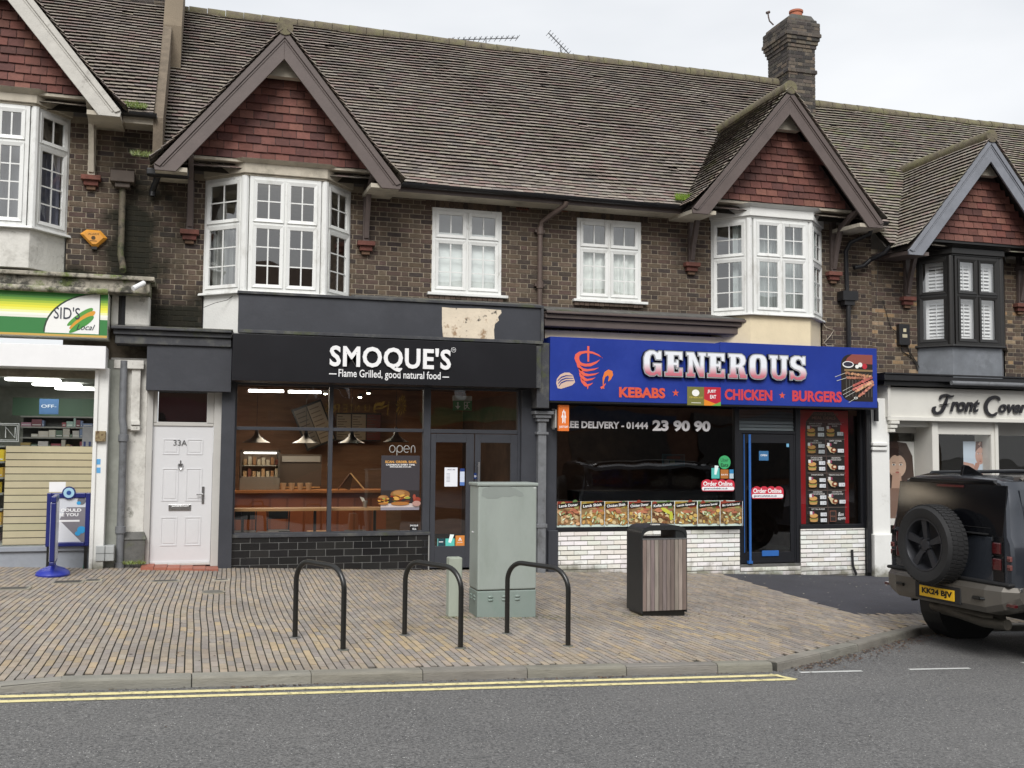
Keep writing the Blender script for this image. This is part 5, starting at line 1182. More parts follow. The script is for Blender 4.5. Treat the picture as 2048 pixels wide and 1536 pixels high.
def stool(x, y, label, seat='#2b2b2c', back=False):
    t = thing('bar_stool', label, 'stool', 'black metal stools at the window bar', (x, y, -.05)); c = srgb(seat)
    q = MB(); q.box(-.16, .16, -.16, .16, .44, .465, c); q.build('seat', M['plain'], t, bevel=.012)
    for a in (-1, 1):
        for b in (-1, 1): q = MB(); q.tube([(a*.14, b*.14, .44), (a*.2, b*.2, 0)], .014, 6); q.build('leg', M['blackmetal'], t)
    q = MB(); q.tube([(-.18, -.18, .18), (.18, -.18, .18), (.18, .18, .18), (-.18, .18, .18), (-.18, -.18, .18)], .009, 6); q.build('footrest', M['blackmetal'], t)
    if back: q = MB(); q.tube([(-.16, .15, .45), (-.17, .2, .78), (.17, .2, .78), (.16, .15, .45)], .012, 6); q.box(-.15, .15, .185, .2, .62, .78); q.build('backrest', M['blackmetal'], t)
stool(.62, .62, 'dark stool with a back rail, leftmost behind the grill window', back=True); stool(1.12, .7, 'dark stool with a back rail, right of the leftmost stool', back=True)
stool(.95, .35, 'low dark stool close to the glass below the left pane', '#3c3c3c'); stool(1.68, .4, 'low stool with a pale wooden seat beside the window post', '#b5824c'); stool(2.25, .4, 'dark stool just right of the window post'); stool(2.75, .42, 'dark stool nearest the menu poster')
T_ = thing('heated_cabinet', 'lit steel and glass hot food cabinet on the counter', 'food cabinet')
ca, cb_, cz0, cz1 = X(480, 940, 2.6), X(560, 940, 2.6), .95, 1.62
mb = MB(); mb.box(ca, cb_, 2.6, 3.0, cz0, cz0+.22, srgb('#77736c')); mb.box(ca, cb_, 2.6, 3.0, cz1-.03, cz1, srgb('#4c4844')); mb.box(ca, ca+.03, 2.6, 3.0, cz0+.2, cz1, srgb('#4c4844')); mb.box(cb_-.03, cb_, 2.6, 3.0, cz0+.2, cz1, srgb('#4c4844')); mb.box(ca, cb_, 2.98, 3.0, cz0+.2, cz1, srgb('#9c8268')); mb.box(ca, cb_, 2.7, 2.98, cz0+.40, cz0+.41, srgb('#bbbbb0')); mb.build('case', M['plain'], T_)
MB().box(ca+.06, cb_-.06, 2.63, 2.65, cz1-.06, cz1-.035).build('light_bar', emis('cool_tube', (1, .97, .9), 5), T_)
mb = MB(); rnd = random.Random(4)
for k in range(16): a = ca+.06+(k % 8)*.075; zz = cz0+.22+(.2 if k > 7 else 0); mb.box(a, a+.055, 2.72, 2.8, zz, zz+rnd.uniform(.08, .15), srgb(rnd.choice(['#a88a66', '#8f6a48', '#b0a690', '#6e4034'])))
tag(mb.build('hot_food', M['plain'], T_), kind='stuff')
mb = MB(); mb.box(cb_+.02, X(643, 940, 2.9), 2.9, 3.2, 1.0, 1.55, srgb('#4a4038')); mb.box(cb_+.05, X(640, 940, 2.9), 2.88, 2.9, 1.42, 1.52, srgb('#8a8884')); mb.box(cb_+.02, X(640, 940, 2.9), 2.86, 2.9, .97, .99, srgb('#b08a5c')); tag(mb.build('serving_hatch', M['plain']), 'dark serving hatch beside the lit food cabinet', 'hatch')
for k in range(4): q = MB(); a = X(566+17*k, 985, 2.55); q.lathe([(.035, 0), (.055, .12)], (a, 2.55, .945), n=14, c=srgb('#b9a184')); tag(q.build('paper_cup', M['plain']), 'upside paper food tub in the row on the counter', 'food tub', 'paper tubs on the counter')
def pendant(px, py, label):
    x, z = X(px, py, .8), Z(px, py, .8); t = thing('pendant_lamp', label, 'pendant lamp', 'black cone pendant lamps over the window bar', (x, .8, z))
    q = MB(); q.lathe([(.022, .22), (.03, .14), (.05, .09), (.11, .035), (.21, -.015), (.205, -.02), (.10, .02)], (0, 0, 0), n=24); q.build('lamp_shade', M['blackmetal'], t, smooth=True)
    q = MB(); q.tube([(0, 0, .2), (0, 0, 2.74-z)], .004, 6); q.build('cord', M['blackmetal'], t)
    q = MB(); q.lathe([(.02, .0), (.028, -.008), (.02, -.016)], (0, 0, 0), n=12); q.build('bulb', emis('warm_bulb', (1, .72, .38), 6), t)
pendant(513, 883, 'black cone pendant lamp, leftmost behind the grill window'); pendant(612, 884, 'black cone pendant lamp with a gleaming underside left of the window post'); pendant(703, 884, 'black cone pendant lamp just right of the window post'); pendant(792, 882, 'black cone pendant lamp above the open sign')
EC = emis('cool_strip', (1, .97, .93), 16)
a = at(497, 781, 2.9); b = at(567, 784, 2.9); tag(MB().box(a.x, b.x, 2.89, 2.93, a.z-.02, a.z+.02).build('strip_light', EC), 'long white strip light on the grill ceiling, left one', 'strip light', 'strip lights on the grill ceiling')
a = at(577, 783, 2.9); b = at(642, 786, 2.9); tag(MB().box(a.x, b.x, 2.89, 2.93, a.z-.02, a.z+.02).build('strip_light', EC), 'long white strip light on the grill ceiling, right one', 'strip light', 'strip lights on the grill ceiling')
for px, py, l in ((651, 787, 'ceiling spot beside the window post'), (720, 794, 'pair of lit ceiling spots, lower one'), (737, 786, 'pair of lit ceiling spots, upper one')):
    p = at(px, py, 1.5); q = MB(); q.lathe([(.03, 0), (.04, .05)], (p.x, 1.5, p.z), axis='z', n=14); t = thing('spot_light', 'small lit '+l, 'spotlight'); q.build('housing', M['blackmetal'], t); q = MB(); q.lathe([(.006, -.02), (.028, -.012), (.03, -.002)], (p.x, 1.5, p.z), n=14); q.build('bulb', emis('spot_bulb', (1, .92, .7), 25), t)
for x, y, z, e, c, s in ((1.4, 1.6, 2.6, 22, (1, .82, .62), 1.2), (3.2, 2.6, 2.5, 9, (1, .78, .58), .9), (1.1, 2.3, 2.5, 9, (1, .84, .66), .6)):
    ld = bpy.data.lights.new('ceiling_lamp_light', 'AREA'); ld.energy = e; ld.size = s; ld.color = c; o = bpy.data.objects.new('ceiling_lamp_light', ld); col.objects.link(o); o.location = (x, y, z)
for x, y, e in ((-2.4, 1.5, 26), (-2.4, 4.2, 40)):
    ld = bpy.data.lights.new('ceiling_lamp_light', 'AREA'); ld.energy = e; ld.size = 1.5; ld.color = (1, .98, .95); o = bpy.data.objects.new('ceiling_lamp_light', ld); col.objects.link(o); o.location = (x, y, 2.74)
ld = bpy.data.lights.new('kebab_fill_light', 'AREA'); ld.energy = 3; ld.size = 1.5; ld.color = (1, .85, .7); o = bpy.data.objects.new('kebab_fill_light', ld); col.objects.link(o); o.location = (7.2, 3, 2.5)  # added fill light lifting the dim kebab interior, not an actual fitting
ld = bpy.data.lights.new('salon_fill_light', 'AREA'); ld.energy = 22; ld.size = 1.2; ld.color = (1, .97, .9); o = bpy.data.objects.new('salon_fill_light', ld); col.objects.link(o); o.location = (13.5, 2, 2.3)  # added fill light to brighten the salon and its posters, no real fitting
# menu boards on the back wall
def menu(px0, py0, px1, py1, Y, cols_, label, tilt=0, cat='menu board', name='menu_board'):
    r = RC(px0, py0, px1, py1, Y); p = Pic(r[0], r[1], r[2], r[3], Y, srgb('#1c1815'))
    for k, c in enumerate(cols_):
        a, b = (k+.04)/len(cols_), (k+.97)/len(cols_); p.rect(a, b, .04, .95, srgb(c))
        for j in range(9): v = .86-j*.09; p.rect(a+.02, a+.02+(b-a)*(.35+.4*((j*7+k*3) % 5)/5), v-.012, v+.012, srgb('#4a4038') if c != '#7a2a20' else srgb('#d88a70'))
    return p.build(name, None, label, cat)
menu(672, 826, 762, 882, 4.9, ['#94866f', '#94866f', '#5e241c'], 'wide menu board of two cream sheets and one red on the back wall')
r = (X(628, 850, 4.6), Z(628, 850, 4.6)); p = Pic(-.30, .30, -.42, .42, 0, srgb('#1c1815'), T=Matrix.Translation((r[0], 4.6, r[1])) @ Matrix.Rotation(R(-22), 4, 'Y'))
p.rect(.06, .47, .05, .95, srgb('#6f6658')).rect(.5, .95, .05, .95, srgb('#8f816c'))
for j in range(8): p.rect(.1, .4, .85-j*.1, .87-j*.1, srgb('#3a3028')).rect(.54, .85, .85-j*.1, .87-j*.1, srgb('#5a4a3a'))
p.build('tilted_menu_board', None, 'tilted dark menu board hung left of the wide menu board', 'menu board')
t = thing('chalk_easel', 'small easel board standing on the counter behind the right pane', 'easel'); q = MB(); a = at(703, 960, 2.6); q.T = None
q.tube([(a.x-.02, 2.6, a.z+.12), (a.x+.22, 2.55, .95)], .014, 6, c=srgb('#c9a878')); q.tube([(a.x-.02, 2.6, a.z+.12), (a.x-.22, 2.65, .95)], .012, 6, c=srgb('#5a4030')); q.build('leg', M['plain'], t); q = MB(); q.face([(a.x-.03, 2.61, a.z+.10), (a.x+.03, 2.6, a.z+.10), (a.x-.02, 2.62, a.z-.18), (a.x-.2, 2.64, a.z-.12)], srgb('#3a2a1c')); q.build('board', M['plain'], t)
t = thing('napkin_bucket', 'small metal bucket of paper straws on the window bar', 'bucket'); a = at(730, 1012, .3); q = MB(); q.lathe([(.028, 0), (.042, .10)], (a.x, .3, .77), n=16); q.build('bucket', M['steel'], t); q = MB()
for k in range(5): q.tube([(a.x-.02+.008*k, .3, .82), (a.x-.075+.012*k, .3, .93-.004*k)], .006, 5, c=srgb('#e8e2d6'))
q.build('straws', M['plain'], t)
# exit sign
t = thing('exit_sign', 'green emergency exit sign with arrow and running figure hanging inside the grill', 'exit sign'); r = RC(906, 794, 944, 821, .9)
q = MB(); q.box(r[0], r[1], .9, .93, r[3]-.06, r[3]+.02, srgb('#cfd2cc')); q.build('housing', M['plain'], t)
p = Pic(r[0], r[1], r[2], r[3]-.06, .9, srgb('#3a9468')); p.rect(.22, .29, .35, .85, (.85, .95, .9)).poly([(.12, .45), (.255, .12), (.39, .45)], (.85, .95, .9)).rect(.58, .62, .1, .9, (.85, .95, .9)).rect(.62, .9, .82, .9, (.85, .95, .9)).ell(.75, .72, .035, .07, (.85, .95, .9)).poly([(.7, .62), (.8, .6), (.78, .36), (.7, .34)], (.85, .95, .9)).poly([(.7, .38), (.76, .38), (.66, .12), (.61, .14)], (.85, .95, .9)).poly([(.74, .38), (.79, .36), (.88, .2), (.84, .14)], (.85, .95, .9)).poly([(.7, .6), (.72, .52), (.62, .42), (.6, .48)], (.85, .95, .9)); p.build('face', t)
# curtains and blinds upstairs
def curtain(x0, x1, y, z0, z1, c, label, folds=14, amp=.02, name='net_curtain', cat='curtain', m_=None, group=None):
    q = MB(); n = folds*6
    for k in range(n):
        a, b = x0+(x1-x0)*k/n, x0+(x1-x0)*(k+1)/n; f_ = lambda t: y+amp*math.sin(t*folds*6.28+.8*math.sin(t*9))
        q.face([(a, f_(k/n), z0), (b, f_((k+1)/n), z0), (b, f_((k+1)/n), z1), (a, f_(k/n), z1)], c)
    o = q.build(name, m_ or M['plain'], smooth=True); return tag(o, label, cat, group)
curtain(w1[0], w1[1], .07, w1[2], w1[2]+.96, (.9, .95, .92), 'plain pale roller blind behind the left small window', 1, .003, 'window_blind', 'blind')
curtain(w1[0], w1[1], .3, w1[2]+.9, w1[3], srgb('#a9aca8'), 'grey upper blind behind the top of the left small window', 1, .003, 'upper_window_blind', 'blind')
curtain(w2[0], w2[1], .09, w2[2], w2[2]+.92, (.88, .92, .87), 'white net curtain low behind the right small window', 7, .02)
curtain(w2[0], w2[1], .2, w2[2]+.9, w2[3], srgb('#8f918c'), 'grey upper curtain behind the top of the right small window', 9, .01)
curtain(8.35, 9.95, -.18, b2z[0], b2z[1], srgb('#c6cecc'), 'pale net curtain behind the right white bay window', 13, .03)
curtain(.05, .45, -.02, b1z[0], b1z[0]+.95, srgb('#8f928e'), 'grey curtain at the left side of the left white bay', 4, .02)
curtain(-2.35, -2.02, -.1, lz0, lz0+1.1, srgb('#6f7180'), 'patterned grey curtain behind the far left bay window', 4, .02)
curtain(-3.3, -2.45, -.2, lz0, lz1, srgb('#8f9296'), 'pale curtain behind the front of the far left bay window', 5, .02)
# ================================================================ signs
WH = srgb('#ececec')
# grill shop sign
YG = -.62
x0, x1 = X(465, 715, YG), X(1073, 720, YG); z1 = (Z(470, 670, YG)+Z(1070, 686, YG))/2; z0 = (Z(470, 762, YG)+Z(1070, 775, YG))/2
t = thing('shop_sign', 'wide black shop sign with white lettering SMOQUE\'S', 'shop sign')
mb = MB(); mb.box(x0, x1, YG, -.05, z0, z1); mb.build('panel', M['signblack'], t, bevel=.004)
mb = MB(); mb.box(x1+.004, x1+.09, YG+.05, -.05, z0+.01, z1-.01); mb.build('end_return', M['charcoal_dusty'], t)
mb = MB(); put_text(mb, "SMOQUE'S", X(659, 713, YG), X(901, 717, YG), Z(780, 741, YG)-.02, Z(780, 694, YG), YG-.035, WH, depth=.03, weight=.028, spacing=1.08); mb.build('lettering', M['white'], t)
mb = MB(); put_text(mb, 'Flame Grilled, good natural food', X(677, 748, YG), X(881, 752, YG), Z(780, 761, YG), Z(780, 741, YG), YG-.006, WH, depth=.004, weight=.008)
for a, b in ((658, 673), (885, 898)): mb.box(X(a, 750, YG), X(b, 750, YG), YG-.006, YG, Z(780, 752, YG), Z(780, 750, YG), WH)
put_text(mb, 'TM', X(904, 700, YG), X(910, 700, YG), Z(907, 702, YG), Z(907, 698, YG), YG-.005, srgb('#9a9a9a')); rx, rz = X(907, 700, YG), Z(907, 700, YG)
mb.tube([(rx+.035*math.cos(k*.524), YG-.004, rz+.035*math.sin(k*.524)) for k in range(13)], .003, 4, c=srgb('#9a9a9a')); mb.build('tagline', M['white'], t)
# blue kebab sign
YB = -.50
x0, x1 = X(1100, 738, YB), X(1754, 756, YB); z1 = (Z(1100, 674.5, YB)+Z(1754, 696, YB))/2; z0 = (Z(1099, 802, YB)+Z(1754, 815, YB))/2
t = thing('kebab_sign', 'long blue shop sign with raised lettering GENEROUS', 'shop sign')
W_, H_ = x1-x0, z1-z0
mb = MB(); mb.box(x0, x0+W_*.495, YB, -.05, z0, z1-.01); mb.box(x0+W_*.495+.004, x1, YB-.003, -.05, z0, z1+.012); mb.build('panel', M['blue'], t, bevel=.004)
MB().box(x0, x1, YB-.004, YB+.0, z0-.03, z0-.004).build('bottom_trim', M['blackmetal'], t)
LET = {
 'G': ([(76, 64), (76, 100), (65, 100), (60, 93), (44, 101), (26, 101), (10, 92), (2, 72), (2, 30), (9, 9), (26, -1), (46, -1), (58, 7), (63, 0), (76, 0), (76, 50), (42, 50), (42, 38), (50, 38), (50, 22), (45, 15), (36, 14), (30, 22), (28, 36), (28, 66), (31, 80), (38, 86), (46, 83), (52, 64)], []),
 'E': ([(0, 0), (74, 0), (74, 34), (60, 34), (57, 16), (38, 16), (38, 43), (47, 43), (47, 34), (57, 34), (57, 66), (47, 66), (47, 57), (38, 57), (38, 84), (57, 84), (60, 66), (74, 66), (74, 100), (0, 100), (0, 84), (10, 84), (10, 16), (0, 16)], []),
 'N': ([(0, 0), (36, 0), (36, 15), (28, 15), (28, 62), (56, 0), (76, 0), (76, 85), (84, 85), (84, 100), (50, 100), (50, 85), (58, 85), (58, 42), (32, 100), (0, 100), (0, 85), (8, 85), (8, 15), (0, 15)], []),
 'R': ([(0, 0), (40, 0), (40, 15), (33, 15), (33, 42), (42, 42), (50, 0), (80, 0), (80, 15), (74, 15), (68, 42), (62, 50), (72, 58), (76, 74), (71, 91), (58, 100), (0, 100), (0, 85), (8, 85), (8, 15), (0, 15)], [[(33, 56), (44, 57), (50, 64), (50, 78), (44, 85), (33, 86)]]),
 'O': ([(40+39*math.copysign(abs(math.cos(a))**.62, math.cos(a)), 50+51*math.copysign(abs(math.sin(a))**.62, math.sin(a))) for a in [k*math.pi/18 for k in range(36)]], [[(40+11*math.copysign(abs(math.cos(a))**.6, math.cos(a)), 50+35*math.copysign(abs(math.sin(a))**.6, math.sin(a))) for a in [k*math.pi/10 for k in range(20)]]]),
 'U': ([(0, 100), (38, 100), (38, 85), (31, 85), (31, 30), (34, 18), (42, 14), (51, 18), (54, 30), (54, 85), (47, 85), (47, 100), (84, 100), (84, 85), (77, 85), (77, 26), (70, 8), (54, -1), (32, -1), (15, 8), (8, 26), (8, 85), (0, 85)], []),
 'S': ([(72, 64), (72, 100), (61, 100), (57, 94), (44, 101), (24, 101), (8, 92), (2, 74), (6, 56), (20, 46), (42, 38), (50, 27), (46, 16), (34, 13), (23, 18), (16, 36), (2, 36), (2, 0), (13, 0), (17, 7), (30, -1), (52, -1), (70, 9), (77, 28), (72, 46), (58, 56), (34, 64), (27, 73), (31, 83), (40, 87), (50, 82), (57, 64)], [])}
def slab(word, x0_, x1_, z0_, z1_, y, mt, parent, name, extr, off=0.0, gap=10, wid=80):
    cu = bpy.data.curves.new(name, 'CURVE'); cu.dimensions = '2D'; cu.fill_mode = 'BOTH'; cu.extrude = extr; cu.offset = off
    tot = len(word)*wid+(len(word)-1)*gap; sx = (x1_-x0_)/tot; sz = (z1_-z0_)/100
    for i, ch in enumerate(word):
        o_, hs = LET[ch]
        for P in [o_]+hs:
            sp = cu.splines.new('POLY'); sp.points.add(len(P)-1); sp.use_cyclic_u = True
            for k, (a, b) in enumerate(P): sp.points[k].co = ((i*(wid+gap)+a)*sx, b*sz, 0, 1)
    o = bpy.data.objects.new(name, cu); col.objects.link(o); o.rotation_euler = (math.pi/2, 0, 0); o.location = (x0_, y, z0_); bpy.context.view_layer.update()
    me = bpy.data.meshes.new_from_object(o.evaluated_get(bpy.context.evaluated_depsgraph_get())); mw = o.matrix_world.copy(); me.transform(mw); bpy.data.objects.remove(o)
    me.materials.clear(); me.materials.append(mt); ob = bpy.data.objects.new(name, me); col.objects.link(ob); ob.parent = parent; return ob
lx0, lx1 = X(1283, 730, YB), X(1610, 742, YB); lz0_, lz1_ = (Z(1320, 752, YB)+Z(1590, 761, YB))/2, (Z(1320, 703, YB)+Z(1590, 713, YB))/2
gm = bpy.data.materials.new('white_to_pink_letter_face'); gm.use_nodes = True; tt = gm.node_tree; bb = tt.nodes['Principled BSDF']; bb.inputs['Roughness'].default_value = .3
tcn = tt.nodes.new('ShaderNodeTexCoord'); sp = tt.nodes.new('ShaderNodeSeparateXYZ'); mr = tt.nodes.new('ShaderNodeMapRange'); mr.inputs['From Min'].default_value = lz0_; mr.inputs['From Max'].default_value = lz1_; rp = tt.nodes.new('ShaderNodeValToRGB')
rp.color_ramp.elements[0].position = .12; rp.color_ramp.elements[0].color = (*srgb('#c4707c'), 1); rp.color_ramp.elements[1].position = .5; rp.color_ramp.elements[1].color = (*srgb('#e6e9ee'), 1)
tt.links.new(tcn.outputs['Object'], sp.inputs[0]); tt.links.new(sp.outputs['Z'], mr.inputs['Value']); tt.links.new(mr.outputs[0], rp.inputs[0]); tt.links.new(rp.outputs[0], bb.inputs['Base Color'])
slab('GENEROUS', lx0, lx1, lz0_, lz1_, YB-.03, M['blackmetal'], t, 'letter_return', .028, off=.018)
slab('GENEROUS', lx0, lx1, lz0_, lz1_, YB-.062, mat('letter_edge', srgb('#b9bcc0'), .3, metal=.4), t, 'letter_edge', .002, off=.010)
slab('GENEROUS', lx0, lx1, lz0_, lz1_, YB-.068, gm, t, 'letter_face', .002, off=-.008)
RED = srgb('#c8404a'); ORG = srgb('#d4573f'); mb = MB()
def zl(a, b): return Z(a, b, YB)
put_text(mb, 'KEBABS', X(1238, 785, YB), X(1330, 788, YB), zl(1284, 796), zl(1284, 775), YB-.008, ORG, depth=.006, weight=.04)
put_text(mb, 'CHICKEN', X(1449, 789, YB), X(1544, 793, YB), zl(1496, 801), zl(1496, 779), YB-.010, RED, depth=.006, weight=.04)
put_text(mb, 'BURGERS', X(1584, 793, YB), X(1683, 796, YB), zl(1633, 804), zl(1633, 782), YB-.010, RED, depth=.006, weight=.04)
for a, b in ((1351, 786), (1564, 791)):
    cx_, cz_ = X(a, b, YB), zl(a, b); P = [(cx_+(.062 if k % 2 == 0 else .025)*math.sin(k*math.pi/5), YB-.006, cz_+(.062 if k % 2 == 0 else .025)*math.cos(k*math.pi/5)) for k in range(10)]
    for k in range(10): mb.face([(cx_, YB-.006, cz_), P[k], P[(k+1) % 10]], ORG)
mb.build('lettering', mat('red_cut_letters', (1, 1, 1), .4, attr=True, nv=.1), t)
# painted emblems: kebab spit, burger, drumstick
mb = MB(); q3 = lambda a, b, o=.004: (X(a, b, YB), YB-o, Z(a, b, YB))
def crescent(P, Q, c, o=.004):
    P3 = [q3(*p, o) for p in P]; Q3 = [q3(*p, o) for p in Q]
    for k in range(len(P)-1): mb.face([P3[k], P3[k+1], Q3[k+1], Q3[k]], c)
KB = srgb('#e0624f'); z5 = lambda l: [(1080+a/5.12, 660+b/5.12) for a, b in l]
crescent(z5([(640, 290), (600, 250), (540, 222), (470, 212), (400, 222), (360, 250), (352, 290), (366, 330), (400, 358), (460, 375), (520, 372), (580, 340), (612, 305)]), z5([(640, 285), (590, 262), (535, 242), (470, 236), (425, 246), (402, 268), (400, 295), (410, 322), (430, 338), (470, 346), (520, 340), (575, 322), (611, 303)]), KB)
for (a, b, w_) in ((372, 345, 228), (392, 395, 212), (398, 445, 168), (412, 500, 130)):
    crescent(z5([(a, b-12), (a+8, b+30), (a+40, b+72), (a+w_*.45, b+80), (a+w_*.8, b+66), (a+w_, b+42)]), z5([(a+30, b+8), (a+42, b+25), (a+66, b+46), (a+w_*.5, b+56), (a+w_*.8, b+50), (a+w_, b+40)]), KB, .0045)
crescent(z5([(482, 165), (484, 325)]), z5([(504, 165), (502, 325)]), KB, .0055); crescent(z5([(478, 570), (484, 606)]), z5([(498, 570), (488, 606)]), KB, .0052)
BC = srgb('#cfb3a2'); c_ = z5([(260, 520)])[0]
P = z5([(165, 545), (172, 500), (205, 458), (250, 436), (300, 436), (335, 462), (352, 510), (358, 535), (330, 565), (270, 585), (215, 602), (180, 596)]); mb.face([q3(*p) for p in P], BC)
for k in range(3): crescent(z5([(180+k*6, 515+k*28), (215, 478+k*28), (265, 462+k*26), (335+k*6, 468+k*24)]), z5([(180+k*6, 526+k*28), (218, 492+k*28), (268, 474+k*26), (335+k*6, 474+k*24)]), srgb('#20357f'), .005)
DR = srgb('#dd7a3c'); crescent(z5([(660, 600), (642, 560), (640, 490), (660, 430), (700, 405), (740, 420), (748, 460), (725, 505), (700, 528)]), z5([(645, 600), (650, 560), (655, 520), (668, 480), (695, 465), (700, 470), (705, 485), (700, 505), (695, 520)]), DR); crescent(z5([(615, 585), (640, 572), (668, 545)]), z5([(628, 606), (650, 590), (672, 552)]), KB, .005)
mb.build('emblems', M['print'], t)
r = RC(1374, 774, 1441, 811, YB); p = Pic(r[0], r[1], r[2], r[3], YB-.008, srgb('#77753f')); p.rect(.5, 1, 0, 1, srgb('#b82c3a')).poly([(.5, .0), (.5, .34), (1, .0)], srgb('#e08a2c')).poly([(.72, 0), (1, .22), (1, 0)], srgb('#6aa84a')).ell(.25, .67, .11, .18, (.85, .85, .8)).text('JUST', .60, .86, .66, .86, WH, weight=.03).text('EAT', .68, .86, .38, .58, WH, weight=.03).text('GENEROUS', .06, .46, .38, .47, srgb('#d8c25a')).rect(.12, .40, .12, .15, (.8, .8, .7)); p.build('delivery_badge', t)
# round-cornered kebab photo
a = RC(1682, 709, 1745, 803, YB); p = Pic(a[0], a[1], a[2], a[3], YB-.0, srgb('#20357f'), thick=.001); p.k = 10
def rr(u0, u1, v0, v1, c, r_=.35): p.poly([(u0+r_*.9*(1-math.cos(k*.314)), v1-r_*.6*(1-math.sin(k*.314))) for k in range(6)]+[(u1, v1), (u1, v0), (u0+r_*.9, v0)]+[(u0+r_*.9*(1-math.cos(k*.314)), v0+r_*.6*(1-math.sin(k*.314))) for k in range(4, -1, -1)], c)
rr(0, 1, 0, 1, srgb('#2a2420')); p.poly([(.2, .92), (.35, 1), (1, 1), (1, .8), (.1, .8)], srgb('#8a4a42')); p.rect(.1, 1, .64, .68, srgb('#8a7250'))
for k in range(9): p.rect(.15+k*.1, .17+k*.1, .1, .6, srgb('#5a5650'))
p.ell(.22, .78, .18, .07, (.8, .8, .78)).ell(.22, .785, .15, .05, (.03, .03, .05)).ell(.5, .74, .06, .04, (.85, .85, .8)).ell(.6, .78, .07, .05, (.8, .8, .75)).ell(.74, .75, .08, .06, srgb('#b8303a'))
rnd = random.Random(2)
for k, (u, v, du, dv, c) in enumerate(((.15, .60, .75, -.06, '#b88a6a'), (.2, .50, .6, .0, '#a8705a'), (.38, .34, .55, .17, '#b06058'), (.38, .26, .55, .17, '#c07a6a'), (.45, .22, .5, .2, '#c89878'), (.55, .12, .42, .24, '#b87a68'))):
    p.poly([(u-.35, v-.08-abs(dv)*.3), (u, v), (u+.01, v+.012), (u-.35, v-.07-abs(dv)*.3)], (.6, .6, .55))
    for j in range(9): p.ell(u+du*j/8+rnd.uniform(-.01, .01), v+dv*j/8, .055, .028, vary(srgb(c), .35, .1), n=8, rot=rnd.uniform(-40, 40))
p.ell(.42, .07, .06, .025, (.7, .7, .65)).ell(.42, .07, .035, .013, (.05, .05, .05)); p.build('kebab_photo', t)
# corner shop sign: green and yellow with white arc
YC = -.60
x1 = X(215, 640, YC); x0 = -6.5; z1, z0 = Z(210, 587, YC), Z(213, 676, YC)
t = thing('corner_shop_sign', 'green and yellow shop sign with the words SID\'S Local on a white arc', 'shop sign')
mb = MB(); n = 12; zm = z0+(z1-z0)*.40
mb.box(x0, x1, YC, -.1, z0, z1, srgb('#e9e9dc'))
cols = [srgb(h) for h in ('#f1f2e6', '#eef0b0', '#eceb6a', '#e6e14a', '#cfd648', '#a5c044', '#7aa845', '#5a9a48', '#4b9148', '#458d47')]
gz0, gz1 = zm+.03, z1
for k, c in enumerate(cols): mb.face([(x0, YC-.001, gz0+(gz1-gz0)*k/10), (x1, YC-.001, gz0+(gz1-gz0)*k/10), (x1, YC-.001, gz0+(gz1-gz0)*(k+1)/10), (x0, YC-.001, gz0+(gz1-gz0)*(k+1)/10)], c)
mb.face([(x0, YC-.001, z0+.02), (x1, YC-.001, z0+.02), (x1, YC-.001, zm), (x0, YC-.001, zm)], srgb('#3f7f48'))
mb.face([(x0, YC-.0015, z0), (x1, YC-.0015, z0), (x1, YC-.0015, z0+.03), (x0, YC-.0015, z0+.03)], srgb('#c9a65a'))
c0x, c1x = X(90, 650, YC), X(198, 650, YC); cz = z0+.045; ht = z1-.02-cz; P = [(c1x, YC-.0025, cz)]+[(c1x-(c1x-c0x)*math.sin(k*math.pi/24), YC-.0025, cz+ht*math.cos(k*math.pi/24)) for k in range(13)]
mb.face([(p_[0], p_[1]+.0005, p_[2]) for p_ in [(P[0][0]+.012, 0, P[0][2])]+[(a-.02 if i else a+.012, 0, b+.012) for i, (a, _, b) in enumerate(P[1:])] for p_ in [(p_[0], YC-.0025, p_[2])]][::1], srgb('#3a4a3a')); mb.face(P, srgb('#ecece8'))
def leafshape(cx_, cz_, L_, w_, ang, c, o):
    Q = []
    for k in range(20):
        a = k*math.pi/10; u, v = math.cos(a)*L_, math.sin(a)*w_*(1+.15*math.cos(a)); Q.append((cx_+u*math.cos(ang)-v*math.sin(ang), YC-o, cz_+u*math.sin(ang)+v*math.cos(ang)))
    mb.face(Q, c)
lx, lz_ = X(160, 640, YC), Z(160, 640, YC)
leafshape(lx+.0, lz_+.04, .20, .045, R(38), srgb('#5a9a48'), .004); leafshape(lx+.03, lz_+.0, .20, .045, R(38), srgb('#d99a3c'), .0045); leafshape(lx+.02, lz_-.06, .19, .045, R(38), srgb('#4f9448'), .005)
mb.build('panel', M['print'], t)
mb = MB(); put_text(mb, "SID'S", X(108, 625, YC), X(160, 628, YC), Z(130, 638, YC), Z(130, 614, YC), YC-.008, srgb('#3a3f4a'), weight=.0); put_text(mb, 'Local', X(153, 655, YC), X(190, 657, YC), Z(170, 660, YC), Z(170, 649, YC), YC-.008, srgb('#2a2f3a'), shear=.4); mb.build('lettering', M['print'], t)
MB().box(x0, X(211, 715, YC), YC+.02, -.1, Z(200, 737, YC), Z(200, 692, YC)).build('white_lower_fascia', M['white'], t, bevel=.004)
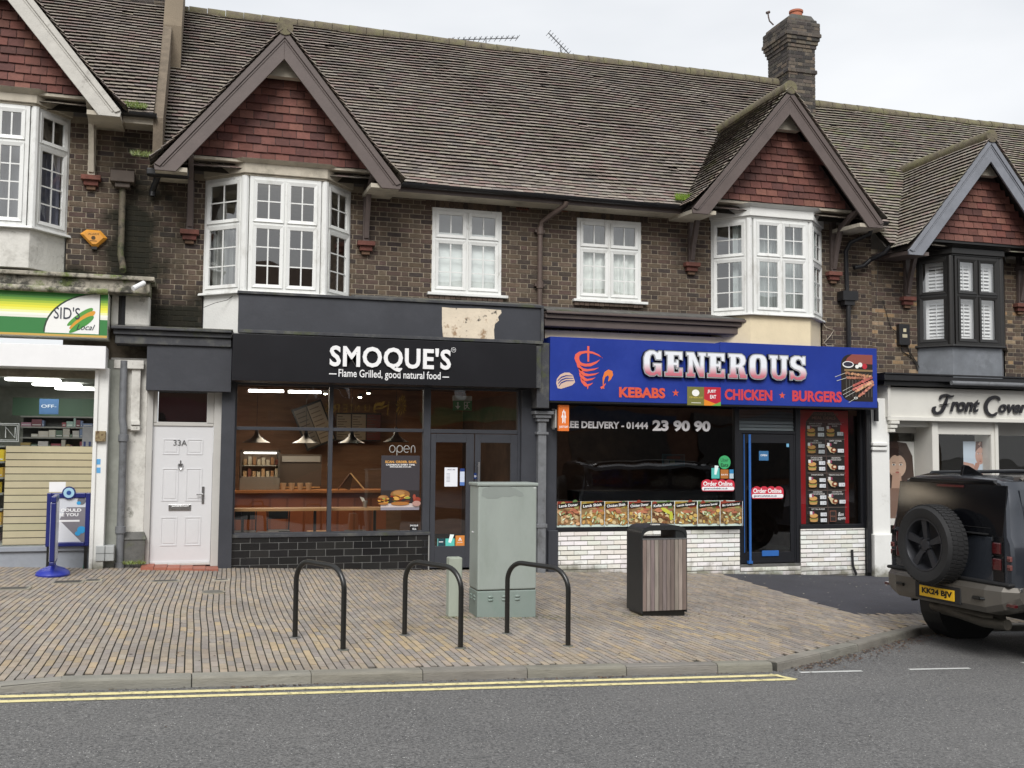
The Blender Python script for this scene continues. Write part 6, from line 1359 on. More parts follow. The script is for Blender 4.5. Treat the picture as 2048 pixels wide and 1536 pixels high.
# salon sign: cut-out script on the cream fascia
YR2 = -.29
t = thing('salon_sign', 'black script lettering Front Cover on the cream salon fascia', 'shop sign')
z6 = lambda l: [(1760+a/7.11, 760+b/7.11) for a, b in l]
mb = MB(); BKc = srgb('#232226')
def brush(P, w0, c=BKc, nib=.55):
    pts = []
    for k in range(len(P)-1):
        for s_ in range(4):
            t_ = s_/4; p0 = P[max(0, k-1)]; p1 = P[k]; p2 = P[k+1]; p3 = P[min(len(P)-1, k+2)]
            pts.append(tuple(.5*((2*p1[i])+(-p0[i]+p2[i])*t_+(2*p0[i]-5*p1[i]+4*p2[i]-p3[i])*t_*t_+(-p0[i]+3*p1[i]-3*p2[i]+p3[i])*t_**3) for i in (0, 1)))
    pts.append(P[-1]); W = [Vector((X(a, b, YR2), 0, Z(a, b, YR2))) for a, b in pts]; n = len(W)
    L0, R0 = [], []
    for k in range(n):
        d = (W[min(n-1, k+1)]-W[max(0, k-1)]).normalized(); nn = Vector((-d.z, 0, d.x)); e = w0*(nib+(1-nib)*abs(d.z+d.x*.2))*min(1, .35+4*min(k, n-1-k)/n); L0.append(W[k]+nn*e); R0.append(W[k]-nn*e)
    yf, yb = YR2-.02, YR2+.01
    for k in range(n-1):
        A, B, C_, D_ = L0[k], L0[k+1], R0[k+1], R0[k]; F_ = lambda v, y: (v.x, y, v.z)
        mb.hexa([F_(D_, yf), F_(C_, yf), F_(C_, yb), F_(D_, yb), F_(A, yf), F_(B, yf), F_(B, yb), F_(A, yb)], c)
brush(z6([(845, 275), (880, 225), (945, 212), (1000, 235), (1045, 222)]), .026); brush(z6([(960, 235), (930, 320), (900, 400), (860, 455), (800, 475), (762, 440), (765, 400), (790, 380)]), .030, nib=.7); brush(z6([(845, 350), (900, 348), (985, 340)]), .012)
mb.build('initial', M['print'], t); mb = MB()
brush(z6([(1695, 295), (1680, 255), (1620, 238), (1545, 280), (1502, 360), (1515, 450), (1570, 498), (1625, 495), (1660, 460)]), .032, nib=.6)
mb.build('initial', M['print'], t)
mb = MB(); put_text(mb, 'ront', X(*z6([(990, 390)])[0], YR2), X(*z6([(1412, 390)])[0], YR2), Z(*z6([(1200, 455)])[0], YR2), Z(*z6([(1200, 300)])[0], YR2)+.03, YR2-.02, BKc, depth=.02, weight=.025, shear=.35)
put_text(mb, 'over', X(*z6([(1680, 420)])[0], YR2), X(*z6([(2090, 420)])[0], YR2), Z(*z6([(1850, 470)])[0], YR2), Z(*z6([(1850, 345)])[0], YR2), YR2-.02, BKc, depth=.02, weight=.025, shear=.35); mb.build('lettering', M['print'], t)
# projecting takeaway badge
t = thing('projecting_sign', 'small orange JUST EAT sign projecting beside the kebab window', 'projecting sign')
sx = X(1117, 835, -.4); zz0, zz1 = Z(1128, 862, -.42), Z(1128, 810, -.42)
mb = MB(); mb.box(sx-.02, sx+.02, -.16, -.11, zz0+.03, zz1-.05, srgb('#c9c9c4')); mb.box(sx-.035, sx-.02, -.36, -.14, zz0+.05, zz1-.07, srgb('#b5b5b0')); mb.build('bracket', M['plain'], t)
sA, sB = X(1117, 835, -.42), X(1138, 835, -.42); p = Pic(sA, sB, zz0, zz1, -.42, srgb('#dd7433'), thick=.05)
p.rect(.36, .44, .30, .75, WH).rect(.58, .66, .30, .75, WH).poly([(.26, .52), (.5, .85), (.74, .52), (.68, .5), (.5, .76), (.32, .5)], WH).rect(.47, .54, .35, .6, WH).text('JUST EAT', .08, .92, .1, .2, WH, weight=.03); p.build('panel', t)
# tram lettering on kebab window glass
YW = YS+.022
mb = MB(); put_text(mb, 'FREE DELIVERY - 01444', X(1121, 847, YW), X(1296, 852, YW), Z(1210, 857, YW), Z(1210, 843, YW), YW, srgb('#e4e1e1'), weight=.035); put_text(mb, '23 90 90', X(1305, 852, YW), X(1421, 855, YW), Z(1363, 863, YW), Z(1363, 841, YW), YW, srgb('#e4e1e1'), weight=.045)
tag(mb.build('window_lettering', M['print']), 'white lettering with the delivery phone number across the kebab window', 'window lettering')
mb = MB(); zw = Z(1930, 866, YR+.03); put_text(mb, 'www.frontcoverhair.co.uk', X(1881, 866, YR+.03), X(1976, 866, YR+.03), zw-.04, zw+.03, YR+.03, srgb('#d9d9d4')); tag(mb.build('window_lettering', M['print']), 'thin white web address across the salon window', 'window lettering')

# ---------------------------------------------------------------- posters and stickers
def food_tile(p, u0, u1, kind, name):
    rnd = random.Random(hash(name) % 1000 if False else sum(map(ord, name))); U = lambda u: u0+(u1-u0)*u
    p.rect(u0+.001, u1-.001, .0, 1, srgb('#c9d8cf')); p.rect(u0+.001, u1-.001, .55, 1, srgb(rnd.choice(['#7a4a30', '#8a3a2c', '#5a6a34', '#a08030'])))
    for k in range(7): p.ell(U(rnd.uniform(.1, .95)), rnd.uniform(.66, .95), .015, .12, srgb(rnd.choice(['#8f4030', '#a8a060', '#5f7a48', '#a05040'])), n=12)
    bread = srgb('#d2b184'); w_ = (u1-u0)
    p.ell(U(.5), .42, w_*.46, .34, bread, n=24); p.ell(U(.5), .40, w_*.42, .28, srgb('#8f9460'), n=20)
    p.rect(u0+.001, u1-.001, .10, .72, srgb('#8f7450'))
    base = {'d': ['#6a4630', '#8a6444', '#a87c58', '#c9a078', '#4a3020'], 's': ['#b08a50', '#c49a5c', '#8f6a3a', '#a87c44'], 'g': ['#8a6a4a', '#a58458', '#6f5238', '#c2a25c'], 'k': ['#6a4630', '#7d5638', '#553524']}[kind]
    for k in range(46):
        c = srgb(rnd.choice(base+['#c9b48a'])); p.ell(U(.5+rnd.uniform(-.44, .44)), .36+rnd.uniform(-.24, .26), w_*rnd.uniform(.05, .10), rnd.uniform(.05, .09), vary(c, .2), n=9, rot=rnd.uniform(-60, 60))
    for k in range(5): p.ell(U(.5+rnd.uniform(-.32, .34)), .62+rnd.uniform(-.08, .07), w_*.14, .05, srgb(rnd.choice(['#a86850', '#b87a5c'])), n=10, rot=rnd.uniform(-30, 30))
    for k in range(9 if kind != 'k' else 4): p.ell(U(.5+rnd.uniform(-.4, .4)), .45+rnd.uniform(-.3, .15), w_*.08, .03, srgb(rnd.choice(['#a8b888', '#bccba0', '#8fa070', '#d8dcc0'])), n=8, rot=rnd.uniform(-80, 80))
    if kind == 'k': p.ell(U(.62), .62, w_*.26, .075, srgb('#c2c24a'), n=16, rot=-28); p.ell(U(.84), .42, w_*.08, .18, srgb('#b8bc44'), n=14)
    p.poly([(U(.0)+.001, .74), (U(.98), .86), (U(.98), 1.0), (U(0)+.001, .90)], srgb('#1f1d1a'))
    a, b = p.q(U(.06), .765), p.q(U(.86), .90); put_text(p.mb, name, a[0], b[0], a[2], b[2]-.012, a[1], (.9, .9, .88), slope=.09, weight=.02); p.k += 1
    p.rect(u1-.0016, u1+.0004, 0, 1, (.85, .85, .85))
r = RC(1114, 1003, 1471, 1050, YS+.02); p = Pic(r[0], r[1], zs2+.004, Z(1290, 1002, YS+.02), YS+.02, srgb('#cfd8d0'))
names = [('Lamb Doner', 'd'), ('Lamb Shish', 's'), ('Chicken Shish', 's'), ('Chicken Doner', 'g'), ('Kofte Kebab', 'k'), ('Lamb Special', 'g'), ('Generous Special', 'g'), ('Big Grill Special', 'g')]
for k, (n_, kd) in enumerate(names): food_tile(p, k/8, (k+1)/8, kd, n_)
p.build('food_photo_strip', None, 'row of eight captioned kebab photographs along the bottom of the kebab window', 'window poster')
def order_sticker(px0, py0, px1, py1, Y, label):
    r = RC(px0, py0, px1, py1, Y); p = Pic(r[0]+.02, r[1]-.02, r[2]+.03, r[3]-.01, Y, srgb('#c93a4a'), thick=.0015)
    for a in (0, 1): p.ell(a, .5, .06, .5, srgb('#c93a4a'))
    for u in (.05, .3, .55, .8): p.ell(u+.08, .92, .12, .2, srgb('#c93a4a'))
    p.rect(.0, 1, .08, .42, (.85, .85, .87)); p.ell(0, .25, .04, .17, (.85, .85, .87)); p.ell(1, .25, .04, .17, (.85, .85, .87)); p.text('Order Online', .0, .98, .5, .93, (.9, .85, .85), weight=.03).text('generouskebab.co.uk', .02, .82, .12, .36, srgb('#2a3550'), weight=.015)
    return p.build('order_sticker', None, label, 'sticker')
order_sticker(1404, 960, 1468, 986, YS+.022, 'red Order Online sticker at the right edge of the kebab window'); order_sticker(1504, 974, 1566, 1001, YS+.022, 'red Order Online sticker on the kebab shop door')
def sticker(px0, py0, px1, py1, Y, bg, label, name='sticker', txt=None, tc_=WH, cat='sticker', extra=None):
    r = RC(px0, py0, px1, py1, Y); p = Pic(r[0], r[1], r[2], r[3], Y, srgb(bg), thick=.001)
    if extra: extra(p)
    for t_ in (txt or []): p.text(t_[0], *t_[1:5], t_[5] if len(t_) > 5 else tc_, weight=.02)
    return p.build(name, None, label, cat)
ub = RC(1437, 911, 1461, 938, YS+.022); p = Pic((ub[0]+ub[1])/2-.001, (ub[0]+ub[1])/2+.001, ub[2]+.1, ub[2]+.102, YS+.022, srgb('#4fb37a'), thick=.001)
cx_, cz_, rad = (ub[0]+ub[1])/2, (ub[2]+ub[3])/2, (ub[1]-ub[0])/2
p.mb.face([(cx_+rad*math.cos(k*.2244), YS+.021, cz_+(ub[3]-ub[2])/2*math.sin(k*.2244)) for k in range(28)], srgb('#46a86c')); put_text(p.mb, 'Uber', cx_-.07, cx_+.07, cz_+.01, cz_+.065, YS+.020, (.02, .05, .03)); put_text(p.mb, 'Eats', cx_-.07, cx_+.07, cz_-.075, cz_-.015, YS+.020, (.02, .05, .03), weight=.02)
p.build('round_sticker', None, 'round green Uber Eats sticker on the kebab window', 'sticker')
cup = lambda p: p.rect(0, 1, 0, .55, srgb('#58b7ae')).poly([(.35, .3), (.6, .25), (.75, .98), (.4, .95)], (.75, .88, .86))
sticker(1423, 936, 1439, 957, YS+.022, '#58b7ae', 'teal delivery sticker below the round green sticker', extra=lambda p: p.poly([(.35, .4), (.6, .35), (.9, 1.2), (.4, 1.25)], (.75, .88, .86)))
sticker(1441, 939, 1457, 957, YS+.022, '#b07038', 'orange brown square sticker between teal and pale blue ones', txt=[('EATS', .1, .9, .35, .5)])
sticker(1459, 939, 1467, 957, YS+.022, '#b9cdd6', 'narrow pale blue sticker against the kebab window frame', extra=lambda p: p.rect(0, 1, .55, 1, srgb('#3a86b8')))
sticker(1518, 902, 1537, 921, YS+.022, '#3f6f9a', 'blue square notice high on the kebab shop door', name='door_notice', txt=[('OPEN', .15, .85, .45, .65)], cat='notice')
sticker(1573, 883, 1578, 894, YS+.022, '#7ab4d4', 'tiny pale blue sticker at the top corner of the kebab door')
sticker(1417, 1041, 1419, 1043, YS+.018, '#ffffff', 'tiny white mark on the food photograph strip') if False else None
# grill shop glass
sticker(889, 935, 915, 973, YS+.022, '#e4e6ec', 'white opening times sheet taped to the grill door', name='opening_times', cat='notice', extra=lambda p: [p.rect(.15, .42, .68-.07*k, .695-.07*k, (.2, .2, .25)) or p.rect(.55, .82, .68-.07*k, .695-.07*k, (.6, .6, .65)) for k in range(7)], txt=[('OPENING TIMES', .2, .8, .86, .91, (.15, .15, .2))])
sticker(920, 937, 929, 971, YS+.022, '#c9d2e2', 'narrow white and blue sticker strip on the grill door', extra=lambda p: p.rect(0, 1, .82, 1, srgb('#2a3f7a')).rect(0, 1, 0, .2, srgb('#5a7ab8')))
sticker(948, 946, 953, 958, YS+.008, '#1f3468', 'small dark blue push plate sticker beside the door handle', txt=[('PUSH', .1, .9, .3, .6)])
sticker(875, 1077, 889, 1092, YS+.022, '#26464e', 'dark teal delivery sticker low on the grill door', extra=lambda p: p.rect(0, .08, 0, 1, srgb('#7cc8c4')).rect(.2, .8, .5, .6, WH))
sticker(891, 1077, 909, 1092, YS+.022, '#5cc0b4', 'turquoise delivery sticker low on the grill door', extra=lambda p: p.poly([(.3, .5), (.6, .4), (.95, 1.5), (.5, 1.55)], (.8, .92, .9)))
sticker(911, 1071, 929, 1092, YS+.022, '#cf8440', 'orange takeaway sticker low on the grill door', txt=[('JUST EAT', .2, .8, .28, .38)], extra=lambda p: p.poly([(.3, .5), (.5, .85), (.7, .5), (.62, .5), (.5, .7), (.38, .5)], WH).rect(.40, .45, .5, .7, WH).rect(.55, .6, .5, .7, WH))
sticker(820, 1048, 836, 1061, YS+.022, '#1c1c1e', 'small white hygiene sticker at the bottom corner of the grill window', txt=[('SMOQUE', .0, 1, .6, .9), ('HALAL', .3, .8, .1, .4)])
r = RC(762, 911, 839, 1020, YS+.022); p = Pic(r[0], r[1], r[2], r[3], YS+.022, srgb('#3f3c40'))
p.rect(0, 1, .0, .14, srgb('#8a8690')).rect(0, 1, .05, .16, srgb('#c6b8b4')).rect(0, 1, .12, .36, srgb('#332c2b')).text('SCAN. ORDER. SAVE.', .10, .92, .86, .905, srgb('#e2a95a'), weight=.03).text('CASHBACK EVERY TIME.', .12, .88, .815, .845, WH, weight=.03).text('SMOQUES.CO.UK', .22, .78, .775, .805, WH, weight=.03)
# stacked burger
def burger(p, cx_, cz_, s, asp=1.0):
    p.ell(cx_, cz_+.075*s, .20*s*asp, .075*s, srgb('#8f6238'), n=20); p.ell(cx_-.03*s, cz_+.10*s, .12*s*asp, .035*s, srgb('#a87c4c'), n=14)
    rnd = random.Random(int(cx_*1000))
    for k in range(22): p.ell(cx_+rnd.uniform(-.17, .17)*s*asp, cz_+rnd.uniform(-.045, .055)*s, .06*s*asp, .018*s, srgb(rnd.choice(['#5a2f1c', '#8a4a24', '#c98a34', '#6a3820', '#d0a050', '#7a2a1c', '#8f9a4a'])), n=8, rot=rnd.uniform(-20, 20))
    p.ell(cx_, cz_-.07*s, .19*s*asp, .03*s, srgb('#a8703a'), n=16)
burger(p, .50, .20, 1.15, 1.1); burger(p, .06, .17, .7, 1.0); p.ell(.93, .19, .10, .05, srgb('#8a3a2c')).ell(.92, .12, .11, .05, srgb('#b08a80')).ell(.86, .24, .04, .05, srgb('#9a4a3a')); p.build('order_poster', None, 'dark poster with a burger and the words SCAN ORDER SAVE in the grill window', 'poster')
# open sign as bent tube
t = thing('open_sign', 'white tube sign reading open above the burger poster', 'neon sign'); mb = MB(); ox0, ox1, oz0, oz1 = X(779, 898, YS+.06), X(830, 898, YS+.06), Z(804, 905, YS+.06), Z(804, 891, YS+.06)
def gl(P): mb.tube([(ox0+(ox1-ox0)*a, YS+.06, oz0+(oz1-oz0)*b) for a, b in P], .006, 6)
circ = lambda cx_, r_, a0, a1: [(cx_+r_*math.cos(R(a0+(a1-a0)*k/12)), .5+.5*math.sin(R(a0+(a1-a0)*k/12))) for k in range(13)]
gl(circ(.11, .11, 0, 360)); gl([(.29, -.6), (.29, .5)]); gl(circ(.40, .11, 180, -180)); gl([(.56, .5), (.78, .5)]+circ(.67, .11, 0, 310)); gl([(.85, 0), (.85, .6), (.88, .9), (.925, 1), (.97, .9), (1, .6), (1, 0)]); mb.build('tube', M['white'], t)
# kebab menu poster
r = RC(1599, 819, 1697, 1050, YS+.05); p = Pic(r[0], r[1], zs2, zh2-.01, YS+.05, srgb('#b3262c')); p.poly([(.12, 0), (.92, 0), (.92, .8), (.84, .8), (.84, .9), (.7, .985), (.3, .985), (.14, .9), (.12, .8)], srgb('#413d3b'))
p.text('KEBABS & WRAPS', .26, .8, .955, .975, srgb('#7a6a60')).text('MEAL DEALS', .26, .74, .92, .945, srgb('#8a6a5a'), weight=.01)
lab = [['QUARTER POUNDER', 'CHEESE BURGER'], ['GENEROUS SPECIAL', 'BURGER'], ['DONER', 'CHEESE BURGER'], ['CRISPY CHICKEN', 'WRAP'], ['CHICKEN DONER', 'CHEESE BURGER'], ['HASH BROWN', 'CHICKEN WRAP'], ['CHICKEN BURGER'], ['MEXICAN COOL WRAP'], ['HASH BROWN', '& CHICKEN BURGER'], ['HASH BROWN,', '& HOUMOUS WRAP'], ['GFC TALL BURGER'], []]
for k, L_ in enumerate(lab):
    ccol, rw = k % 2, k//2; u0 = .14+ccol*.39; vt = .895-rw*.150; p.rect(u0, u0+.38, vt-.001, vt+.001, srgb('#9a8880'))
    if ccol: p.rect(u0-.006, u0-.002, vt-.148, vt, srgb('#8a6a62'))
    for j, s_ in enumerate(L_): wv = .018*len(s_)/2; p.text(s_, u0+.19-wv, u0+.19+wv, vt-.022-.018*j, vt-.009-.018*j, (.75, .73, .7))
    if k == 11:
        p.rect(u0+.03, u0+.16, vt-.125, vt-.03, srgb('#8a5a4a')).rect(u0+.04, u0+.15, vt-.12, vt-.035, srgb('#2f2c2b')).text('HALAL', u0+.05, u0+.14, vt-.085, vt-.072, srgb('#9a6a58')).text('Bon', u0+.20, u0+.31, vt-.078, vt-.045, WH, shear=.3).text('appetit', u0+.19, u0+.35, vt-.115, vt-.083, WH, shear=.3); continue
    if ccol == 0 or k == 1:
        for q_ in range(1 if k != 2 and k != 4 else 2): p.ell(u0+.10, vt-.10, .085, .022, srgb('#b98f52'))
        p.ell(u0+.10, vt-.088, .08, .012, srgb('#5a3826')).rect(u0+.02, u0+.18, vt-.105, vt-.098, srgb('#7a8a44')).ell(u0+.10, vt-.072, .08, .018, srgb('#c79a5c')).ell(u0+.10, vt-.118, .08, .009, srgb('#b98f5a'))
    else: p.poly([(u0+.0, vt-.055), (u0+.06, vt-.062), (u0+.2, vt-.095), (u0+.16, vt-.125), (u0+.08, vt-.115)], srgb('#c9b894')).ell(u0+.15, vt-.098, .06, .022, srgb('#7a4028')).ell(u0+.16, vt-.095, .03, .01, srgb('#d8c8a8'))
    p.rect(u0+.02, u0+.07, vt-.062, vt-.034, (.7, .68, .66)).rect(u0+.075, u0+.105, vt-.062, vt-.036, srgb('#9a4a62'))
    for j in range(2 if ccol == 0 else 1): p.rect(u0+.235, u0+.36, vt-.078-.05*j-(.04 if ccol else 0), vt-.046-.05*j-(.04 if ccol else 0), (.62, .64, .66)).rect(u0+.285, u0+.29, vt-.076-.05*j-(.04 if ccol else 0), vt-.05-.05*j-(.04 if ccol else 0), (.3, .3, .32)).rect(u0+.315, u0+.345, vt-.07-.05*j-(.04 if ccol else 0), vt-.056-.05*j-(.04 if ccol else 0), (.4, .4, .42))
p.build('menu_poster', None, 'tall red and black meal deal poster with burgers and wraps in the narrow window', 'poster')
r = RC(1324, 908, 1370, 932, 1.8); p = Pic(r[0], r[1], r[2], r[3], 1.8, srgb('#4a6a74')); p.rect(.06, .94, .12, .88, srgb('#3a4f58')).rect(.1, .3, .2, .45, (.3, .3, .3)).rect(.35, .55, .2, .45, (.25, .3, .2)).rect(.2, .8, .6, .8, srgb('#7a4a44')); p.build('wall_screen', None, 'small framed screen on the dark wall inside the kebab shop', 'screen')
mb = MB(); mb.box(5.3, 6.2, 1.6, 2.2, -.2, .78, srgb('#4a5254')); mb.box(5.32, 5.7, 1.65, 2.1, .78, 1.05, srgb('#4f6a70')); mb.box(6.3, 9, 1.6, 2.2, -.2, .95, srgb('#1c1d20')); tag(mb.build('kebab_counter', M['plain']), 'dim service counter inside the kebab shop', 'counter')
# salon posters (illustrated faces)
class FacePic(Pic):
    def q(s, u, v):
        cu, cv, tu, tv, ku, kv = s.fit; return Pic.q(s, min(1, max(0, tu+(u-cu)*ku)), min(1, max(0, tv+(v-cv)*kv)))
def face_poster(x0_, x1_, z0_, z1_, Y, kind, label):
    p = FacePic(x0_, x1_, z0_, z1_, Y, srgb('#cddae6') if kind else srgb('#efede8')); p.fit = (.5, .5, .56, .74, 1.15, 1.0) if kind else (.5, .5, .58, .68, 1.45, 1.2)
    sk = srgb('#c9a090') if kind else srgb('#d3b49e')
    if kind == 0:
        p.poly([(.28, .0), (.2, .25), (.16, .5), (.2, .68), (.32, .77), (.5, .79), (.66, .75), (.76, .62), (.78, .42), (.8, .2), (.86, 0)], srgb('#4a3730')); p.poly([(.36, .3), (.62, .3), (.74, .1), (.8, 0), (.2, 0), (.3, .15)], srgb('#8f7466'))
        p.ell(.5, .52, .15, .115, sk, n=24); p.poly([(.42, .45), (.56, .45), (.58, .3), (.4, .3)], srgb('#c2a08c')); p.poly([(.36, .6), (.35, .5), (.30, .36), (.24, .3), (.2, .5), (.3, .7), (.5, .7), (.62, .64), (.5, .62), (.42, .65)], srgb('#3a2a26'))
        eyes, mz, s = [(.445, .535), (.56, .535)], .458, 1
    else:
        p.poly([(.0, .36), (.3, .32), (.42, .2), (.62, .2), (.78, .08), (.9, 0), (0, 0)], sk); p.poly([(.0, .0), (.4, .02), (.6, .1), (.2, .16), (0, .14)], srgb('#8f9499'))
        p.ell(.5, .48, .14, .17, sk, n=24); p.poly([(.36, .55), (.38, .78), (.46, .86), (.53, .92), (.58, .84), (.66, .76), (.65, .56), (.58, .62), (.52, .66), (.44, .62)], srgb('#6f5148')); p.poly([(.44, .7), (.5, .86), (.54, .84), (.5, .68)], srgb('#c9a898')); p.poly([(.3, .2), (.36, .34), (.46, .35), (.48, .30), (.42, .2)], srgb('#b98c7c'))
        eyes, mz, s = [(.45, .52), (.56, .52)], .37, 1
    for e in eyes: p.ell(e[0], e[1], .03, .010, (.8, .8, .8), n=10).ell(e[0], e[1], .013, .010, (.05, .04, .04), n=8).poly([(e[0]-.03, e[1]+.018), (e[0]+.03, e[1]+.021), (e[0]+.025, e[1]+.026), (e[0]-.025, e[1]+.023)], srgb('#7a6054'))
    p.poly([(.49, .53 if kind == 0 else .5), (.515, .53 if kind == 0 else .5), (.525, mz+.035), (.485, mz+.035)], vary(sk, .0)); p.ell(.505, mz+.03, .022, .006, srgb('#bb9482'), n=8); p.ell(.5, mz, .033, .009, srgb('#b06a62'), n=12)
    p.ell(.84, .93, .02, .02, (.1, .1, .1)).rect(.72, .96, .885, .895, (.35, .35, .35)); return p.build('hair_poster', None, label, 'poster')
face_poster(g0-.28, X(1829, 950, .3), Z(1800, 1050, .3), Z(1800, 883, .3), .30, 0, 'poster of a long haired brunette woman in the left salon window')
face_poster(X(1926, 950, .1), X(1985, 950, .1), Z(1955, 985, .1), Z(1955, 883, .1), .08, 1, 'poster of a person with swept up hair in the middle salon window')
# framed recruitment board behind the corner shop glass
t = thing('framed_poster', 'blue framed poster reading COULD BE YOU standing against the corner shop window', 'poster board'); r = RC(94, 985, 181, 1092, YL-.03)
p = Pic(r[0]+.05, r[1]-.05, r[2]+.05, r[3]-.06, YL-.10, srgb('#c9ccd2')); p.poly([(.25, .5), (.45, .78), (1, .78), (1, 0), (.9, 0)], srgb('#7d7a80')).poly([(.25, .5), (.9, 0), (0, 0), (0, .5)], srgb('#cfd1d6')).text('COULD', .28, .86, .68, .75, WH, weight=.03).text('BE YOU', .22, .78, .58, .65, WH, weight=.03).rect(.25, .82, .46, .5, (.8, .8, .8)).ell(.14, .95, .05, .03, srgb('#3a8ac0')).ell(.86, .92, .12, .09, srgb('#6a6a70')).ell(.78, .87, .06, .04, srgb('#3a9ad0')).ell(.88, .28, .12, .08, srgb('#3a9ad0')).ell(.78, .2, .08, .05, srgb('#3a9ad0')); p.build('poster', t)
mb = MB(); 
for (a, b, c_, d_) in ((r[0], r[0]+.06, r[2], r[3]), (r[1]-.06, r[1], r[2], r[3]), (r[0]+.06, r[1]-.06, r[2], r[2]+.06), (r[0]+.06, r[1]-.06, r[3]-.07, r[3])): mb.box(a, b, YL-.12, YL-.07, c_, d_)
mb.build('frame', mat('dark_blue_plastic', srgb('#1d2566'), .35, nv=.08), t, bevel=.012)
mb = MB(); mb.lathe([(.085, -.01), (.085, .01)], ((r[0]+r[1])/2, YL-.12, r[3]+.0), axis='y', n=24, c=srgb('#1d2566')); mb.lathe([(.068, -.014), (.068, -.009)], ((r[0]+r[1])/2, YL-.12, r[3]+.0), axis='y', n=24, c=srgb('#9fc4d6')); mb.lathe([(.03, -.017), (.03, -.013)], ((r[0]+r[1])/2, YL-.12, r[3]+.0), axis='y', n=16, c=srgb('#2a4a8a')); mb.build('crest', M['print'], t)
# legs down to the ground
mb = MB(); mb.box(r[0]+.02, r[0]+.06, YL-.12, YL-.08, G(-1.7, -.4)-.01, r[2]); mb.box(r[1]-.06, r[1]-.02, YL-.12, YL-.08, G(-1.7, -.4)-.01, r[2]); mb.build('legs', M['blackmetal'], t)
r = RC(98, 964, 131, 984, YL-.004); mb = MB(); mb.box(r[0], r[1], YL+.01, YL+.018, r[2], r[3]); tag(mb.build('blank_card', M['white']), 'blank white card fixed to the slatwall above the framed poster', 'card')
# edge-on swing board with domed blue base
t = thing('pavement_sign', 'blue swing board seen edge-on, standing on a domed blue base', 'pavement sign'); bx, by = -1.80, -1.12; bz = G(bx, by)
BP = mat('royal_blue_plastic', srgb('#2e3a9e'), .35, nv=.08)
mb = MB(); mb.lathe([(.20, .0), (.205, .02), (.19, .05), (.14, .085), (.07, .11), (.035, .125), (.03, .17)], (bx, by, bz), n=32, sx=1.0, sy=1.25); mb.build('base', BP, t, smooth=True)
M['navy'] = mat('navy_plastic', srgb('#1d2566'), .35, nv=.08)
mb = MB(); mb.T = Matrix.Translation((bx, by, bz+.15)) @ Matrix.Rotation(R(94), 4, 'Z'); mb.box(-.34, .34, -.03, .03, .0, .05); mb.box(-.34, -.28, -.03, .03, .05, .78); mb.box(.28, .34, -.03, .03, .05, .78); mb.box(-.34, .34, -.03, .03, .78, .86); mb.build('frame', M['navy'], t, bevel=.012)
mb = MB(); mb.T = Matrix.Translation((bx, by, bz+.15)) @ Matrix.Rotation(R(94), 4, 'Z'); mb.box(-.28, .28, -.036, .036, .05, .78, srgb('#d5d8dc')); mb.build('poster', M['print'], t)

# alarm box, cctv, meter boxes, cables
t = thing('alarm_box', 'orange hexagonal alarm box on the dark brick wall', 'alarm box'); c0 = at(188, 478, 0); sc_ = .0068*1.15
P0 = [(-27, 8), (-14, 18), (13, 17), (27, 2), (8, -18), (-2, -18)]; k_ = 1/150
mb = MB(); Po = [(c0.x+a*k_, c0.z+b*k_) for a, b in P0]; Pi = [(c0.x+a*k_*.72, c0.z+(b*.72)*k_) for a, b in P0]; n = 6
b_ = mb.pts([(a, -.0, b) for a, b in Po]+[(a, -.05, b) for a, b in Po]+[(a, -.085, b) for a, b in Pi])
for k in range(n):
    l = (k+1) % n; mb.f.append((b_+k, b_+n+k, b_+n+l, b_+l)); mb.f.append((b_+n+k, b_+2*n+k, b_+2*n+l, b_+n+l))
mb.f.append(tuple(b_+2*n+k for k in range(n))[::-1]); mb.c += [(1, 1, 1)]*(2*n+1); mb.m += [0]*(2*n+1); mb.build('case', mat('amber_plastic', srgb('#cf8f35'), .45, nv=.1), t)
mb = MB(); put_text(mb, 'ALARM', c0.x-.07, c0.x+.07, c0.z+.04, c0.z+.068, -.0865, srgb('#2f2618')); mb.lathe([(.028, -.0015), (.028, 0)], (c0.x, -.0865, c0.z-.0), axis='y', n=16, c=srgb('#4a3820')); mb.box(c0.x-.045, c0.x+.045, -.0875, -.086, c0.z-.048, c0.z-.038, srgb('#4a3820')); mb.build('lettering', M['print'], t)
MB().box(c0.x-.025, c0.x+.05, -.06, 0, c0.z-.155, c0.z-.118).build('sounder', M['blackmetal'], t)
t = thing('security_camera', 'small white bullet camera under the mossy ledge corner', 'security camera'); a = at(288, 566, -.62); mb = MB(); mb.tube([a, a+Vector((-.13, -.12, -.10))], .035, 12); mb.build('housing', M['white'], t, smooth=True); mb = MB(); mb.tube([a, a+Vector((.02, .1, .03))], .012, 8); mb.build('arm', M['white'], t)
t = thing('electric_meter_box', 'black cable box with two small labels on the brick by the black bay', 'cable box'); r = RC(1799, 648, 1820, 690, -.09); mb = MB(); mb.box(r[0], r[1], -.09, 0, r[2], r[3]); mb.build('case', M['gutter'], t, bevel=.008); mb = MB(); mb.box(r[0]+.08, r[0]+.14, -.092, -.09, r[3]-.14, r[3]-.08, srgb('#c9bfa0')); mb.box(r[0]+.06, r[0]+.16, -.092, -.09, r[3]-.24, r[3]-.18, srgb('#b5ad94')); mb.build('label', M['print'], t)
def cable(P, label, Y=-.02, r_=.006, c='#2a2826', name='cable'):
    q = MB(); q.tube([(X(a, b, Y), Y-.004*(i % 2), Z(a, b, Y)) for i, (a, b) in enumerate(P)], r_, 5, c=srgb(c)); return tag(q.build(name, M['plain']), label, 'cable')
cable([(1645, 645), (1652, 655), (1668, 660), (1660, 672), (1648, 686), (1655, 692), (1668, 692)], 'thin pale cable looping down the brick right of the cream panel', c='#b5aa98')
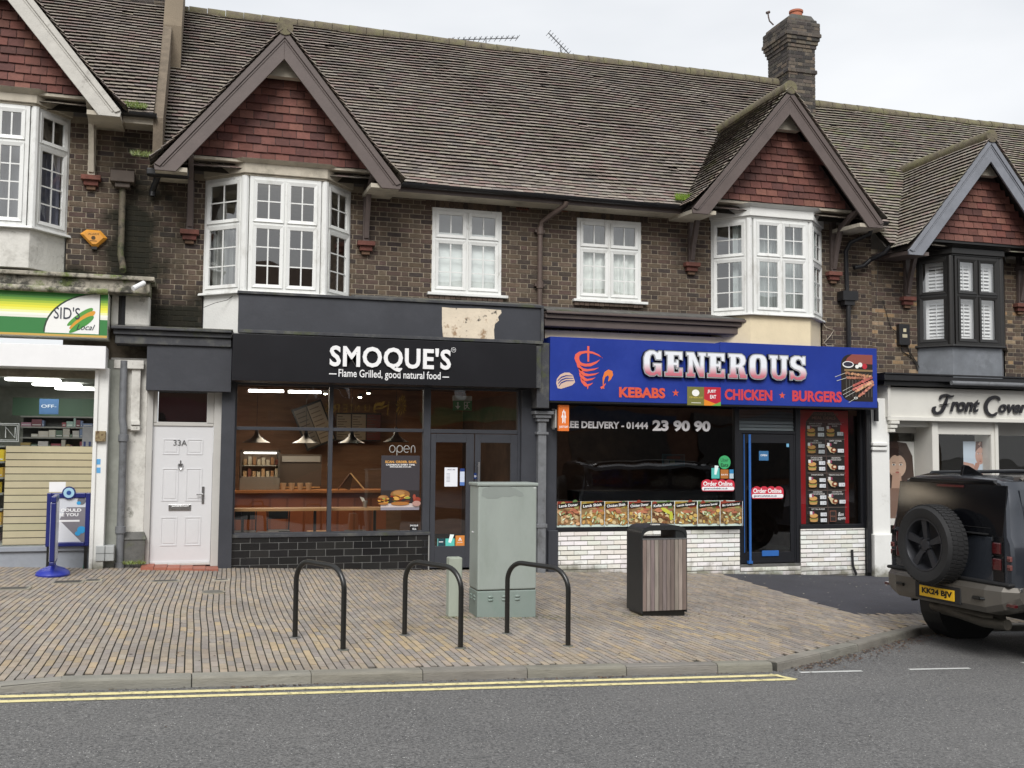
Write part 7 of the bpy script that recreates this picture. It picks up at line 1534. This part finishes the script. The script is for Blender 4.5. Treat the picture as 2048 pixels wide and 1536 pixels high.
cable([(1766, 600), (1772, 625), (1782, 655), (1799, 670)], 'black cable curving to the black cable box')
cable([(1803, 690), (1806, 704), (1820, 712), (1832, 728), (1835, 742)], 'tangled black cable below the black cable box', r_=.01)
cable([(1815, 690), (1818, 702), (1830, 720), (1838, 735)], 'second black cable below the cable box', r_=.008)
cable([(407, 615), (430, 606), (455, 600), (470, 588)], 'thin dark cable crossing the white panel under the left bay', Y=-.33, r_=.004)
cable([(300, 594), (340, 597), (375, 600), (402, 598)], 'thin wire strung along the dark brick above the flat door', r_=.003)
cable([(1757, 490), (1756, 530), (1752, 600)], 'thin wire hanging beside the black drainpipe', Y=-.1, r_=.004)
# aerials
t = thing('tv_aerial', 'long flat television aerial behind the roof ridge', 'aerial'); Ya = 5.2; mb = MB()
A, B = at(905, 80, Ya), at(1035, 76, Ya); mb.tube([A, B], .012, 5)
for k in range(13): p_ = A+(B-A)*(k/12); mb.tube([p_+Vector((0, -.16, 0)), p_+Vector((0, .16, .0))], .007, 4); mb.tube([p_, p_+Vector((0, 0, .05))], .008, 4)
mb.build('boom', M['pipe_grey'], t); mb = MB(); p_ = at(972, 80, Ya); mb.tube([p_, (p_.x, Ya, p_.z-.09), (p_.x-.18, Ya, p_.z-.12), (p_.x-.2, Ya, 7.5)], .012, 6); mb.build('mast', M['pipe_grey'], t)
t = thing('tv_aerial', 'tilted television aerial sloping down to the roof ridge', 'aerial'); Ya = 4.6; mb = MB()
A, B = at(1097, 66, Ya), at(1147, 117, Ya); mb.tube([A, B], .012, 5)
for k in range(11): p_ = A+(B-A)*(k/10); d_ = Vector((.05, 0, .06)); mb.tube([p_-d_*.2, p_+d_], .006, 4); mb.tube([p_+Vector((0, -.15, 0)), p_+Vector((0, .15, 0))], .006, 4)
mb.build('boom', M['pipe_grey'], t); mb = MB(); p_ = at(1122, 92, Ya); mb.tube([p_, at(1121, 102, Ya), at(1133, 116, Ya), (p_.x+.2, Ya, 7.8)], .012, 6); mb.build('mast', M['pipe_grey'], t)
t = thing('chimney_bracket', 'rusty hooked bracket standing on the left of the chimney top', 'bracket'); mb = MB(); mb.tube([at(1547, 50, 3.1), at(1539, 42, 3.1), at(1537, 34, 3.1), at(1536, 26, 3.1)], .015, 6); mb.tube([at(1533, 26, 3.1), at(1539, 24, 3.1)], .03, 6); mb.build('rod', M['pipe_brown'], t)
# grass tufts in gutters and moss
def tuft(px, py, Y, w_, h_, n, label, c0='#6f8a2c'):
    q = MB(); o = at(px, py, Y)
    for _ in range(n):
        a = o+Vector((random.uniform(-w_, w_), random.uniform(-.05, .05), 0)); d = Vector((random.uniform(-.06, .06), random.uniform(-.05, .03), random.uniform(.4, 1)*h_)); s_ = Vector((.005, 0, 0))
        q.face([a-s_, a+s_, a+d*.6+s_*.6, a+d], vary(srgb(c0), .35, .1))
    return tag(q.build('grass_tuft', M['plain']), label, 'grass tuft')
tuft(1367, 401, -.45, .13, .14, 260, 'bright green grass tuft growing in the gutter beside the right gable'); tuft(270, 215, -.5, .14, .10, 220, 'green grass tuft growing in the short gutter at top left', '#6d7f3a'); tuft(283, 312, -.55, .12, .09, 160, 'dull green tuft in the gutter stub beside the left gable', '#6d7a40')
tuft(268, 1128, -.3, .14, .06, 160, 'green moss and weeds at the foot of the white pier', '#6d7a3a')
# ================================================================ street furniture
def stand(n, f, label):
    """n near foot, f far foot (photo points on the pavement)"""
    a, b = gp(*n), gp(*f); a.z = G(a.x, a.y); b.z = G(b.x, b.y); H = .725; d = (b-a); d.z = 0; L = d.length; d.normalize(); r = .20
    P = [(0, -.05), (0, H-r)]+[(r-r*math.cos(R(k*9)), H-r+r*math.sin(R(k*9))) for k in range(1, 11)]+[(L-r+r*math.sin(R(k*9)), H-r+r*math.cos(R(k*9))) for k in range(0, 11)]+[(L, -.05)]
    t = thing('bike_stand', label, 'bike stand', 'black hoop bike stands on the pavement', a); dz = b.z-a.z
    mb = MB(); mb.tube([(d.x*u, d.y*u, h+dz*u/L) for u, h in P], .0245, 16); mb.build('hoop', M['blackmetal'], t, smooth=True)
    for q in (Vector((0, 0, 0)), b-a):
        mb = MB(); mb.lathe([(.055, .0), (.05, .006), (.03, .008)], q, n=16); mb.build('foot_ring', M['ledge'], t)
stand((686, 1300), (590, 1275), 'black hoop bike stand, leftmost of the three'); stand((921, 1296), (809, 1270), 'black hoop bike stand in the middle, in front of the short grey post'); stand((1136, 1292), (1014, 1267), 'black hoop bike stand, rightmost, partly in front of the tall cabinet')
# telecoms cabinet
GC = mat('grey_green_cabinet_paint', srgb('#949c96'), .5, nv=.06, ns=4, bump=.05, patch=[(srgb('#7f897f'), 2.5, .52, .75, .5), (srgb('#5d665e'), 9, .68, .8, .5)], nscale=(1, 1, .35))
GC2 = mat('green_cabinet_base_paint', srgb('#808c86'), .5, nv=.05, ns=4, patch=[(srgb('#6f857a'), 3, .5, .7, .5)])
t = thing('telecoms_cabinet', 'tall grey-green street cabinet with a darker vented base', 'street cabinet'); x0, x1 = 2.925, 3.605; y0, y1 = -4.35, -3.97; zb = G(3.2, -4.3)-.02; zs_ = zb+.02+.295; zt_ = zb+.02+1.48
mb = MB(); mb.box(x0, x1, y0, y1, zb, zs_-.004); mb.build('base', GC2, t, bevel=.012)
mb = MB(); mb.box(x0, x1, y0-.004, y1, zs_+.004, zt_-.035); mb.build('door', GC, t, bevel=.016, bseg=3)
mb = MB(); mb.box(x0-.014, x1+.014, y0-.018, y1+.012, zt_-.034, zt_); mb.build('lid', GC, t, bevel=.008)
MB().box(x0+.01, x1-.01, y0+.01, y1-.01, zs_-.01, zs_+.01).build('gap', M['blackmetal'], t)
for cx_ in (x0+.15, x0+.31, x0+.46):
    for dz in (0, .035): mb = MB(); mb.lathe([(.004, -.03), (.012, -.022), (.014, 0), (.012, .022), (.004, .03)], (cx_, y0-.002, zs_-.07-dz), axis='x', n=10); mb.build('vent', GC2, t, smooth=True)
for cy_ in (y0+.12, y0+.26):
    for dz in (0, .035): mb = MB(); mb.lathe([(.012, -.022), (.014, 0), (.012, .022)], (x0-.002, cy_, zs_-.07-dz), axis='y', n=10); mb.build('vent', GC2, t, smooth=True)
# painted-over patch
P = [(965, 978), (985, 971), (1015, 970), (1032, 978), (1045, 985), (1048, 992), (1040, 994), (1030, 991), (1018, 994), (1005, 993), (995, 997), (975, 997), (963, 992)]
mb = MB(); mb.prism([(X(a, b, y0-.005), Z(a, b, y0-.005)) for a, b in P][::-1], y0-.0055, y0-.0045); mb.build('paint_patch', mat('patch_grey', srgb('#868d88'), .6, nv=.05), t)
mb = MB(); mb.box(x1-.04, x1-.012, y0-.0055, y0-.0045, zt_-.06, zt_-.053, srgb('#dddddd')); mb.tube([(x0-.004, y0+.2, zb+.95), (x0-.01, y0+.2, zb+.94)], .012, 8, c=(.6, .6, .6)); mb.build('lock', M['plain'], t)
t = thing('concrete_post', 'short square grey-green post beside the tall cabinet', 'post'); x0, x1 = 2.615, 2.765; y0, y1 = -4.30, -4.16; zb = G(2.7, -4.3)-.02
mb = MB(); mb.box(x0, x1, y0, y1, zb, zb+.66); mb.build('post', mat('mossy_grey_post', srgb('#99a093'), .8, nv=.12, ns=5, bump=.3, patch=[(srgb('#5b6056'), 5, .58, .7, .6), (srgb('#6b7a55'), 3, .6, .75, .5)], nscale=(1, 1, .3)), t, bevel=.012)
# litter bin: arched dark metal shell, timber slats
t = thing('litter_bin', 'litter bin with vertical timber slats and a dark arched metal hood', 'litter bin'); x0, x1 = 4.905, 5.485; y0, y1 = -4.30, -3.86; zb = G(5.2, -4.2)-.01
DM = mat('dark_grey_steel', srgb('#262829'), .42, nv=.12, ns=5, patch=[(srgb('#3c3e3e'), 3, .6, .8, .5)])
def arch(e, zt): w_ = (x1-x0)/2-e; c_ = (x0+x1)/2; hh = .11-e; return [(c_+w_*math.copysign(abs(math.cos(a))**.42, math.cos(a)), zt-hh+hh*abs(math.sin(a))**.9) for a in [k*math.pi/16 for k in range(17)]]
H_ = 1.06; out_ = [(x1, zb+.05)]+arch(0, zb+H_)+[(x0, zb+.05)]; inn = [(x0+.018, zb+.05)]+arch(.018, zb+H_-.052)[::-1]+[(x1-.018, zb+.05)]
mb = MB()
for k in range(len(out_)-1):
    a, b = out_[k], out_[k+1]; c_, d_ = inn[::-1][k], inn[::-1][k+1]
    mb.hexa([(a[0], y0, a[1]), (a[0], y1, a[1]), (c_[0], y1, c_[1]), (c_[0], y0, c_[1]), (b[0], y0, b[1]), (b[0], y1, b[1]), (d_[0], y1, d_[1]), (d_[0], y0, d_[1])])
zo0, zo1 = zb+.925, zb+1.0
mb.box(x1-.14, x1-.018, y0+.012, y1-.01, zo0-.02, zb+H_-.035); mb.box(x0+.018, x1-.018, y0+.02, y1-.02, zo0-.03, zo0-.015)
mb.build('hood', DM, t, bevel=0)
mb = MB(); mb.box(x0+.02, x1-.02, y0+.03, y1-.03, zb, zb+.9); mb.build('liner', M['blackmetal'], t)
mb = MB(); n = 11; w_ = (x1-x0-.02)/n
for k in range(n): mb.box(x0+.012+k*w_+.0025, x0+.012+(k+1)*w_-.0025, y0-.006, y0+.022, zb+.075, zb+.895, vary(srgb(random.choice(['#7d7068', '#86796e', '#6f635c', '#8a8078', '#756a66'])), .1, .03))
mb.build('timber_slats', mat('weathered_slat', (1, 1, 1), .75, attr=True, nv=.3, ns=6, bump=.3, bs=20, nscale=(6, 1, .5), patch=[(srgb('#5c5a3c'), 1.5, .6, .75, .5)]), t, bevel=.003)
mb = MB(); mb.box(x0+.01, x1-.005, y0-.008, y0+.024, zb+.897, zb+.912); mb.build('slat_cap', M['steel'], t)
mb = MB(); mb.box(x0+.18, x0+.28, y0+.1, y0+.16, zb+H_, zb+H_+.008, srgb('#d8d8d0')); mb.build('bird_mess', M['print'], t)
# small covers set in the pavement
def cover(px, py, w_, d_, label, c='#5f5d57', rim='#8f8a7c', shape='rect'):
    p = gp(px, py); t = thing('pavement_cover', label, 'access cover', 'small access covers in the pavement', (p.x, p.y, G(p.x, p.y)))
    sl = lambda x: -.036*x
    if shape == 'rect':
        mb = MB(); mb.box(-w_/2-.03, w_/2+.03, -d_/2-.03, d_/2+.03, -.01, .005, srgb(rim)); mb.build('rim', M['plain'], t)
        mb = MB(); mb.box(-w_/2, w_/2, -d_/2, d_/2, 0, .008, srgb(c)); 
        for k in range(5): mb.box(-w_/2+.02, w_/2-.02, -d_/2+.02+k*(d_-.04)/5, -d_/2+.03+k*(d_-.04)/5, .008, .010, srgb('#4a4845'))
        mb.build('lid', M['plain'], t)
    else:
        mb = MB(); mb.lathe([(w_/2+.03, -.01), (w_/2+.03, .005)], (0, 0, 0), c=srgb(rim)); mb.build('rim', M['plain'], t); mb = MB(); mb.lathe([(w_/2, 0), (w_/2, .008)], (0, 0, 0), c=srgb(c)); mb.build('lid', M['plain'], t)
cover(27, 1177, .3, .2, 'dark rectangular access cover near the left edge of the pavement'); cover(136, 1164, .3, .2, 'access cover just right of the blue dome base', '#47453f'); cover(186, 1161, .16, .16, 'square access cover with a pale rim near the green hose', rim='#a39c8a'); cover(330, 1162, .30, .14, 'oblong access cover in front of the white flat door'); cover(442, 1160, .16, .10, 'small pale rimmed cover in front of the charcoal shop post', rim='#a8a294'); cover(425, 1184, .24, .2, 'round metal cover a step out from the charcoal shop', shape='round')

# ================================================================ the parked off-road car
t = thing('parked_car', 'dark grey off-road car with a spare wheel on its rear door, parked in the lay-by', 'car')
CX, CY = 7.68, -6.08; CZ = GR(CX+1.5, CY)
BODY = mat('dark_grey_car_paint', srgb('#363a41'), .24, metal=.4, nv=.04, coat=.7); BK2 = mat('black_gloss_trim', srgb('#0c0d10'), .11, nv=.1, ns=2, spec=.5); SAT = mat('satin_silver_trim', srgb('#5f5b55'), .42, metal=.4, nv=.05)
CG_ = glass_mat('tinted_car_glass', tint=(.10, .11, .12), gain=1.6); BP_ = mat('black_plastic', srgb('#1a1a1b'), .65, nv=.15, ns=30)
TF = Matrix.Translation((CX, CY, CZ)) @ Matrix.Rotation(R(2.4), 4, 'Z')     # car frame: x forward, y: +left (kerb side), z up
t.matrix_world = TF
def ringpts(sc_, zt, dz=0, lo=.62):
    h = [(0, lo), (.86, lo), (.955, lo+.06), (.985, .88), (.985, 1.12), (.968, 1.26), (.93, 1.33), (.885, 1.60), (.835, 1.80), (.77, 1.875), (.62, 1.91), (0, 1.93)]
    h = [(a*sc_*.965, z if z < 1.33 else 1.33+(z-1.33)*zt) for a, z in h]
    return h+[(-a, z) for a, z in h[1:-1][::-1]]
def loft(mb, secs, cap0=True, cap1=True):
    rg = [mb.pts([(x, -a, z) for a, z in P]) for x, P in secs]; n = len(secs[0][1])
    for a, b in zip(rg, rg[1:]):
        for k in range(n): l = (k+1) % n; mb.f.append((a+k, b+k, b+l, a+l)); mb.c.append((1, 1, 1)); mb.m.append(0)
    if cap0: mb.f.append(tuple(rg[0]+k for k in range(n))); mb.c.append((1, 1, 1)); mb.m.append(0)
    if cap1: mb.f.append(tuple(rg[-1]+k for k in range(n))[::-1]); mb.c.append((1, 1, 1)); mb.m.append(0)
def sl_(x_off, sc_, zt):     # rear end leans forward a little towards the roof
    return (x_off, ringpts(sc_, zt))
mb = MB(); secs = [(0.0, ringpts(.93, .965)), (.02, ringpts(.965, .985)), (.07, ringpts(.99, .997)), (.16, ringpts(1.0, 1.0)), (1.8, ringpts(1.0, 1.01)), (2.9, ringpts(1.0, 1.0)), (3.2, ringpts(1.0, .75)), (3.55, ringpts(1.0, .10)), (3.9, ringpts(1.0, .02)), (4.55, ringpts(.99, .0)), (4.7, ringpts(.95, -.05))]
loft(mb, secs); mb.build('body', BODY, t, smooth=True, angle=24)
o = t.children[-1] if t.children else None
# rear door lean: shear upper rear edge forward
for v in bpy.data.objects[o.name].data.vertices if o else []:
    if v.co.x < .2 and v.co.z > 1.33: v.co.x += (v.co.z-1.33)*.14
REAR = lambda z, o=.0: (0.0+(max(0, z-1.33))*.14)-o
def rq(y0_, y1_, z0_, z1_, off, mb, c=(1, 1, 1), d=.012):
    """panel lying on the rear face; y + towards the kerb (left of the car)"""
    P = [(REAR(z0_, off), y0_, z0_), (REAR(z0_, off), y1_, z0_), (REAR(z1_, off), y1_, z1_), (REAR(z1_, off), y0_, z1_)]
    mb.hexa(P+[(x+d, y, z) for x, y, z in P], c)
mb = MB(); rq(-.79, .81, 1.325, 1.84, .006, mb); mb.build('rear_window', BK2, t, bevel=.004)
mb = MB(); rq(-.80, -.665, .86, 1.328, .009, mb); mb.build('rear_corner_trim', BK2, t, bevel=.004)
mb = MB(); rq(-.655, .80, .86, 1.315, .010, mb, d=.02); mb.build('rear_door', BODY, t, bevel=.012)
mb = MB(); mb.box(-.04, 0, -.60, -.28, 1.335, 1.348); mb.build('wiper', BP_, t)
# roof edge spoiler, rails, fin
mb = MB(); mb.hexa([(.06, -.66, 1.84), (.06, .66, 1.84), (.3, .66, 1.905), (.3, -.66, 1.905), (.05, -.62, 1.885), (.05, .62, 1.885), (.3, .62, 1.935), (.3, -.62, 1.935)]); mb.build('roof_spoiler', BK2, t, bevel=.012)
for s in (-1, 1): mb = MB(); mb.tube([(.35, s*.68, 1.89), (.42, s*.69, 1.94), (1.6, s*.69, 1.955), (2.7, s*.68, 1.945), (2.8, s*.67, 1.89)], .022, 8); mb.build('roof_rail', BK2 if s > 0 else SAT, t, smooth=True)
mb = MB(); mb.prism([(.20, 1.91), (.50, 1.93), (.30, 2.03), (.24, 2.04)], -.02, .02, ax='y'); mb.build('aerial_fin', BK2, t, bevel=.006)
# glazed and painted side panels
for s in (-1, 1):
    mb = MB()
    def sideq(x0_, x1_, z0_, z1_, off=.006):
        f_ = lambda z: (.93-(z-1.33)*.19)*.965+off
        P = [(x0_, s*f_(z0_), z0_), (x1_, s*f_(z0_), z0_), (x1_, s*f_(z1_), z1_), (x0_, s*f_(z1_), z1_)]; 
        mb.face(P if s < 0 else P[::-1])
    sideq(.19, 1.05, 1.36, 1.80); sideq(1.15, 1.95, 1.36, 1.82); sideq(2.05, 2.85, 1.36, 1.80); mb.build('side_window', mat('privacy_glass', srgb('#20262e'), .06, nv=0, coat=1) if s < 0 else CG_, t)
    mb = MB()
    for k in range(17):
        a0, a1 = R(-12+k*12), R(-12+(k+1)*12) 
        for cxw in (.90, 3.92):
            if k > 15: continue
            P = []
            for r_, yo in ((.47, .97), (.56, .955)):
                for a in (a0, a1): P.append((cxw+math.cos(a)*r_, s*yo, .44+math.sin(a)*r_))
            mb.hexa([P[0], P[1], P[3], P[2]]+[(x, y+s*.03, z) for x, y, z in (P[0], P[1], P[3], P[2])])
    mb.build('wheel_arch', BP_, t, smooth=False)
    mb = MB(); mb.box(1.45, 3.4, s*.92, s*.97, .42, .66); mb.build('sill_trim', BP_, t, bevel=.02)
    for xw in (.90, 3.92): mb = MB(); mb.lathe([(.46, -.008), (.46, .3)] if s < 0 else [(.46, -.3), (.46, .008)], (xw, s*.95, .44), axis='y', n=24); mb.build('wheel_well', BP_, t)
# lights
LR_ = mat('red_lamp_lens', srgb('#430d10'), .15, nv=.1, coat=.8); LW = mat('pale_lamp_lens', srgb('#6e4340'), .2, coat=.6)
for s in (-1, 1):
    for z in (.99, 1.15):
        mb = MB(); x = REAR(z, .030); mb.box(x, x+.02, s*.72-.055, s*.72+.055, z, z+.115); o_ = mb.build('tail_light', LR_, t, bevel=.02, bseg=3)
        mb = MB(); mb.box(x+.012, x+.026, s*.72-.07, s*.72+.07, z-.015, z+.13); mb.build('lamp_bezel', BK2, t, bevel=.004)
    for z in (1.0, 1.085): mb = MB(); mb.box(-.014, .06, s*.865-.028, s*.865+.028, z, z+.055, c=(1, 1, 1)); mb.build('small_rear_light', LW, t, bevel=.008); mb = MB(); mb.box(-.018, .03, s*.865-.016, s*.865+.016, z+.008, z+.03); mb.build('small_red_lens', LR_, t)
# rear bumper: body, recess, corners, tow covers
mb = MB(); P = [(-.03, .60), (-.10, .56), (-.12, .40), (-.04, .36), (.25, .36), (.25, .62)]
def bumper(mb, y0_, y1_, P, taper=0):
    mb.prism([(x, z) for x, z in P], y0_, y1_)
mb = MB(); Q = [(.03, .84), (-.10, .835), (-.135, .79), (-.13, .62), (-.09, .56), (.05, .53), (.2, .53), (.2, .84)]
for (ya_, yb_, dx0, dx1, dz0, dz1) in ((-.66, .66, 0, 0, 0, 0), (.66, .84, 0, .045, 0, .05), (.84, .955, .045, .16, .05, .12), (-.84, -.66, .045, 0, .05, 0), (-.955, -.84, .16, .045, .12, .05)):
    n = len(Q); b_ = mb.pts([(x+(dx0 if x < .1 else 0), ya_, z+(dz0 if z < .7 else 0)) for x, z in Q]+[(x+(dx1 if x < .1 else 0), yb_, z+(dz1 if z < .7 else 0)) for x, z in Q])
    mb.f.append(tuple(range(b_, b_+n))); mb.f.append(tuple(range(b_+2*n-1, b_+n-1, -1))); mb.c += [(1, 1, 1)]*2; mb.m += [0, 0]
    for k in range(n): l = (k+1) % n; mb.f.append((b_+k, b_+n+k, b_+n+l, b_+l)); mb.c.append((1, 1, 1)); mb.m.append(0)
mb.build('rear_bumper', SAT, t)
mb = MB(); mb.box(-.06, .2, -.91, .91, .838, .875); mb.build('bumper_step', BP_, t, bevel=.015)
mb = MB(); mb.box(-.142, -.12, -.34, .34, .59, .765); mb.build('plate_recess', BP_, t, bevel=.01)
for s in (-1, 1): mb = MB(); mb.tube([(-.145, s*.52, .70), (-.145, s*.62, .70)], .018, 8); mb.tube([(-.145, s*.62, .70), (-.12, s*.66, .70)], .016, 8); mb.build('tow_eye', M['blackmetal'], t); mb = MB(); mb.box(-.05, .0, s*.88-.08, s*.88+.08, .645, .675); mb.build('reflector', LR_, t, bevel=.004)
mb = MB(); mb.box(.03, .06, -.965, -.80, .80, .835); mb.build('corner_strip', M['chrome'], t, bevel=.005)
pl = part('number_plate', t); mb = MB(); mb.box(-.152, -.143, -.26, .26, .617, .730); mb.build('plate', mat('yellow_plate', srgb('#e3b425'), .35, nv=.02), pl, bevel=.003)
mb = MB(); mb.T = Matrix.Rotation(-math.pi/2, 4, 'Z'); put_text(mb, 'KK24 BJV', -.22, .235, .634, .712, -.1535, (.005, .005, .005), weight=.05); mb.build('lettering', M['print'], pl)
# exhaust and underbody
mb = MB(); mb.tube([(.10, -.72, .44), (.10, -.40, .42), (.14, .1, .46), (.2, .45, .47)], .055, 12); mb.tube([(.16, -.55, .46), (.18, .25, .48)], .09, 12); mb.tube([(.93, -.8, .42), (.93, .8, .42)], .05, 10); mb.tube([(.3, .35, .46), (.9, .5, .48)], .04, 8); mb.build('exhaust', mat('dirty_steel', srgb('#4a463f'), .55, metal=.5, nv=.3), t, smooth=True)
mb = MB(); mb.box(.5, 4.4, -.68, .68, .44, .66); mb.build('underbody', BP_, t)
def wheel(x, y, z, s, parent, nm='wheel', R_=.42, W=.26, rim=.275, tilt=None, spare=False):
    w_ = part(nm, parent); mb = MB(); h = W/2
    ax = 'x' if spare else 'y'
    prof = [(rim, -h+.02), (rim+.03, -h+.005), (R_-.035, -h), (R_-.010, -h+.03), (R_, -h+.06), (R_, h-.06), (R_-.010, h-.03), (R_-.035, h), (rim+.03, h-.005), (rim, h-.02), (rim-.01, h-.06), (rim-.01, -h+.06)]
    mb.lathe(prof+[prof[0]], (x, y, z), axis=ax, n=48); 
    mb.f = mb.f[:-2]; mb.c = mb.c[:-2]; mb.m = mb.m[:-2]
    for k in range(56):      # tread blocks
        a = 2*math.pi*k/56
        for (u0, u1, ph) in ((-h+.035, -h+.085, 0), (-.035, .035, .5), (h-.085, h-.035, 0)):
            aa = a+ph*math.pi/56; P = []
            for r_ in (R_-.004, R_+.005):
                for (du, da) in ((u0, -.036), (u1, -.030), (u1, .036), (u0, .030)):
                    c_, s_ = math.cos(aa+da)*r_, math.sin(aa+da)*r_; P.append((x+du, y+c_, z+s_) if spare else (x+c_, y+du, z+s_))
            mb.hexa(P)
    mb.build('tyre', M['rubber'], w_, smooth=True, angle=30)
    rm = MB(); fo = (-h+.03)*1; sgn = -1 if spare else s
    f = (lambda u, r_, a: (x-u, y+math.cos(a)*r_, z+math.sin(a)*r_)) if spare else (lambda u, r_, a: (x+math.cos(a)*r_, y+s*u, z+math.sin(a)*r_))
    def rl(prof2, n=40):
        rg = [rm.pts([f(u, r_, 2*math.pi*k/n) for k in range(n)]) for r_, u in prof2]
        for a, b in zip(rg, rg[1:]):
            for k in range(n): l = (k+1) % n; rm.f.append((a+k, a+l, b+l, b+k)); rm.c.append((1, 1, 1)); rm.m.append(0)
    rl([(rim+.004, h-.03), (rim+.004, h-.012), (rim-.012, h-.015), (rim-.025, h-.05), (rim-.03, -h+.05)]); rl([(rim-.03, -.02), (.0, -.02)])
    for k in range(5):
        a = math.pi/2+2*math.pi*k/5; P = []
        for (r_, da, u) in ((.05, .50, h-.05), (rim-.015, .155, h-.028)):
            P.append((r_, a-da, u)); P.append((r_, a+da, u))
        A = [f(P[0][2], P[0][0], P[0][1]), f(P[2][2], P[2][0], P[2][1]), f(P[3][2], P[3][0], P[3][1]), f(P[1][2], P[1][0], P[1][1])]
        B = [f(P[i][2]-.035, P[i][0], P[i][1]) for i in (0, 2, 3, 1)]; rm.hexa(A+B)
    rg = []
    rl([(.062, h-.05), (.06, h-.035), (.035, h-.03), (.0, h-.03)], 20)
    for k in range(5):
        a = math.pi/2+2*math.pi*(k+.5)/5; c0 = f(h-.04, .075, a); rm.lathe([(.011, -.015), (.011, .015)], c0, axis=ax, n=8)
    rm.build('rim', mat('dark_alloy', srgb('#303135'), .38, metal=.3, nv=.05) if nm == 'spare_wheel' else SAT, w_, smooth=True, angle=25)
wheel(.88, .87, .42, 1, t); wheel(.88, -.87, .42, -1, t); wheel(3.9, .87, .42, 1, t); wheel(3.9, -.87, .42, -1, t)
wheel(-.215, -.02, 1.19, 1, t, nm='spare_wheel', spare=True)
mb = MB(); mb.lathe([(.12, -.09), (.16, 0)], (.0, -.02, 1.19), axis='x', n=16); mb.build('spare_carrier', BP_, t)

# ================================================================ the other side of the street (seen only in reflections)
Ob = thing('opposite_terrace', 'brick terrace across the road, seen only as a reflection in the glass', 'building'); YO = -27.0
mb = MB(); mb.box(-30, 34, YO-8, YO, -.8, 6.0); mb.build('wall', mat('opposite_brick', srgb('#6b4c3c'), .9, nv=.2), Ob)
mb = MB(); mb.prism([(YO+.5, 5.9), (YO-8.5, 5.9), (YO-4, 9.5)], -30, 34, ax='x'); mb.build('roof', mat('opposite_tiles', srgb('#5e4a3e'), .85, nv=.3), Ob)
for k in range(10):
    x = -27+k*6.2; w_ = part('window', Ob); MB().box(x, x+1.6, YO, YO+.05, 3.9, 5.3).build('frame', M['white'], w_); MB().box(x+.1, x+.75, YO+.05, YO+.06, 4.0, 5.2).build('pane', M['blackmetal'], w_); MB().box(x+.85, x+1.5, YO+.05, YO+.06, 4.0, 5.2).build('pane', M['blackmetal'], w_)
    MB().box(x-1.2, x+3.4, YO, YO+.08, .4, 2.6).build('shop_window', M['blackmetal'], Ob); MB().box(x-1.6, x+3.9, YO, YO+.2, 2.75, 3.4, c=srgb(['#3b3c40', '#2f6b3f', '#20344f', '#4a4440', '#6a3030'][k % 5])).build('shop_fascia', M['plain'], Ob)
    MB().prism([(x-.6, 6.0), (x+2.2, 6.0), (x+.8, 8.2)], YO+.2, YO-2).build('gable', mat('opposite_gable', srgb('#7a6a58'), .8), Ob)
# letters on its fascia
def mirror_pt(px, py, Yg, Yo):
    p = at(px, py, Yg); d = (p-CAM); d.y = -d.y; return p+d*((Yo-p.y)/d.y)
yg = YS+.03; a = mirror_pt(773, 812, yg, YO+.25); b = mirror_pt(625, 800, yg, YO+.25); zt_ = mirror_pt(700, 795, yg, YO+.25).z; zb_ = mirror_pt(700, 816, yg, YO+.25).z
mb = MB(); mb.T = Matrix.Translation(((a.x+b.x)/2, YO+.25, 0)) @ Matrix.Rotation(math.pi, 4, 'Z'); W2 = abs(a.x-b.x)/2
put_text(mb, 'HUNTERS', -W2+.1, W2-.5, zb_, zt_, 0, srgb('#e2b64a'), spacing=1.5, weight=.0)
for k in range(12): an = k*math.pi/6; mb.face([(-W2-.6+.05*math.cos(an), 0, (zb_+zt_)/2+.05*math.sin(an)), (-W2-.6+.3*math.cos(an-.12), 0, (zb_+zt_)/2+.3*math.sin(an-.12)), (-W2-.6+.36*math.cos(an), 0, (zb_+zt_)/2+.36*math.sin(an)), (-W2-.6+.3*math.cos(an+.12), 0, (zb_+zt_)/2+.3*math.sin(an+.12))], srgb('#e2b64a'))
mb.T = None; mb.build('fascia_lettering', M['print'], Ob)
MB().box(min(a.x, b.x)-1.5, max(a.x, b.x)+1.5, YO+.05, YO+.24, zb_-.25, zt_+.25, srgb('#26231f')).build('lettered_fascia', M['plain'], Ob)
# a second parked car on the near kerb, reflected in the kebab window
c2 = copy_tree(t); c2.matrix_world = Matrix.Translation((13.9, -11.2, GR(12, -12))) @ Matrix.Rotation(math.pi, 4, 'Z'); tag(c2, 'dark car parked across the road, seen only as a reflection in the kebab window', 'car')
# panel gaps, handles and hinges that make the car's rear read as sheet metal
GAP = mat('panel_gap', (.004, .004, .004), .9, nv=0)
mb = MB()
for y in (-.66, .805): rq(y-.004, y+.004, .86, 1.33, .012, mb, d=.004)
mb.build('door_gap', GAP, t)
mb = MB()
for z in (.98, 1.22): mb.box(-.022, .0, .80, .86, z, z+.07)
mb.build('door_hinge', BK2, t, bevel=.006)
for s in (-1, 1):
    mb = MB()
    for x in (1.10, 2.0, 2.95):
        mb.box(x-.004, x+.004, s*.94, s*.957, .66, 1.10)
    mb.build('side_gap', GAP, t)
mb = MB(); mb.T = Matrix.Translation((1.6, 0, 0))
for x in (-.35, .55): mb.box(x, x+.2, -.94, -.97, 1.17, 1.20)
mb.build('side_handle', BK2, t, bevel=.006)
mb = MB(); rq(-.20, .20, 1.80, 1.825, .016, mb, d=.008); mb.build('high_brake_light', LR_, t, bevel=.003)
mb = MB(); rq(-.62, .64, 1.40, 1.405, .009, mb, d=.003); mb.build('window_seam', GAP, t)
